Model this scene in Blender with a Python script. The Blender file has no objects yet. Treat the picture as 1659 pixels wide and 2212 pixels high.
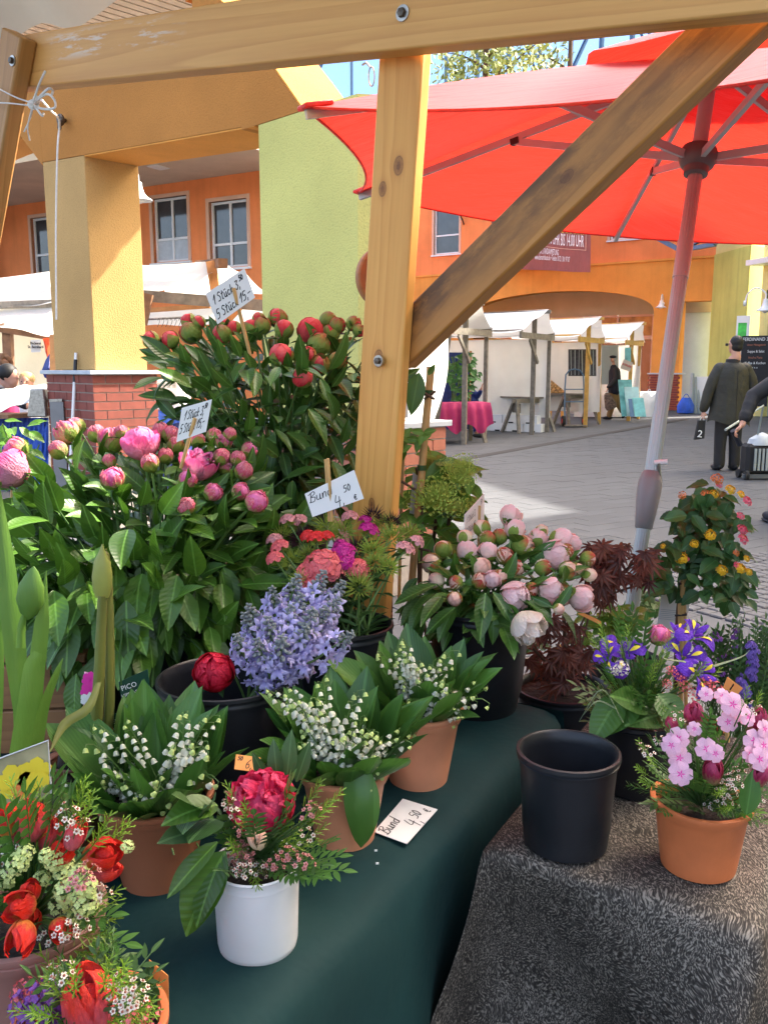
import bpy, math, random
from mathutils import Vector, Matrix, Euler
from math import sin, cos, pi, radians as R, sqrt
rnd = random.Random(7)
sc = bpy.context.scene
COL = sc.collection
# ------------------------------------------------------------------ camera, sky, sun, exposure
CAM = Vector((0, 0, 1.42)); PITCH = R(9.43); F = 1878.0
cam = bpy.data.cameras.new('camera'); camo = bpy.data.objects.new('camera', cam); COL.objects.link(camo)
camo.location = CAM; camo.rotation_euler = (pi / 2 - PITCH, 0, 0)
cam.sensor_fit = 'HORIZONTAL'; cam.sensor_width = 36; cam.lens = 36 * F / 1659; cam.clip_start = .02; cam.clip_end = 500
sc.camera = camo
SUN_AZ = Vector((1.0, 0.42)).normalized(); SUN_EL = R(46)
world = bpy.data.worlds.new('World'); sc.world = world; world.use_nodes = True
wn = world.node_tree.nodes; wl = world.node_tree.links
sky = wn.new('ShaderNodeTexSky'); sky.sky_type = 'NISHITA'; sky.sun_disc = False
sky.sun_elevation = SUN_EL; sky.sun_rotation = math.atan2(SUN_AZ.x, SUN_AZ.y)
sky.dust_density = 6.0; sky.ozone_density = 0.2; sky.air_density = .8
tint = wn.new('ShaderNodeMix'); tint.data_type = 'RGBA'; tint.blend_type = 'MULTIPLY'; tint.inputs[0].default_value = 1; tint.inputs[7].default_value = (1, .965, .92, 1)
wl.new(sky.outputs[0], tint.inputs[6]); wl.new(tint.outputs[2], wn['Background'].inputs[0]); wn['Background'].inputs[1].default_value = 0.15
sd = bpy.data.lights.new('sun', 'SUN'); sd.energy = 2.5; sd.angle = R(.6); sd.color = (1, .93, .82)
so = bpy.data.objects.new('sun', sd); COL.objects.link(so)
so.rotation_euler = Vector((-SUN_AZ.x * cos(SUN_EL), -SUN_AZ.y * cos(SUN_EL), -sin(SUN_EL))).to_track_quat('-Z', 'Y').to_euler()
sc.view_settings.view_transform = 'Standard'; sc.view_settings.look = 'None'; sc.view_settings.gamma = 1
sc.view_settings.use_curve_mapping = False; sc.view_settings.exposure = 2.72
sc.render.engine = 'CYCLES'
sc.cycles.max_bounces = 7; sc.cycles.transparent_max_bounces = 8; sc.cycles.diffuse_bounces = 4
# ------------------------------------------------------------------ sight lines -> points in the place
def ray(x, y):
    a = (x - 829.5) / F; b = (1106 - y) / F
    return Vector((a, cos(PITCH) + b * sin(PITCH), -sin(PITCH) + b * cos(PITCH)))
def atY(x, y, Y): d = ray(x, y); return CAM + d * (Y / d.y)
def atZ(x, y, z): d = ray(x, y); return CAM + d * ((z - CAM.z) / d.z)
def atA(x, y, a): return CAM + ray(x, y) * a
def onplane(x, y, p, n): d = ray(x, y); return CAM + d * ((Vector(p) - CAM).dot(n) / d.dot(n))
# ------------------------------------------------------------------ materials
MATS = {}
def nodes(m): return m.node_tree.nodes, m.node_tree.links
def newmat(name):
    m = bpy.data.materials.new(name); m.use_nodes = True; MATS[name] = m
    return m
def tex_noise(n, l, scale, detail=4, coord='Object', mapscale=None, rough=.55):
    tc = n.new('ShaderNodeTexCoord'); t = n.new('ShaderNodeTexNoise')
    t.inputs['Scale'].default_value = scale; t.inputs['Detail'].default_value = detail; t.inputs['Roughness'].default_value = rough
    src = tc.outputs[coord]
    if mapscale:
        mp = n.new('ShaderNodeMapping'); mp.inputs['Scale'].default_value = mapscale; l.new(src, mp.inputs[0]); src = mp.outputs[0]
    l.new(src, t.inputs['Vector']); return t
def ramp(n, l, src, stops):
    r = n.new('ShaderNodeValToRGB'); e = r.color_ramp.elements
    while len(e) < len(stops): e.new(.5)
    for k, (p, c) in enumerate(stops):
        e[k].position = p; e[k].color = (*c, 1) if len(c) == 3 else c
    l.new(src, r.inputs[0]); return r
def math_(n, l, op, a, b=None, c=None):
    q = n.new('ShaderNodeMath'); q.operation = op
    for i, v in enumerate((a, b, c)):
        if v is None: continue
        if isinstance(v, (int, float)): q.inputs[i].default_value = v
        else: l.new(v, q.inputs[i])
    return q.outputs[0]
def mixc(n, l, fac, a, b, blend='MIX'):
    q = n.new('ShaderNodeMix'); q.data_type = 'RGBA'; q.blend_type = blend
    for i, v in ((0, fac), (6, a), (7, b)):
        if isinstance(v, (int, float)): q.inputs[i].default_value = v
        elif isinstance(v, tuple): q.inputs[i].default_value = (*v, 1)
        else: l.new(v, q.inputs[i])
    return q.outputs[2]
def bump(n, l, h, bsdf, strength=.3, dist=.01):
    b = n.new('ShaderNodeBump'); b.inputs['Strength'].default_value = strength; b.inputs['Distance'].default_value = dist
    l.new(h, b.inputs['Height']); l.new(b.outputs[0], bsdf.inputs['Normal']); return b
def surf(name, col, rough=.6, var=.12, scale=6, bs=.0, bscale=60, bdist=.004, metal=0, spec=.5, coord='Object', rand=0, trans=0):
    m = newmat(name); n, l = nodes(m); b = n['Principled BSDF']
    t = tex_noise(n, l, scale, 5, coord)
    c = ramp(n, l, t.outputs[0], [(.3, tuple(v * (1 - var) for v in col)), (.7, tuple(min(1, v * (1 + var)) for v in col))]).outputs[0]
    if rand:
        oi = n.new('ShaderNodeObjectInfo')
        hs = n.new('ShaderNodeHueSaturation'); l.new(c, hs.inputs['Color'])
        l.new(math_(n, l, 'MULTIPLY_ADD', oi.outputs['Random'], 2 * rand, 1 - rand), hs.inputs['Value']); c = hs.outputs[0]
    l.new(c, b.inputs['Base Color'])
    b.inputs['Roughness'].default_value = rough; b.inputs['Metallic'].default_value = metal
    b.inputs['Specular IOR Level'].default_value = spec
    if bs:
        t2 = tex_noise(n, l, bscale, 4, coord); bump(n, l, t2.outputs[0], b, bs, bdist)
    if trans: translucent(m, c, trans)
    return m
def translucent(m, col, amount):
    n, l = nodes(m); b = n['Principled BSDF']; out = n['Material Output']
    tr = n.new('ShaderNodeBsdfTranslucent'); mx = n.new('ShaderNodeMixShader'); mx.inputs[0].default_value = amount
    if isinstance(col, tuple): tr.inputs[0].default_value = (*col, 1)
    else: l.new(col, tr.inputs[0])
    l.new(b.outputs[0], mx.inputs[1]); l.new(tr.outputs[0], mx.inputs[2]); l.new(mx.outputs[0], out.inputs[0])
def leafmat(name, dark, light, rough=.42, tr=.22, rib=.5, veins=0):
    m = newmat(name); n, l = nodes(m); b = n['Principled BSDF']
    oi = n.new('ShaderNodeObjectInfo'); t = tex_noise(n, l, 3.5, 4)
    fac = math_(n, l, 'ADD', math_(n, l, 'MULTIPLY', oi.outputs['Random'], .75), math_(n, l, 'MULTIPLY', t.outputs[0], .35))
    c = ramp(n, l, fac, [(.1, dark), (.95, light)]).outputs[0]
    tc = n.new('ShaderNodeTexCoord'); sp = n.new('ShaderNodeSeparateXYZ'); l.new(tc.outputs['Object'], sp.inputs[0])
    ax = math_(n, l, 'ABSOLUTE', sp.outputs[0])
    mid = math_(n, l, 'LESS_THAN', ax, .014)
    c = mixc(n, l, math_(n, l, 'MULTIPLY', mid, rib), c, tuple(min(1, v * 1.7 + .04) for v in light))
    if veins:   # pinnate side veins
        w = math_(n, l, 'SINE', math_(n, l, 'MULTIPLY', math_(n, l, 'SUBTRACT', sp.outputs[1], math_(n, l, 'MULTIPLY', ax, .9)), veins))
        v = math_(n, l, 'GREATER_THAN', w, .93)
        c = mixc(n, l, math_(n, l, 'MULTIPLY', v, .08), c, tuple(v2 * .4 for v2 in dark))
        bump(n, l, w, b, .12, .002)
    else:       # parallel veins
        w = math_(n, l, 'SINE', math_(n, l, 'MULTIPLY', sp.outputs[0], 260)); bump(n, l, w, b, .18, .001)
    l.new(c, b.inputs['Base Color']); b.inputs['Roughness'].default_value = rough
    translucent(m, mixc(n, l, .5, c, light), tr)
    return m
def petalmat(name, base, mid, edge, lo=-.4, hi=.9, rough=.55, tr=.3, streak=0., scale=4, rand=.1, spec=.25):
    """colour runs from the base of the petal (lower local z) to its edge"""
    m = newmat(name); n, l = nodes(m); b = n['Principled BSDF']
    tc = n.new('ShaderNodeTexCoord'); sp = n.new('ShaderNodeSeparateXYZ'); l.new(tc.outputs['Object'], sp.inputs[0])
    t = tex_noise(n, l, scale, 3, mapscale=(1, 1, .35))
    f = math_(n, l, 'DIVIDE', math_(n, l, 'SUBTRACT', sp.outputs[2], lo), hi - lo)
    f = math_(n, l, 'ADD', f, math_(n, l, 'MULTIPLY', math_(n, l, 'SUBTRACT', t.outputs[0], .5), .5 + streak))
    c = ramp(n, l, f, [(.0, base), (.5, mid), (.95, edge)]).outputs[0]
    oi = n.new('ShaderNodeObjectInfo'); hs = n.new('ShaderNodeHueSaturation'); l.new(c, hs.inputs['Color'])
    l.new(math_(n, l, 'MULTIPLY_ADD', oi.outputs['Random'], 2 * rand, 1 - rand), hs.inputs['Value']); c = hs.outputs[0]
    l.new(c, b.inputs['Base Color']); b.inputs['Roughness'].default_value = rough; b.inputs['Specular IOR Level'].default_value = spec
    t2 = tex_noise(n, l, 9, 2, mapscale=(1, 1, .2)); bump(n, l, t2.outputs[0], b, .3, .05)
    translucent(m, c, tr); return m
def woodmat(name, dark, light, knots=(), stain=None, axis=0, rough=.55, ring=16, paint=None, along=.9):
    """board in local coordinates: x runs along the grain, y over the wide face"""
    m = newmat(name); n, l = nodes(m); b = n['Principled BSDF']
    tc = n.new('ShaderNodeTexCoord'); sp = n.new('ShaderNodeSeparateXYZ'); l.new(tc.outputs['Object'], sp.inputs[0])
    x, y, z = sp.outputs
    off = math_(n, l, 'MULTIPLY', 0.0, x); core = None; halo = None
    for (kx, ky, kr) in knots:
        dx = math_(n, l, 'DIVIDE', math_(n, l, 'SUBTRACT', x, kx), kr * 1.6); dy = math_(n, l, 'DIVIDE', math_(n, l, 'SUBTRACT', y, ky), kr)
        d2 = math_(n, l, 'ADD', math_(n, l, 'MULTIPLY', dx, dx), math_(n, l, 'MULTIPLY', dy, dy))
        g = math_(n, l, 'POWER', 2.718, math_(n, l, 'MULTIPLY', d2, -.28))
        off = math_(n, l, 'ADD', off, math_(n, l, 'MULTIPLY', g, math_(n, l, 'MULTIPLY', dy, -kr * .9)))
        k = math_(n, l, 'POWER', 2.718, math_(n, l, 'MULTIPLY', math_(n, l, 'POWER', d2, 2.0), -1.1))
        core = k if core is None else math_(n, l, 'MAXIMUM', core, k)
        hk = math_(n, l, 'POWER', 2.718, math_(n, l, 'MULTIPLY', d2, -.55))
        halo = hk if halo is None else math_(n, l, 'MAXIMUM', halo, hk)
    yy = math_(n, l, 'ADD', y, off)
    cx = n.new('ShaderNodeCombineXYZ'); l.new(math_(n, l, 'MULTIPLY', x, along), cx.inputs[0]); l.new(math_(n, l, 'MULTIPLY', yy, ring), cx.inputs[1]); l.new(math_(n, l, 'MULTIPLY', z, ring), cx.inputs[2])
    t = n.new('ShaderNodeTexNoise'); t.inputs['Scale'].default_value = 1.0; t.inputs['Detail'].default_value = 1; l.new(cx.outputs[0], t.inputs['Vector'])
    w = math_(n, l, 'FRACT', math_(n, l, 'MULTIPLY', t.outputs[0], 9.0))
    gr = ramp(n, l, w, [(0, (0, 0, 0)), (.65, (.55, .55, .55)), (.92, (1, 1, 1)), (1, (0, 0, 0))]).outputs[0]
    t3 = tex_noise(n, l, 1, 6, mapscale=(6, 160, 160)); t4 = tex_noise(n, l, 2.3, 4)
    f = math_(n, l, 'ADD', math_(n, l, 'MULTIPLY', gr, .30), math_(n, l, 'MULTIPLY', t3.outputs[0], .38))
    f = math_(n, l, 'ADD', f, math_(n, l, 'MULTIPLY', math_(n, l, 'SUBTRACT', t4.outputs[0], .5), .35))
    c = ramp(n, l, f, [(.1, light), (.75, dark)]).outputs[0]
    if core is not None:
        c = mixc(n, l, math_(n, l, 'MULTIPLY', halo, .55), c, tuple(v * .75 for v in (dark[0] * .9, dark[1] * .62, dark[2] * .4)))
        kr_ = ramp(n, l, core, [(.10, (0, 0, 0)), (.32, (1, 1, 1)), (.5, (.55, .55, .55)), (.93, (.7, .7, .7)), (.99, (1, 1, 1))]).outputs[0]
        kn_ = tex_noise(n, l, 240, 3)
        c = mixc(n, l, math_(n, l, 'MULTIPLY', kr_, math_(n, l, 'MULTIPLY_ADD', kn_.outputs[0], .8, .35)), c, (.13, .042, .012))
    if stain:   # weathering: dark mildew along given stretch
        ts = tex_noise(n, l, 1, 6, mapscale=(14, 40, 40), rough=.75); tb = tex_noise(n, l, 1, 3, mapscale=(2.5, 9, 9))
        s = math_(n, l, 'MULTIPLY', ramp(n, l, ts.outputs[0], [(.36, (0, 0, 0)), (.54, (1, 1, 1))]).outputs[0], ramp(n, l, tb.outputs[0], [(.32, (0, 0, 0)), (.50, (1, 1, 1))]).outputs[0])
        env = ramp(n, l, math_(n, l, 'MULTIPLY_ADD', x, stain[0], stain[1]), [(.0, (1, 1, 1)), (.35, (1, 1, 1)), (.7, (.75, .75, .75)), (1, (.3, .3, .3))]).outputs[0]
        ye = ramp(n, l, math_(n, l, 'MULTIPLY_ADD', y, 11, .5), [(.12, (.0, .0, .0)), (.55, (1, 1, 1))]).outputs[0]
        s = math_(n, l, 'MULTIPLY', math_(n, l, 'MULTIPLY', s, env), ye)
        c = mixc(n, l, math_(n, l, 'MULTIPLY', ye, math_(n, l, 'MULTIPLY', env, .42)), c, (.19, .08, .022))
        c = mixc(n, l, math_(n, l, 'MULTIPLY', s, .8), c, (.05, .024, .012))
    if paint:
        tp = tex_noise(n, l, 1, 5, mapscale=(9, 60, 60), rough=.65)
        px = ramp(n, l, math_(n, l, 'MULTIPLY_ADD', x, paint[0], paint[1]), [(0, (0, 0, 0)), (.12, (1, 1, 1)), (.8, (1, 1, 1)), (1, (0, 0, 0))]).outputs[0]
        py = ramp(n, l, math_(n, l, 'MULTIPLY_ADD', y, paint[2], paint[3]), [(0, (0, 0, 0)), (.3, (1, 1, 1)), (.7, (1, 1, 1)), (1, (0, 0, 0))]).outputs[0]
        s = math_(n, l, 'MULTIPLY', math_(n, l, 'MULTIPLY', px, py), ramp(n, l, tp.outputs[0], [(.52, (0, 0, 0)), (.6, (1, 1, 1))]).outputs[0])
        c = mixc(n, l, math_(n, l, 'MULTIPLY', s, .75), c, (.75, .68, .6))
    l.new(c, b.inputs['Base Color']); b.inputs['Roughness'].default_value = rough
    bump(n, l, math_(n, l, 'MULTIPLY_ADD', gr, .5, t3.outputs[0]), b, .25, .002)
    return m
def stucco(name, col, streak=0):
    m = newmat(name); n, l = nodes(m); b = n['Principled BSDF']
    t = tex_noise(n, l, 1.3, 6); g = tex_noise(n, l, 90, 3)
    c = ramp(n, l, t.outputs[0], [(.3, tuple(v * .88 for v in col)), (.7, tuple(min(1, v * 1.08) for v in col))]).outputs[0]
    c = mixc(n, l, math_(n, l, 'MULTIPLY', ramp(n, l, g.outputs[0], [(.3, (1, 1, 1)), (.5, (0, 0, 0))]).outputs[0], .35), c, tuple(v * .55 for v in col))
    if streak:
        ts = tex_noise(n, l, 1, 5, mapscale=(5, 5, .25)); c = mixc(n, l, math_(n, l, 'MULTIPLY', ramp(n, l, ts.outputs[0], [(.5, (0, 0, 0)), (.72, (1, 1, 1))]).outputs[0], streak), c, tuple(v * .45 for v in col))
    l.new(c, b.inputs['Base Color']); b.inputs['Roughness'].default_value = .92; b.inputs['Specular IOR Level'].default_value = .15
    bump(n, l, g.outputs[0], b, .9, .006); return m
# ------------------------------------------------------------------ mesh helpers
class MB:
    def __init__(s): s.v = []; s.f = []; s.m = []; s.cur = 0
    def quad(s, a, b, c, d): i = len(s.v); s.v += [tuple(a), tuple(b), tuple(c), tuple(d)]; s.f.append((i, i + 1, i + 2, i + 3)); s.m.append(s.cur); return s
    def poly(s, pts): i = len(s.v); s.v += [tuple(p) for p in pts]; s.f.append(tuple(range(i, i + len(pts)))); s.m.append(s.cur); return s
    def hexa(s, p):   # 8 points: bottom 4 then top 4, same turn
        i = len(s.v); s.v += [tuple(q) for q in p]
        for f in ((3, 2, 1, 0), (4, 5, 6, 7), (0, 1, 5, 4), (1, 2, 6, 5), (2, 3, 7, 6), (3, 0, 4, 7)): s.f.append(tuple(i + k for k in f)); s.m.append(s.cur)
        return s
    def box(s, lo, hi, M=None):
        p = [Vector((x, y, z)) for z in (lo[2], hi[2]) for (x, y) in ((lo[0], lo[1]), (hi[0], lo[1]), (hi[0], hi[1]), (lo[0], hi[1]))]
        if M is not None: p = [M @ q for q in p]
        return s.hexa(p)
    def cbox(s, c, size, M=None): return s.box([c[k] - size[k] / 2 for k in range(3)], [c[k] + size[k] / 2 for k in range(3)], M)
    def grid(s, rows, closed=False):
        i = len(s.v); nr = len(rows); nc = len(rows[0])
        for r in rows: s.v += [tuple(p) for p in r]
        for a in range(nr - 1):
            for b in range(nc if closed else nc - 1):
                c = (b + 1) % nc; s.f.append((i + a * nc + b, i + a * nc + c, i + (a + 1) * nc + c, i + (a + 1) * nc + b)); s.m.append(s.cur)
        return s
    def tube(s, pts, rads, n=8, cap=True, flat=1.0):
        pts = [Vector(p) for p in pts]
        if isinstance(rads, (int, float)): rads = [rads] * len(pts)
        rows = []; prev = None
        for k, p in enumerate(pts):
            d = (pts[min(k + 1, len(pts) - 1)] - pts[max(k - 1, 0)]).normalized()
            if prev is None:
                a = d.cross(Vector((0, 0, 1)) if abs(d.z) < .95 else Vector((1, 0, 0))).normalized()
            else: a = (prev - d * prev.dot(d)).normalized()
            prev = a; b = d.cross(a)
            rows.append([p + (a * cos(2 * pi * j / n) + b * sin(2 * pi * j / n) * flat) * rads[k] for j in range(n)])
        i = len(s.v); s.grid(rows, True)
        if cap:
            s.f.append(tuple(i + j for j in range(n))[::-1]); s.m.append(s.cur)
            e = i + (len(rows) - 1) * n; s.f.append(tuple(e + j for j in range(n))); s.m.append(s.cur)
        return s
    def lathe(s, prof, n=32, M=None, wob=None):
        rows = []
        for (r, z) in prof:
            row = [Vector((r * cos(2 * pi * j / n), r * sin(2 * pi * j / n), z)) for j in range(n)]
            if M is not None: row = [M @ p for p in row]
            rows.append(row)
        return s.grid(rows, True)
    def bar(s, a, b, w, t, up=(0, 0, 1), bev=0):
        """board from a to b, w wide across 'up x dir', t thick along up"""
        a = Vector(a); b = Vector(b); d = (b - a).normalized(); u = Vector(up); u = (u - d * u.dot(d)).normalized(); q = u.cross(d)
        M = Matrix((q, d, u)).transposed().to_4x4(); M.translation = a; L = (b - a).length
        return s.box((-w / 2, 0, -t / 2), (w / 2, L, t / 2), M)
    def ell(s, c, r, n=12, m=8, M=None):
        rows = [[Vector((r[0] * sin(pi * (i + .02) / m) * cos(2 * pi * j / n), r[1] * sin(pi * (i + .02) / m) * sin(2 * pi * j / n), -r[2] * cos(pi * i / m))) for j in range(n)] for i in range(m + 1)]
        rows = [[(M @ p if M is not None else p) + Vector(c) for p in row] for row in rows]
        return s.grid(rows, True)
    def add(s, mb, M):
        i = len(s.v); s.v += [tuple(M @ Vector(p)) for p in mb.v]; s.f += [tuple(i + k for k in f) for f in mb.f]; s.m += [s.cur if s.cur else q for q in mb.m]; return s
    def mesh(s, name, mats, smooth=True, sharp=35):
        me = bpy.data.meshes.new(name); me.from_pydata(s.v, [], s.f)
        for m in (mats if isinstance(mats, (list, tuple)) else [mats]): me.materials.append(m)
        if any(s.m): me.polygons.foreach_set('material_index', s.m)
        me.update()
        if smooth:
            me.polygons.foreach_set('use_smooth', [True] * len(me.polygons))
            if sharp < 180: me.set_sharp_from_angle(angle=R(sharp))
        return me
def link(name, me, parent=None, M=None):
    """a part's own matrix is its place in the world; a sub-part's is relative to its part"""
    o = bpy.data.objects.new(name, me); COL.objects.link(o)
    if parent is not None:
        o.parent = parent
        if parent.parent is None: o.matrix_parent_inverse = Matrix.Translation(-parent.location)
    if M is not None: o.matrix_basis = M
    return o
def part(name, mb, mat, parent=None, smooth=True, bev=0, sharp=35, M=None, seg=1):
    o = link(name, mb.mesh(name, mat, smooth, sharp), parent, M)
    if bev:
        b = o.modifiers.new('bevel', 'BEVEL'); b.width = bev; b.segments = seg; b.limit_method = 'ANGLE'; b.angle_limit = R(40)
    return o
def tag(o, label, cat, group=None, kind=None):
    if label: o['label'] = label
    if cat: o['category'] = cat
    if group: o['group'] = group
    if kind: o['kind'] = kind
    return o
def thing(name, label, cat, loc=(0, 0, 0), group=None):
    o = bpy.data.objects.new(name, None); o.empty_display_size = .05; COL.objects.link(o); o.location = loc
    return tag(o, label, cat, group)
def struct(name, mb, mat, smooth=False, bev=0): return tag(part(name, mb, mat, None, smooth, bev), None, None, kind='structure')
def frame(pos, d, up, s=1.0, sx=None):
    d = Vector(d).normalized(); u = Vector(up); u = (u - d * u.dot(d))
    if u.length < 1e-4: u = Vector((1, 0, .01)) - d * d.x
    u.normalize(); x = d.cross(u)
    M = Matrix((x * (sx or s), d * s, u * s)).transposed().to_4x4(); M.translation = Vector(pos); return M
def bez(a, b, c, t): return a * (1 - t) ** 2 + b * 2 * t * (1 - t) + c * t * t
def curve(a, b, c, n=8): return [bez(Vector(a), Vector(b), Vector(c), k / n) for k in range(n + 1)]
def crom(pts, n=6):
    P = [Vector(p) for p in pts]; P = [P[0] * 2 - P[1]] + P + [P[-1] * 2 - P[-2]]; out = []
    for i in range(1, len(P) - 2):
        for k in range(n):
            t = k / n; a, b, c, d = P[i - 1:i + 3]
            out.append(.5 * ((2 * b) + (c - a) * t + (2 * a - 5 * b + 4 * c - d) * t * t + (3 * b - a - 3 * c + d) * t ** 3))
    return out + [P[-2]]
NUM = 'first second third fourth fifth sixth seventh eighth ninth tenth eleventh twelfth thirteenth fourteenth fifteenth sixteenth seventeenth'.split()
def text_mb(s, size, mat, name='lettering', align='CENTER', shear=0, squash=1.0, ext=.0):
    cu = bpy.data.curves.new('t', 'FONT'); cu.body = s; cu.size = size; cu.align_x = align; cu.align_y = 'CENTER'; cu.resolution_u = 2; cu.shear = shear; cu.extrude = ext
    o = bpy.data.objects.new('t', cu); COL.objects.link(o); me = bpy.data.meshes.new_from_object(o)
    bpy.data.objects.remove(o); bpy.data.curves.remove(cu)
    me.name = name; me.materials.clear(); me.materials.append(mat)
    for v in me.vertices: v.co.x *= squash
    return me
def remesh(name, mb, mat, parent, voxel=.02, smooth=6, M=None):
    o = bpy.data.objects.new('t', mb.mesh('t', mat)); COL.objects.link(o)
    m = o.modifiers.new('r', 'REMESH'); m.mode = 'VOXEL'; m.voxel_size = voxel
    s = o.modifiers.new('s', 'SMOOTH'); s.iterations = smooth; s.factor = .5
    dg = bpy.context.evaluated_depsgraph_get(); me = bpy.data.meshes.new_from_object(o.evaluated_get(dg))
    bpy.data.objects.remove(o); me.materials.clear(); me.materials.append(mat); me.name = name
    me.polygons.foreach_set('use_smooth', [True] * len(me.polygons))
    return link(name, me, parent, M)
# ------------------------------------------------------------------ shared materials
M_ = MATS
surf('black_plastic', (.014, .015, .018), .38, .3, 8, .15, 40, spec=.4)
surf('terracotta', (.62, .17, .055), .5, .18, 9, .1, 90)
surf('terracotta_pink', (.66, .27, .14), .5, .15, 9, .1, 90)
surf('terracotta_dull', (.42, .15, .07), .55, .12, 6, .1, 90)
surf('terracotta_mauve', (.32, .155, .125), .55, .12, 6, .1, 90)
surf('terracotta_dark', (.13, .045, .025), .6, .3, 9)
surf('white_plastic', (.80, .80, .80), .32, .05, 9, .12, 30, .002)
surf('soil', (.02, .013, .009), .95, .5, 50, .8, 60, .01)
surf('paper', (.82, .82, .80), .7, .03, 3)
surf('ink', (.012, .012, .015), .5, .1, 3)
surf('orange_paper', (.85, .34, .09), .7, .05, 3, trans=.15)
surf('bamboo', (.55, .33, .12), .5, .25, 14, .1, 60, rand=.12)
surf('steel', (.42, .40, .36), .38, .3, 40, metal=1)
surf('bolt_dark', (.12, .10, .08), .45, .4, 60, metal=.9)
surf('brick', (.24, .062, .042), .85, .16, 14, .4, 140, .003, rand=.1)
surf('brick_pale', (.42, .155, .095), .85, .14, 14, .4, 140, .003, rand=.08)
surf('mortar', (.40, .36, .31), .95, .12, 20, .5, 100)
surf('capstone', (.46, .50, .53), .5, .1, 8)
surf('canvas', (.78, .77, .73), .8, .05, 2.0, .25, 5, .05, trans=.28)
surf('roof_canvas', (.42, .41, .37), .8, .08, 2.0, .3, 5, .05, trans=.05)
surf('canvas_dull', (.55, .54, .49), .8, .07, 2.0, .25, 5, .05, trans=.2)
surf('white_cloth', (.75, .76, .78), .85, .05, 2.5, .4, 4, .06)
surf('window_glass', (.035, .042, .05), .06, .4, 1.5, spec=.8)
surf('window_frame', (.74, .74, .74), .5, .04, 5)
surf('window_trim', (.66, .40, .28), .8, .05, 5)
stucco('ochre', (.56, .34, .13)); stucco('ochre_orange', (.50, .21, .05)); stucco('ochre_light', (.72, .45, .14))
stucco('lime', (.66, .62, .20)); stucco('yellow_plaster', (.74, .66, .26)); stucco('facade_lime', (.56, .58, .16), .28)
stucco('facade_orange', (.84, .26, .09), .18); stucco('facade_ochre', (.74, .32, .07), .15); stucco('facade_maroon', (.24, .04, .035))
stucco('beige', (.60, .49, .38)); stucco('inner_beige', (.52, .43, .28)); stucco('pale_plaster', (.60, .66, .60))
surf('grey_wood', (.20, .175, .14), .8, .3, 12, .3, 50, rand=.12); surf('brown_wood', (.22, .11, .055), .75, .3, 10, .3, 50)
surf('orange_wood', (.50, .23, .075), .65, .2, 8, .2, 50); surf('yellow_wood', (.55, .33, .07), .6, .2, 8)
surf('magenta_cloth', (.36, .02, .10), .85, .15, 5, .3, 9, .03)
surf('blue_cloth', (.015, .035, .20), .6, .4, 9, .5, 12, .03)
surf('bright_blue', (.02, .10, .55), .45, .3, 7, .6, 9, .04)
surf('dark_rubber', (.02, .02, .02), .8, .2, 9)
surf('skin', (.56, .29, .20), .55, .08, 12); surf('hair_black', (.006, .005, .004), .6, .3, 60, .5, 120); surf('hair_grey', (.42, .40, .38), .7, .2, 60)
surf('hair_blond', (.50, .32, .14), .7, .3, 40)
surf('olive_coat', (.024, .023, .015), .62, .18, 5, .35, 9, .05); surf('navy', (.012, .014, .025), .75, .2, 8, .2, 20)
surf('black_fabric', (.012, .012, .014), .7, .2, 8, .2, 20); surf('khaki', (.26, .165, .06), .8, .1, 9, .3, 12, .04)
surf('white_lamp', (.80, .80, .78), .3, .03, 4)
surf('red_vinyl', (.60, .02, .03), .6, .1, 3)
surf('picture_teal', (.18, .48, .44), .4, .5, 3.5); surf('picture_pale', (.42, .62, .58), .4, .3, 2.5); surf('picture_dark', (.06, .055, .065), .4, .6, 14)
surf('aluminium', (.36, .42, .42), .38, .08, 5, .08, 60, .001, metal=.45); surf('anodised', (.22, .22, .22), .5, .1, 6, metal=.15)
surf('grey_plastic', (.11, .12, .12), .5, .1, 6); surf('rib_metal', (.42, .46, .46), .5, .1, 6, metal=.1)
surf('asphalt_joint', (.10, .095, .09), .95, .2, 30); surf('drain', (.022, .020, .020), .8, .3, 20)
surf('bark', (.10, .06, .035), .85, .3, 30, .5, 60); surf('green_stem', (.12, .22, .05), .5, .25, 12, rand=.15); surf('dark_stem', (.055, .12, .03), .5, .3, 12)
surf('twine', (.72, .70, .66), .8, .1, 30); surf('steel_blue', (.10, .19, .30), .5, .1, 6)
# ------------------------------------------------------------------ ground
mg = newmat('ground'); n, l = nodes(mg); b = n['Principled BSDF']
tc = n.new('ShaderNodeTexCoord'); mp = n.new('ShaderNodeMapping'); mp.inputs['Rotation'].default_value = (0, 0, R(-33)); l.new(tc.outputs['Object'], mp.inputs[0])
bk = n.new('ShaderNodeTexBrick'); l.new(mp.outputs[0], bk.inputs[0]); bk.inputs['Scale'].default_value = 1
bk.inputs['Brick Width'].default_value = .4; bk.inputs['Row Height'].default_value = .2; bk.inputs['Mortar Size'].default_value = .006
bk.inputs['Color1'].default_value = (.072, .076, .084, 1); bk.inputs['Color2'].default_value = (.06, .064, .07, 1); bk.inputs['Mortar'].default_value = (.05, .05, .05, 1)
t = tex_noise(n, l, .5, 6); c = mixc(n, l, .35, bk.outputs[0], t.outputs[0], 'OVERLAY'); l.new(c, b.inputs['Base Color']); b.inputs['Roughness'].default_value = .85
surf('paver', (.066, .070, .077), .8, .14, 1.2, .4, 60, .003, coord='Object', rand=.1)
struct('ground', MB().quad((-120, -40, -.005), (120, -40, -.005), (120, 160, -.005), (-120, 160, -.005)), mg)
GA = R(33)
def g2w(u, v, z=0): return Vector((u * cos(GA) - v * sin(GA), u * sin(GA) + v * cos(GA), z))
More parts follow.
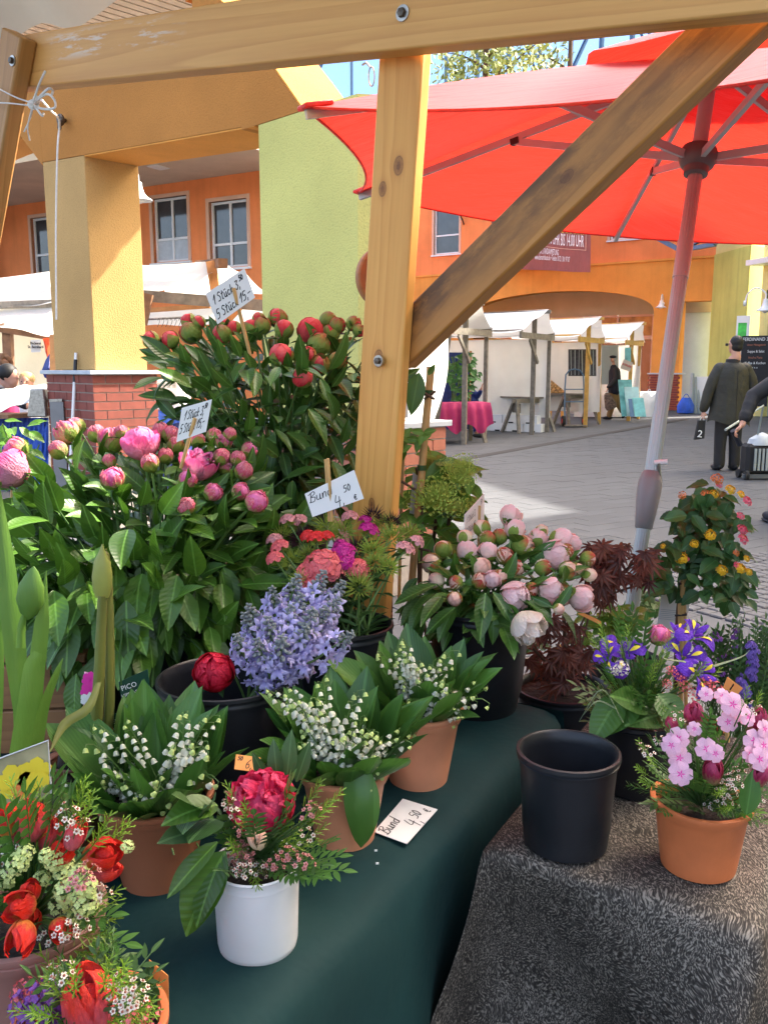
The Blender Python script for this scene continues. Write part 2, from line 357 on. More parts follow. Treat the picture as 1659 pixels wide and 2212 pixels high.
def topix(p):
    d = Vector(p) - CAM; a = d.y * cos(PITCH) - d.z * sin(PITCH); u = d.y * sin(PITCH) + d.z * cos(PITCH)
    return (829.5 + F * d.x / a, 1106 - F * u / a, a) if a > .01 else (0, 0, -1)
pv = []
for j in range(-20, 110):
    for i in range(-10, 90):
        c = g2w(i * .4 + (.2 if j % 2 else 0), j * .2)
        if not 4.2 < c.y < 19: continue
        x, y, a = topix(c)
        if 840 < x < 1760 and a > 0: pv.append((a, c, i, j))
pv.sort(key=lambda q: q[0])
pm = []
for k in range(4):
    mbp = MB(); r_ = random.Random(k)
    mbp.box((-.1990, -.0990, -.05), (.1990, .0990, 0)); pm.append(mbp.mesh('paver', M_['paver'], False))
pave = MB()
for k, (a, c, i, j) in enumerate(pv):
    M = Matrix.Translation(c + Vector((0, 0, rnd.uniform(-.002, .0008)))) @ Matrix.Rotation(GA + rnd.uniform(-.004, .004), 4, 'Z')
    if k < 300:
        link('paver', pm[k % 4], bpy.data.objects['ground'], M)
    else: pave.box((-.1990, -.0990, -.01), (.1990, .0990, 0), M)
o = part('paver_field', pave, M_['paver'], bpy.data.objects['ground'], False); o['kind'] = 'stuff'
# drain channel across the square
a = atZ(935, 1003, .003); b2 = atZ(1480, 905, .003); d = (b2 - a).normalized(); q = Vector((-d.y, d.x, 0)) * .10
struct('drain_channel', MB().hexa([a - q - Vector((0, 0, .012)), b2 - q - Vector((0, 0, .012)), b2 + q - Vector((0, 0, .012)), a + q - Vector((0, 0, .012)), a - q, b2 - q, b2 + q, a + q]), M_['drain'])
# cobbled strip
sb = MB(); cob = []
surf('sett', (.085, .088, .096), .75, .2, 9, .3, 60, rand=.12)
c0 = atZ(1655, 1265, 0)
for i in range(-9, 12):
    for j in range(-6, 7):
        p = c0 + g2w(i * .098 + rnd.uniform(-.006, .006), j * .098 + rnd.uniform(-.006, .006), .0)
        sb.box((-.043, -.043, -.01), (.043, .043, .012 + rnd.uniform(-.003, .003)), Matrix.Translation(p) @ Matrix.Rotation(GA + rnd.uniform(-.1, .1), 4, 'Z'))
o = part('cobblestone_strip', sb, M_['sett'], bpy.data.objects['ground'], False, bev=0.006); o['kind'] = 'stuff'
# ================================================================== BUILDINGS
def wall_frame(A, B):
    """local frame of a wall: x from A to B, y into the wall (away from camera), z up"""
    A = Vector((A[0], A[1], 0)); B = Vector((B[0], B[1], 0)); d = (B - A).normalized(); nrm = Vector((-d.y, d.x, 0))
    M = Matrix((d, nrm, Vector((0, 0, 1)))).transposed().to_4x4(); M.translation = A; return M, (B - A).length
def wall_holes(mb, M, x0, x1, z0, z1, holes, th=.3):
    """wall slab pieces round rectangular holes (hx0,hx1,hz0,hz1), butted, cut into columns"""
    xs = sorted({x0, x1} | {h[0] for h in holes} | {h[1] for h in holes})
    for a, b in zip(xs, xs[1:]):
        hh = sorted([(h[2], h[3]) for h in holes if h[0] <= a + 1e-6 and h[1] >= b - 1e-6]); z = z0
        for (q0, q1) in hh:
            if q0 > z: mb.box((a, 0, z), (b, th, q0), M)
            z = q1
        if z < z1: mb.box((a, 0, z), (b, th, z1), M)
def window(parent, M, x0, x1, z0, z1, bars=((.5,), (.36,)), trim=True, depth=.12, frosted=False):
    w = part('window', MB().box((x0, depth, z0), (x1, depth + .03, z1), M), M_['window_glass'], parent, False)
    fr = MB(); t = .055
    for (a, b, c, d) in ((x0, x0 + t, z0, z1), (x1 - t, x1, z0, z1), (x0 + t, x1 - t, z0, z0 + t), (x0 + t, x1 - t, z1 - t, z1)): fr.box((a, depth - .04, c), (b, depth + .012, d), M)
    xb = [x0 + (x1 - x0) * q for q in bars[0]]; zb = [z0 + (z1 - z0) * q for q in bars[1]]
    for q in xb: fr.box((q - t / 2, depth - .036, z0 + t), (q + t / 2, depth + .01, z1 - t), M)
    for q in zb: fr.box((x0 + t, depth - .033, q - t / 2), (x1 - t, depth + .008, q + t / 2), M)
    part('frame', fr, M_['window_frame'], w, False)
    if trim:
        tr = MB(); s = .09
        for (a, b, c, d) in ((x0 - s, x0, z0 - .02, z1 + s), (x1, x1 + s, z0 - .02, z1 + s), (x0, x1, z1, z1 + s)): tr.box((a, -.025, c), (b, .1, d), M)
        part('trim', tr, M_['window_trim'], w, False)
        part('sill', MB().box((x0 - .1, -.07, z0 - .07), (x1 + .1, .1, z0 - .022), M), M_['window_frame'], w, False)
    if frosted:
        part('pane', MB().box((x0 + t, depth - .01, z0 + t), (x1 - t, depth - .004, z0 + (z1 - z0) * .34), M), M_['capstone'], w, False)
    return w
def bell_lamp(p, nrm, s=1.0, label='', glass=True):
    """swan neck wall lamp with bell shade; p on the wall, nrm away from it"""
    t = thing('wall_lamp', label, 'lamp', p); nrm = Vector(nrm).normalized(); p = Vector(p)
    part('bracket', MB().tube([p, p + nrm * .04 * s], [.06 * s, .055 * s], 12), M_['white_lamp'], t)
    top = p + Vector((0, 0, .30 * s)) + nrm * .22 * s
    neck = crom([p + nrm * .03 * s, p + nrm * .06 * s + Vector((0, 0, .18 * s)), top, p + nrm * .40 * s + Vector((0, 0, .2 * s)), p + nrm * .42 * s + Vector((0, 0, .06 * s))], 5)
    part('neck', MB().tube(neck, .017 * s, 8), M_['white_lamp'], t)
    c = p + nrm * .42 * s
    part('lamp_shade', MB().lathe([(.001, .08 * s), (.045 * s, .075 * s), (.055 * s, .0), (.075 * s, -.06 * s), (.11 * s, -.11 * s), (.18 * s, -.155 * s), (.19 * s, -.165 * s), (.175 * s, -.158 * s), (.10 * s, -.11 * s), (.05 * s, -.06 * s)], 24, Matrix.Translation(c)), M_['white_lamp'], t)
    part('bulb', MB().ell(c + Vector((0, 0, -.15 * s)), (.07 * s, .07 * s, .06 * s)), M_['window_frame'], t)
# ---- right facade (orange over ochre arcade, lime corner pier)
FA = (1.2, 35.4); FB = (10.8, 28.85)
M, L = wall_frame(FA, FB)
def fx(x, y=700):   # local x on the facade for a picture column
    p = onplane(x, y, (FA[0], FA[1], 0), Vector((-(FB[1] - FA[1]), FB[0] - FA[0], 0))); return (M.inverted() @ p)
bd = thing('market_hall', 'orange and ochre plastered building with wide arch behind the canvas stalls', 'building', (FA[0], FA[1], 0))
hx = lambda x: fx(x).x
zz = lambda x, y: fx(x, y).z
wins = [(hx(936), hx(989), zz(960, 548), zz(960, 400)), (hx(1310), hx(1375), zz(1340, 516), zz(1340, 400)), (hx(1090), hx(1142), zz(1110, 548) , zz(1110, 400)), (hx(760), hx(800), zz(780, 555), zz(780, 415))]
wins = [(a, b, c, c + 1.75) for (a, b, c, d) in wins]
mb = MB(); wall_holes(mb, M, -9, L + .1, 5.0, 9.4, wins, .35)
part('upper_wall', mb, M_['facade_orange'], bd, False)
for k, w in enumerate(wins): window(bd, M, *w, bars=((), (.4,)) if k != 1 else ((.5,), (.4,)))
part('ledge', MB().box((-9, -.05, 4.93), (L + .05, .34, 4.998), M), M_['facade_ochre'], bd, False)
# arcade wall with segmental arch
ax0, ax1 = hx(1010), hx(1411); asp, atop = zz(1411, 672), zz(1240, 627)
rx0, rx1, rtop = hx(1471), hx(1529), zz(1500, 650)
mb = MB(); N = 24
def arch_z(x):
    u = (x - (ax0 + ax1) / 2) / ((ax1 - ax0) / 2); return asp + (atop - asp) * sqrt(max(0, 1 - u * u)) ** .9
xs = [ax0 + (ax1 - ax0) * .5 * (1 - cos(pi * i / N)) for i in range(N + 1)]
for a, b2 in zip(xs, xs[1:]): mb.hexa([M @ Vector(v) for v in ((a, 0, arch_z(a)), (b2, 0, arch_z(b2)), (b2, .45, arch_z(b2)), (a, .45, arch_z(a)), (a, 0, 4.928), (b2, 0, 4.928), (b2, .45, 4.928), (a, .45, 4.928))])
mb.box((-9, 0, 0), (ax0, .45, 4.928), M); mb.box((ax1, 0, 1.25), (rx0, .45, 4.928), M); mb.box((rx0, 0, rtop), (L + .1, .45, 4.928), M); mb.box((ax1 - .02, .02, 0), (rx0 + .02, .43, 1.2), M)
part('arcade_wall', mb, M_['facade_ochre'], bd, False)
# brick foot of the arcade pier, brick by brick
bm = MB().cbox((0, 0, 0), (.24, .05, .069)).mesh('brick', M_['brick'], False)
nx = int((rx0 - ax1 + .12) / .25)
for r_ in range(15):
    for i in range(nx):
        x = ax1 - .06 + .125 + i * .25 + (.06 if r_ % 2 else -.02)
        link('brick', bm, bd, M @ Matrix.Translation((x, -.03, .045 + r_ * .08)))
part('pier_cap', MB().box((ax1 - .1, -.08, 1.202), (rx0 + .1, .5, 1.248), M), M_['capstone'], bd, False)
# glazed shop front inside the arch
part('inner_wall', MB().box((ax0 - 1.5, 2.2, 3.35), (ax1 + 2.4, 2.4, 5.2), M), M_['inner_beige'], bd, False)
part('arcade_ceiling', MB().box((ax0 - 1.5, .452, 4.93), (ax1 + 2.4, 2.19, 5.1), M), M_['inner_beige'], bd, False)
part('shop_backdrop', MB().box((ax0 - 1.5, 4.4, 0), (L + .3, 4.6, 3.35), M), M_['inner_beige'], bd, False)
gw = (ax1 + .6 - ax0 + 1.5) / 7
surf('shop_glass', (.10, .07, .04), .07, .8, .8, spec=.8); surf('amber_glass', (.40, .20, .05), .2, .7, 1.6)
for i in range(7):
    a = ax0 - 1.5 + i * gw
    w = part('window', MB().box((a, 2.24, 2.55), (a + gw, 2.28, 3.3), M), M_['amber_glass'] if i % 2 else M_['shop_glass'], bd, False)
    part('frame', MB().box((a, 2.16, 2.55), (a + .07, 2.235, 3.3), M).box((a + .07, 2.17, 3.27), (a + gw, 2.235, 3.345), M).box((a + .07, 2.17, 2.45), (a + gw, 2.235, 2.58), M), M_['window_trim'], w, False)
    w = part('window', MB().box((a, 2.24, .1), (a + gw, 2.28, 2.45), M), M_['window_glass'], bd, False)
    part('frame', MB().box((a, 2.16, 0), (a + .07, 2.235, 2.45), M).box((a + .07, 2.16, 0), (a + gw, 2.235, .12), M), M_['window_trim'], w, False)
# white recessed entrance between pier and lime corner
part('entrance_wall', MB().box((rx0 - .3, 1.5, 0), (L + .5, 1.6, 3.3), M), M_['pale_plaster'], bd, False)
part('lintel', MB().box((rx0 - .3, 1.42, 3.3), (L + .5, 1.6, 4.9), M), M_['inner_beige'], bd, False)
dr = part('door', MB().box((hx(1508) + .1, 1.44, .05), (L + .2, 1.495, 3.0), M), M_['window_frame'], bd, False)
a = hx(1513) + .35
part('pane', MB().box((a, 1.40, 2.15), (a + .5, 1.436, 2.95), M), M_['window_glass'], dr, False)
part('pane', MB().box((a, 1.40, .9), (a + .5, 1.436, 1.95), M), M_['window_glass'], dr, False)
surf('green_print', (.05, .5, .06), .4, .5, 4)
part('print', MB().ell(M @ Vector((a + .27, 1.39, 1.35)), (.14, .03, .35)), M_['green_print'], dr)
# lime corner pier and the wing turning towards the square
pr0 = M @ Vector((hx(1532), 0, 0))
pr1 = atY(1612, 700, 26.6); pr1.z = 0
part('corner_pier', MB().hexa([pr0 + Vector((0, -.10, 0)), Vector((pr1.x, pr1.y, 0)), Vector((pr1.x + .6, pr1.y + .5, 0)), pr0 + Vector((.3, .5, 0)), pr0 + Vector((0, -.10, 5.0)), Vector((pr1.x, pr1.y, 5.0)), Vector((pr1.x + .6, pr1.y + .5, 5.0)), pr0 + Vector((.3, .5, 5.0))]), M_['facade_lime'], bd, False)
pz = pr0 + Vector((.05, .05, 0)); p2 = Vector((pr1.x + .05, pr1.y + .1, 0))
part('corner_upper_wall', MB().hexa([pz + Vector((0, 0, 5.003)), p2 + Vector((0, 0, 5.003)), p2 + Vector((.7, .6, 5.003)), pz + Vector((.3, .6, 5.003)), pz + Vector((0, 0, 9.4)), p2 + Vector((0, 0, 9.4)), p2 + Vector((.7, .6, 9.4)), pz + Vector((.3, .6, 9.4))]), M_['yellow_plaster'], bd, False)
# downpipe
pp = [pr0 + Vector((.9, -.35, z)) for z in (9, 5.25)] + [pr0 + Vector((.35, -.35, 5.15))]
part('downpipe', MB().tube(pp, .05, 8), M_['window_frame'], bd)
# steel-blue canopy frame on the orange wall
fr = MB(); q0 = atY(1395, 500, 29.5); q1 = atY(1470, 540, 28.4); q2 = atY(1545, 527, 27.5); q3 = atY(1555, 470, 27.5); q4 = atY(1420, 508, 29)
for a, b2 in ((q0, q1), (q1, q2), (q2, q3), (q1, atY(1545, 500, 27.5)), (q4, atY(1545, 505, 27.5)), (atY(1530, 520, 27.5), atY(1530, 470, 27.5))): fr.bar(a, b2, .16, .12)
part('canopy_frame', fr, M_['steel_blue'], bd, False)
# right wing: runs from the corner towards and past the camera on the right
wing = thing('cafe_wing', 'yellow cafe wing with arched openings and white swan neck lamp at the right', 'building', (pr1.x, pr1.y, 0))
WA = (pr1.x + .02, pr1.y + .03); WB = (14.8, 14.0)
MW, LW = wall_frame(WA, WB)
mb = MB(); wall_holes(mb, MW, .55, LW, 0, 5.4, [(2.0, 4.0, .9, 3.0), (5.2, 7.2, .9, 3.0), (.9, 1.7, 0, 2.6)], .4)
part('wall', mb, M_['yellow_plaster'], wing, False)
window(wing, MW, 2.0, 4.0, .9, 3.0); window(wing, MW, 5.2, 7.2, .9, 3.0)
part('door', MB().box((.9, .2, 0), (1.7, .28, 2.6), MW), M_['pale_plaster'], wing, False)
part('upper_wall', MB().box((.55, .0, 5.403), (LW, .4, 14.5), MW), M_['yellow_plaster'], wing, False)  # upper height raised so the wing shades the square
MW2, LW2 = wall_frame(WB, (10.4, 10.6))
part('shade_end_wall', MB().box((.0, .0, 0), (LW2, 3.0, 14.5), MW2), M_['yellow_plaster'], wing, False)  # unseen wall added to keep the paving in shade
blk = thing('shade_building', 'pale plastered building added outside the picture to shade the flower stall', 'building', (9.2, -3, 0))  # unseen block added to keep the sun off the flower table
mb = MB(); MK, LK = wall_frame((9.2, 5.7), (9.2, -12)); hl = [(1 + i * 3, 2.6 + i * 3, z, z + 1.8) for i in range(5) for z in (1, 4.4, 7.8)]
wall_holes(mb, MK, 0, LK, 0, 11.4, hl, .4); part('wall', mb, M_['yellow_plaster'], blk, False)
for w in hl: window(blk, MK, *w)
part('roof', MB().box((-.3, -.3, 11.403), (LK, 6, 11.6), MK), M_['beige'], blk, False)
part('shade_end_wall', MB().box((0, .403, 0), (.4, 6, 11.4), MK), M_['yellow_plaster'], blk, False)
part('awning_rail', MB().box((.4, -.5, 4.35), (6, .0, 4.5), MW), M_['window_frame'], wing, False)
surf('sign_dark', (.06, .08, .02), .6, .3, 9); surf('sign_green', (.20, .50, .04), .5, .2, 6)
def put_text(s, size, M, mat, parent, squash=1, shear=0):
    return link('lettering', text_mb(s, size, mat, 'lettering', squash=squash, shear=shear, ext=.006), parent, M)
RX = Matrix.Rotation(pi / 2, 4, 'X')
put_text('RESTAURANT & CAFÉ', .26, MW @ Matrix.Translation((1.9, -.02, 3.92)) @ RX, M_['sign_dark'], wing, .75)
put_text('FERDINAND 34', .5, MW @ Matrix.Translation((2.0, -.02, 3.45)) @ RX, M_['sign_dark'], wing, .72)
part('sign_leaf', MB().ell(MW @ Vector((1.35, -.03, 3.45)), (.1, .03, .2)), M_['sign_green'], wing)
lp = atY(1607, 655, 24.8); bell_lamp(lp, Vector((1, -.7, 0)), 1.35, 'white swan neck bell lamp on the lime corner beside the cafe sign')
lp = onplane(1432, 655, M @ Vector((0, -.02, 0)), M.to_3x3() @ Vector((0, 1, 0))); bell_lamp(lp, M.to_3x3() @ Vector((.15, -1, 0)), .95, 'small white bell lamp on the ochre pier right of the arch')
# chalkboard menu and posters
cb = atY(1632, 770, 24.6)
t = thing('chalkboard', 'black chalkboard menu beside the cafe door behind the man in olive', 'chalkboard', (cb.x, cb.y, 0))
MC = Matrix.Translation((cb.x, cb.y, 0)) @ Matrix.Rotation(R(-28), 4, 'Z')
part('board', MB().box((-.38, 0, .35), (.38, .05, 2.3), MC), M_['black_fabric'], t, False)
for k, (s, sz, z, c) in enumerate((('FERDINAND 34', .13, 2.2, 'paper'), ('Unser Mittagstisch', .08, 2.05, 'brick_pale'), ('Suppe & Salat', .1, 1.87, 'paper'), ('frische Pasta', .09, 1.7, 'brick_pale'), ('Kaffee & Kuchen', .1, 1.55, 'paper'), ('* * *', .1, 1.4, 'paper'), ('Eis', .11, 1.22, 'brick_pale'), ('Tee', .1, 1.05, 'paper'))):
    put_text(s, sz, MC @ Matrix.Translation((0, -.006, z)) @ RX, M_[c], t, .8)
pp_ = atY(1602, 750, 25.6)
MC = Matrix.Translation((pp_.x, pp_.y, 0)) @ Matrix.Rotation(R(-28), 4, 'Z')
t = thing('poster', 'white menu poster with green and orange patches on the lime corner', 'poster', (pp_.x, pp_.y, 0))
part('sheet', MB().box((-.18, 0, 1.1), (.18, .02, 2.9), MC), M_['paper'], t, False)
part('print', MB().box((-.13, -.006, 2.3), (.1, -.001, 2.7), MC), M_['green_print'], t, False)
part('print', MB().box((-.13, -.006, 1.9), (.12, -.001, 2.05), MC), M_['orange_paper'], t, False)
sgn = atY(1655, 510, 24.5)
t = thing('shop_sign', 'white shop sign with red frame and letters at the top right corner', 'sign', sgn)
part('sheet', MB().box((-.35, 0, -.14), (.9, .05, .5), Matrix.Translation(sgn)), M_['paper'], t, False)
part('frame', MB().box((-.37, -.01, -.17), (.92, .04, -.14), Matrix.Translation(sgn)).box((-.38, -.01, -.14), (-.35, .04, .5), Matrix.Translation(sgn)), M_['red_vinyl'], t, False)
put_text('AR', .5, Matrix.Translation(sgn + Vector((.1, -.012, .13))) @ RX, M_['red_vinyl'], t)
# leaning white board by the corner
wb = atZ(1518, 893, 0); MC = Matrix.Translation(wb) @ Matrix.Rotation(R(-12), 4, 'Z')
t = thing('advertising_board', 'white free standing board beside the man in the olive coat', 'board', wb)
part('sheet', MB().box((-.27, 0, 0), (.27, .04, 1.15), MC), M_['white_cloth'], t, False); part('foot', MB().box((-.3, .05, 0), (.3, .25, .04), MC), M_['grey_plastic'], t, False)
# banner
surf('banner', (.24, .055, .04), .6, .12, 3, .3, 6, .05); surf('banner_yellow', (.72, .60, .05), .6, .1, 3)
bn_ = thing('banner', 'maroon market banner with white and yellow lettering hanging on the orange wall', 'banner', M @ Vector((hx(1170), -.1, 5.5)))
A0 = onplane(1063, 440, M @ Vector((0, -.35, 0)), M.to_3x3() @ Vector((0, 1, 0))); B0 = atY(1276, 482, 26.2); B1 = atY(1274, 588, 26.2); A1 = onplane(1064, 540, M @ Vector((0, -.35, 0)), M.to_3x3() @ Vector((0, 1, 0)))
A1 = A0 + Vector((0, 0, -2.25)); A0 = A0 + Vector((0, 0, .75)); B0 = B0 + Vector((0, 0, .6))
def bpt(u, v): p = (A0 * (1 - u) + B0 * u) * v + (A1 * (1 - u) + B1 * u) * (1 - v); p = p.copy(); p.y += .06 * sin(u * 17 + v * 3) * (1 - v * .5); return p
part('cloth', MB().grid([[bpt(i / 30, j / 12) for i in range(31)] for j in range(13)]), M_['banner'], bn_, True, sharp=180)
def banner_text(s, size, u, v, mat, squash):
    me = text_mb(s, size, mat, 'lettering', 'RIGHT', squash=squash)
    Lb = (B0 - A0).length; Hb = (B0 - B1).length
    nrm = (B0 - A0).cross(Vector((0, 0, 1))).normalized()
    for q in me.vertices:
        uu = u + q.co.x / Lb; vv = v + q.co.y / Hb; q.co = bpt(uu, vv) + nrm * .03
    link('lettering', me, bn_)
banner_text('MITTWOCHS &', .62, .64, .84, M_['paper'], .5)
banner_text('BAUERNMARKT', .52, .96, .60, M_['banner_yellow'], .66)
banner_text('8.00 UHR BIS 14.00 UHR', .46, .95, .42, M_['paper'], .52)
banner_text('INFORMATIONEN FÜR STANDANMIETUNG', .22, .74, .245, M_['paper'], .6)
banner_text('www.diemarktleute.de • Telefon: 0172 / 301 97 07', .20, .84, .165, M_['paper'], .6)
lr = MB(); nrm = (B0 - A0).cross(Vector((0, 0, 1))).normalized() * .03
for i in range(30): lr.quad(bpt(.02 + i * .0315, .305) + nrm, bpt(.02 + (i + 1) * .0315, .305) + nrm, bpt(.02 + (i + 1) * .0315, .312) + nrm, bpt(.02 + i * .0315, .312) + nrm)
for u in (.965,):
    for i in range(10): lr.quad(bpt(u, .305 + i * .07) + nrm, bpt(u + .004, .305 + i * .07) + nrm, bpt(u + .004, .375 + i * .07) + nrm, bpt(u, .375 + i * .07) + nrm)
part('border_line', lr, M_['window_trim'], bn_, False)
# floodlight
fp = onplane(992, 452, M @ Vector((0, -.5, 0)), M.to_3x3() @ Vector((0, 1, 0)))
t = thing('floodlight', 'small black floodlight on bracket right of the upper window', 'lamp', fp)
part('lamp_body', MB().cbox(fp, (.38, .25, .26)), M_['black_plastic'], t, False, .02); part('bracket', MB().tube([fp + Vector((.0, .05, -.1)), fp + Vector((.15, .2, -.35)), fp + Vector((.25, .6, -.5))], .03, 6), M_['black_plastic'], t)
# ---- glass office block behind, top right
gl = newmat('sky_glass'); n, l = nodes(gl); b = n['Principled BSDF']; b.inputs['Base Color'].default_value = (.42, .58, .78, 1); b.inputs['Metallic'].default_value = .9; b.inputs['Roughness'].default_value = .03
gb = thing('glass_office', 'tall glass facade with dark mullions behind the red umbrella', 'building', (14, 60, 0))
MG, LG = wall_frame((-6, 58), (40, 62)); k = 0
for i in range(23):
    link('pane', MB().box((i * 2 + .06, 0, 9), (i * 2 + 1.94, .1, 42), MG).mesh('pane', gl, False), gb)
    link('mullion', MB().box((i * 2 - .09, -.3, 9), (i * 2 + .055, .1, 42), MG).mesh('mullion', M_['steel_blue'], False), gb)
part('base_wall', MB().box((0, .2, 0), (46, 3, 9), MG).box((0, .2, 9), (46, 1, 42), MG), M_['beige'], gb, False)
br = MB()
for i in range(5): br.bar(MG @ Vector((i * 8 + 2, -.5, 20)), MG @ Vector((i * 8 + 8, -.5, 33)), .12, .12); br.bar(MG @ Vector((i * 8 + 8, -.5, 20)), MG @ Vector((i * 8 + 2, -.5, 33)), .12, .12)
part('cross_brace', br, M_['steel_blue'], gb, False)
# ---- left facade, windows, overhanging roof
LA = (-10.8, 25.2); LB = (-2.9, 20.6)
ML, LL = wall_frame(LA, LB)
def lx(x, y): return ML.inverted() @ onplane(x, y, (LA[0], LA[1], 0), ML.to_3x3() @ Vector((0, 1, 0)))
lb = thing('orange_hall', 'orange plastered building with white windows under a wide beige roof overhang', 'building', (LA[0], LA[1], 0))
wn_ = []
for (xa, xb, yb, yt) in ((452, 541, 585, 452), (330, 413, 572, 467), (70, 112 + 30, 600, 502)):
    a, b2 = lx(xa + 4, yb), lx(xb - 4, yb); wn_.append((a.x, b2.x, b2.z + .12, b2.z + 1.62))
mb = MB(); wall_holes(mb, ML, .0, 11.1, 0, 5.8, wn_, .35); part('wall', mb, M_['facade_orange'], lb, False)
for w in wn_: window(lb, ML, *w, frosted=(w is wn_[1]))
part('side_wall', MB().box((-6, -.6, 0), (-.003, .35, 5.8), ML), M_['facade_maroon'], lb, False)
part('roof_overhang', MB().box((-8, -3.2, 5.803), (10.4, .5, 6.35), ML), M_['beige'], lb, False)
for x in (1.5, 4.3, 7.4): part('roof_light', MB().box((x, -1.6, 5.78), (x + .3, -1.2, 5.802), ML), M_['window_frame'], lb, False)
# membrane sail above it
sail = []
for i in range(25):
    u = i / 24; row = []
    for j in range(9):
        v = j / 8; p = ML @ Vector((-8 + 18 * u, -3.4 - 4.5 * v, 6.5 + v * 1.4)); p.z += (-.85 * abs(sin(u * pi * 3)) + .5) * (1 - abs(2 * v - 1) * .5); row.append(p)
    sail.append(row)
surf('membrane', (.50, .55, .54), .7, .06, 1.0, trans=.35)
tag(part('sail_roof', MB().grid(sail), M_['membrane'], None, True, sharp=180), 'pale grey membrane sail roof swagged above the orange building', 'roof')
sc_ = atY(302, 405, 15.5)
bell_lamp(sc_ + Vector((-.55, 0, .0)), Vector((1, 0, 0)), 1.25, 'white bell lamp showing beside the ochre column under the roof')
# ---- near ochre colonnade with brick foot, at 45 degrees to the view
C0 = Vector((-2.49, 7.6, 0)); S2 = sqrt(.5)
def ws(s, t, z): return C0 + Vector((S2 * s, -S2 * s, 0)) + Vector((S2 * t, S2 * t, 0)) + Vector((0, 0, z))
def wbox(mb, s0, s1, t0, t1, z0, z1): return mb.hexa([ws(s0, t0, z0), ws(s1, t0, z0), ws(s1, t1, z0), ws(s0, t1, z0), ws(s0, t0, z1), ws(s1, t0, z1), ws(s1, t1, z1), ws(s0, t1, z1)])
def wonp(x, y, t=0): p = onplane(x, y, ws(0, t, 0), Vector((S2, S2, 0))); q = p - C0; return ((q.x - q.y) * S2, p.z)
col = thing('colonnade', 'ochre colonnade frame with brick foot and lime green pier on the left', 'building', ws(-.4, .25, 0))
zB = lambda q: 3.165 - .0835 * max(q, -.8)
zT = lambda q: 3.85 - .11 * (q + .6)
def slab(mb, s0, s1, t0, t1, f0, f1): return mb.hexa([ws(s0, t0, f0(s0)), ws(s1, t0, f0(s1)), ws(s1, t1, f0(s1)), ws(s0, t1, f0(s0)), ws(s0, t0, f1(s0)), ws(s1, t0, f1(s1)), ws(s1, t1, f1(s1)), ws(s0, t1, f1(s0))])
part('column', slab(MB(), -.78, 0, 0, .5, lambda q: 1.40, lambda q: zB(q) - .003), M_['ochre'], col, False, bev=.006)
arc = [wonp(x, y) for x, y in ((657, 236), (622, 185), (590, 140), (560, 100), (520, 48), (470, -10), (400, -80))]
arc = [(p.x, p.z) for p in crom([Vector((a, 0, b)) for a, b in arc], 4)]
bm_ = MB(); slab(bm_, -.78, 2.2, 0, .5, zB, zT)
bm_.hexa([ws(-6, 0, 3.6), ws(-1.3, 0, 3.6), ws(-1.3, .5, 3.6), ws(-6, .5, 3.6), ws(-6, 0, 4.4), ws(-1.3, 0, 3.93), ws(-1.3, .5, 3.93), ws(-6, .5, 4.4)])
bm_.hexa([ws(-1.3, 0, 3.6), ws(-.783, 0, 3.2), ws(-.783, .5, 3.2), ws(-1.3, .5, 3.6), ws(-1.3, 0, 3.93), ws(-.783, 0, zT(-.783)), ws(-.783, .5, zT(-.783)), ws(-1.3, .5, 3.93)])
ab = MB()
for (a, za), (b, zb_) in zip(arc, arc[1:]):
    lo = 2.2 if zb_ < 3.6 else max(a, b) - .3
    bm_.hexa([ws(lo, 0, za), ws(a - .02, 0, za), ws(a - .02, .5, za), ws(lo, .5, za), ws(lo, 0, zb_), ws(b - .02, 0, zb_), ws(b - .02, .5, zb_), ws(lo, .5, zb_)])
    ab.hexa([ws(a - .017, 0.003, za), ws(a, 0.003, za), ws(a, .497, za), ws(a - .017, .497, za), ws(b - .017, 0.003, zb_), ws(b, .003, zb_), ws(b, .497, zb_), ws(b - .017, .497, zb_)])
part('beam', bm_, M_['ochre_orange'], col, False)
part('soffit', slab(MB(), .003, 2.335, .002, .498, lambda q: zB(q) - .013, lambda q: zB(q) - .003), M_['facade_ochre'], col, False)
part('arch', ab, M_['facade_ochre'], col, False)
gp = [(2.38, .001), (3.306, .001), (3.36, .08), (2.7, .5), (2.38, .5)]
g_ = MB(); g_.poly([ws(a, b, arc[0][1] - .004) for a, b in gp]); g_.poly([ws(a, b, 1.09) for a, b in gp][::-1])
for k in range(5): a, b = gp[k], gp[(k + 1) % 5]; g_.quad(ws(*a, 1.09), ws(*b, 1.09), ws(*b, arc[0][1] - .004), ws(*a, arc[0][1] - .004))
part('pier', g_, M_['lime'], col, False)
part('rear_wall', wbox(MB(), 2.3, wonp(836, 120, 1.3)[0], 1.3, 1.5, 3.4, 7.5), M_['yellow_plaster'], col, False)
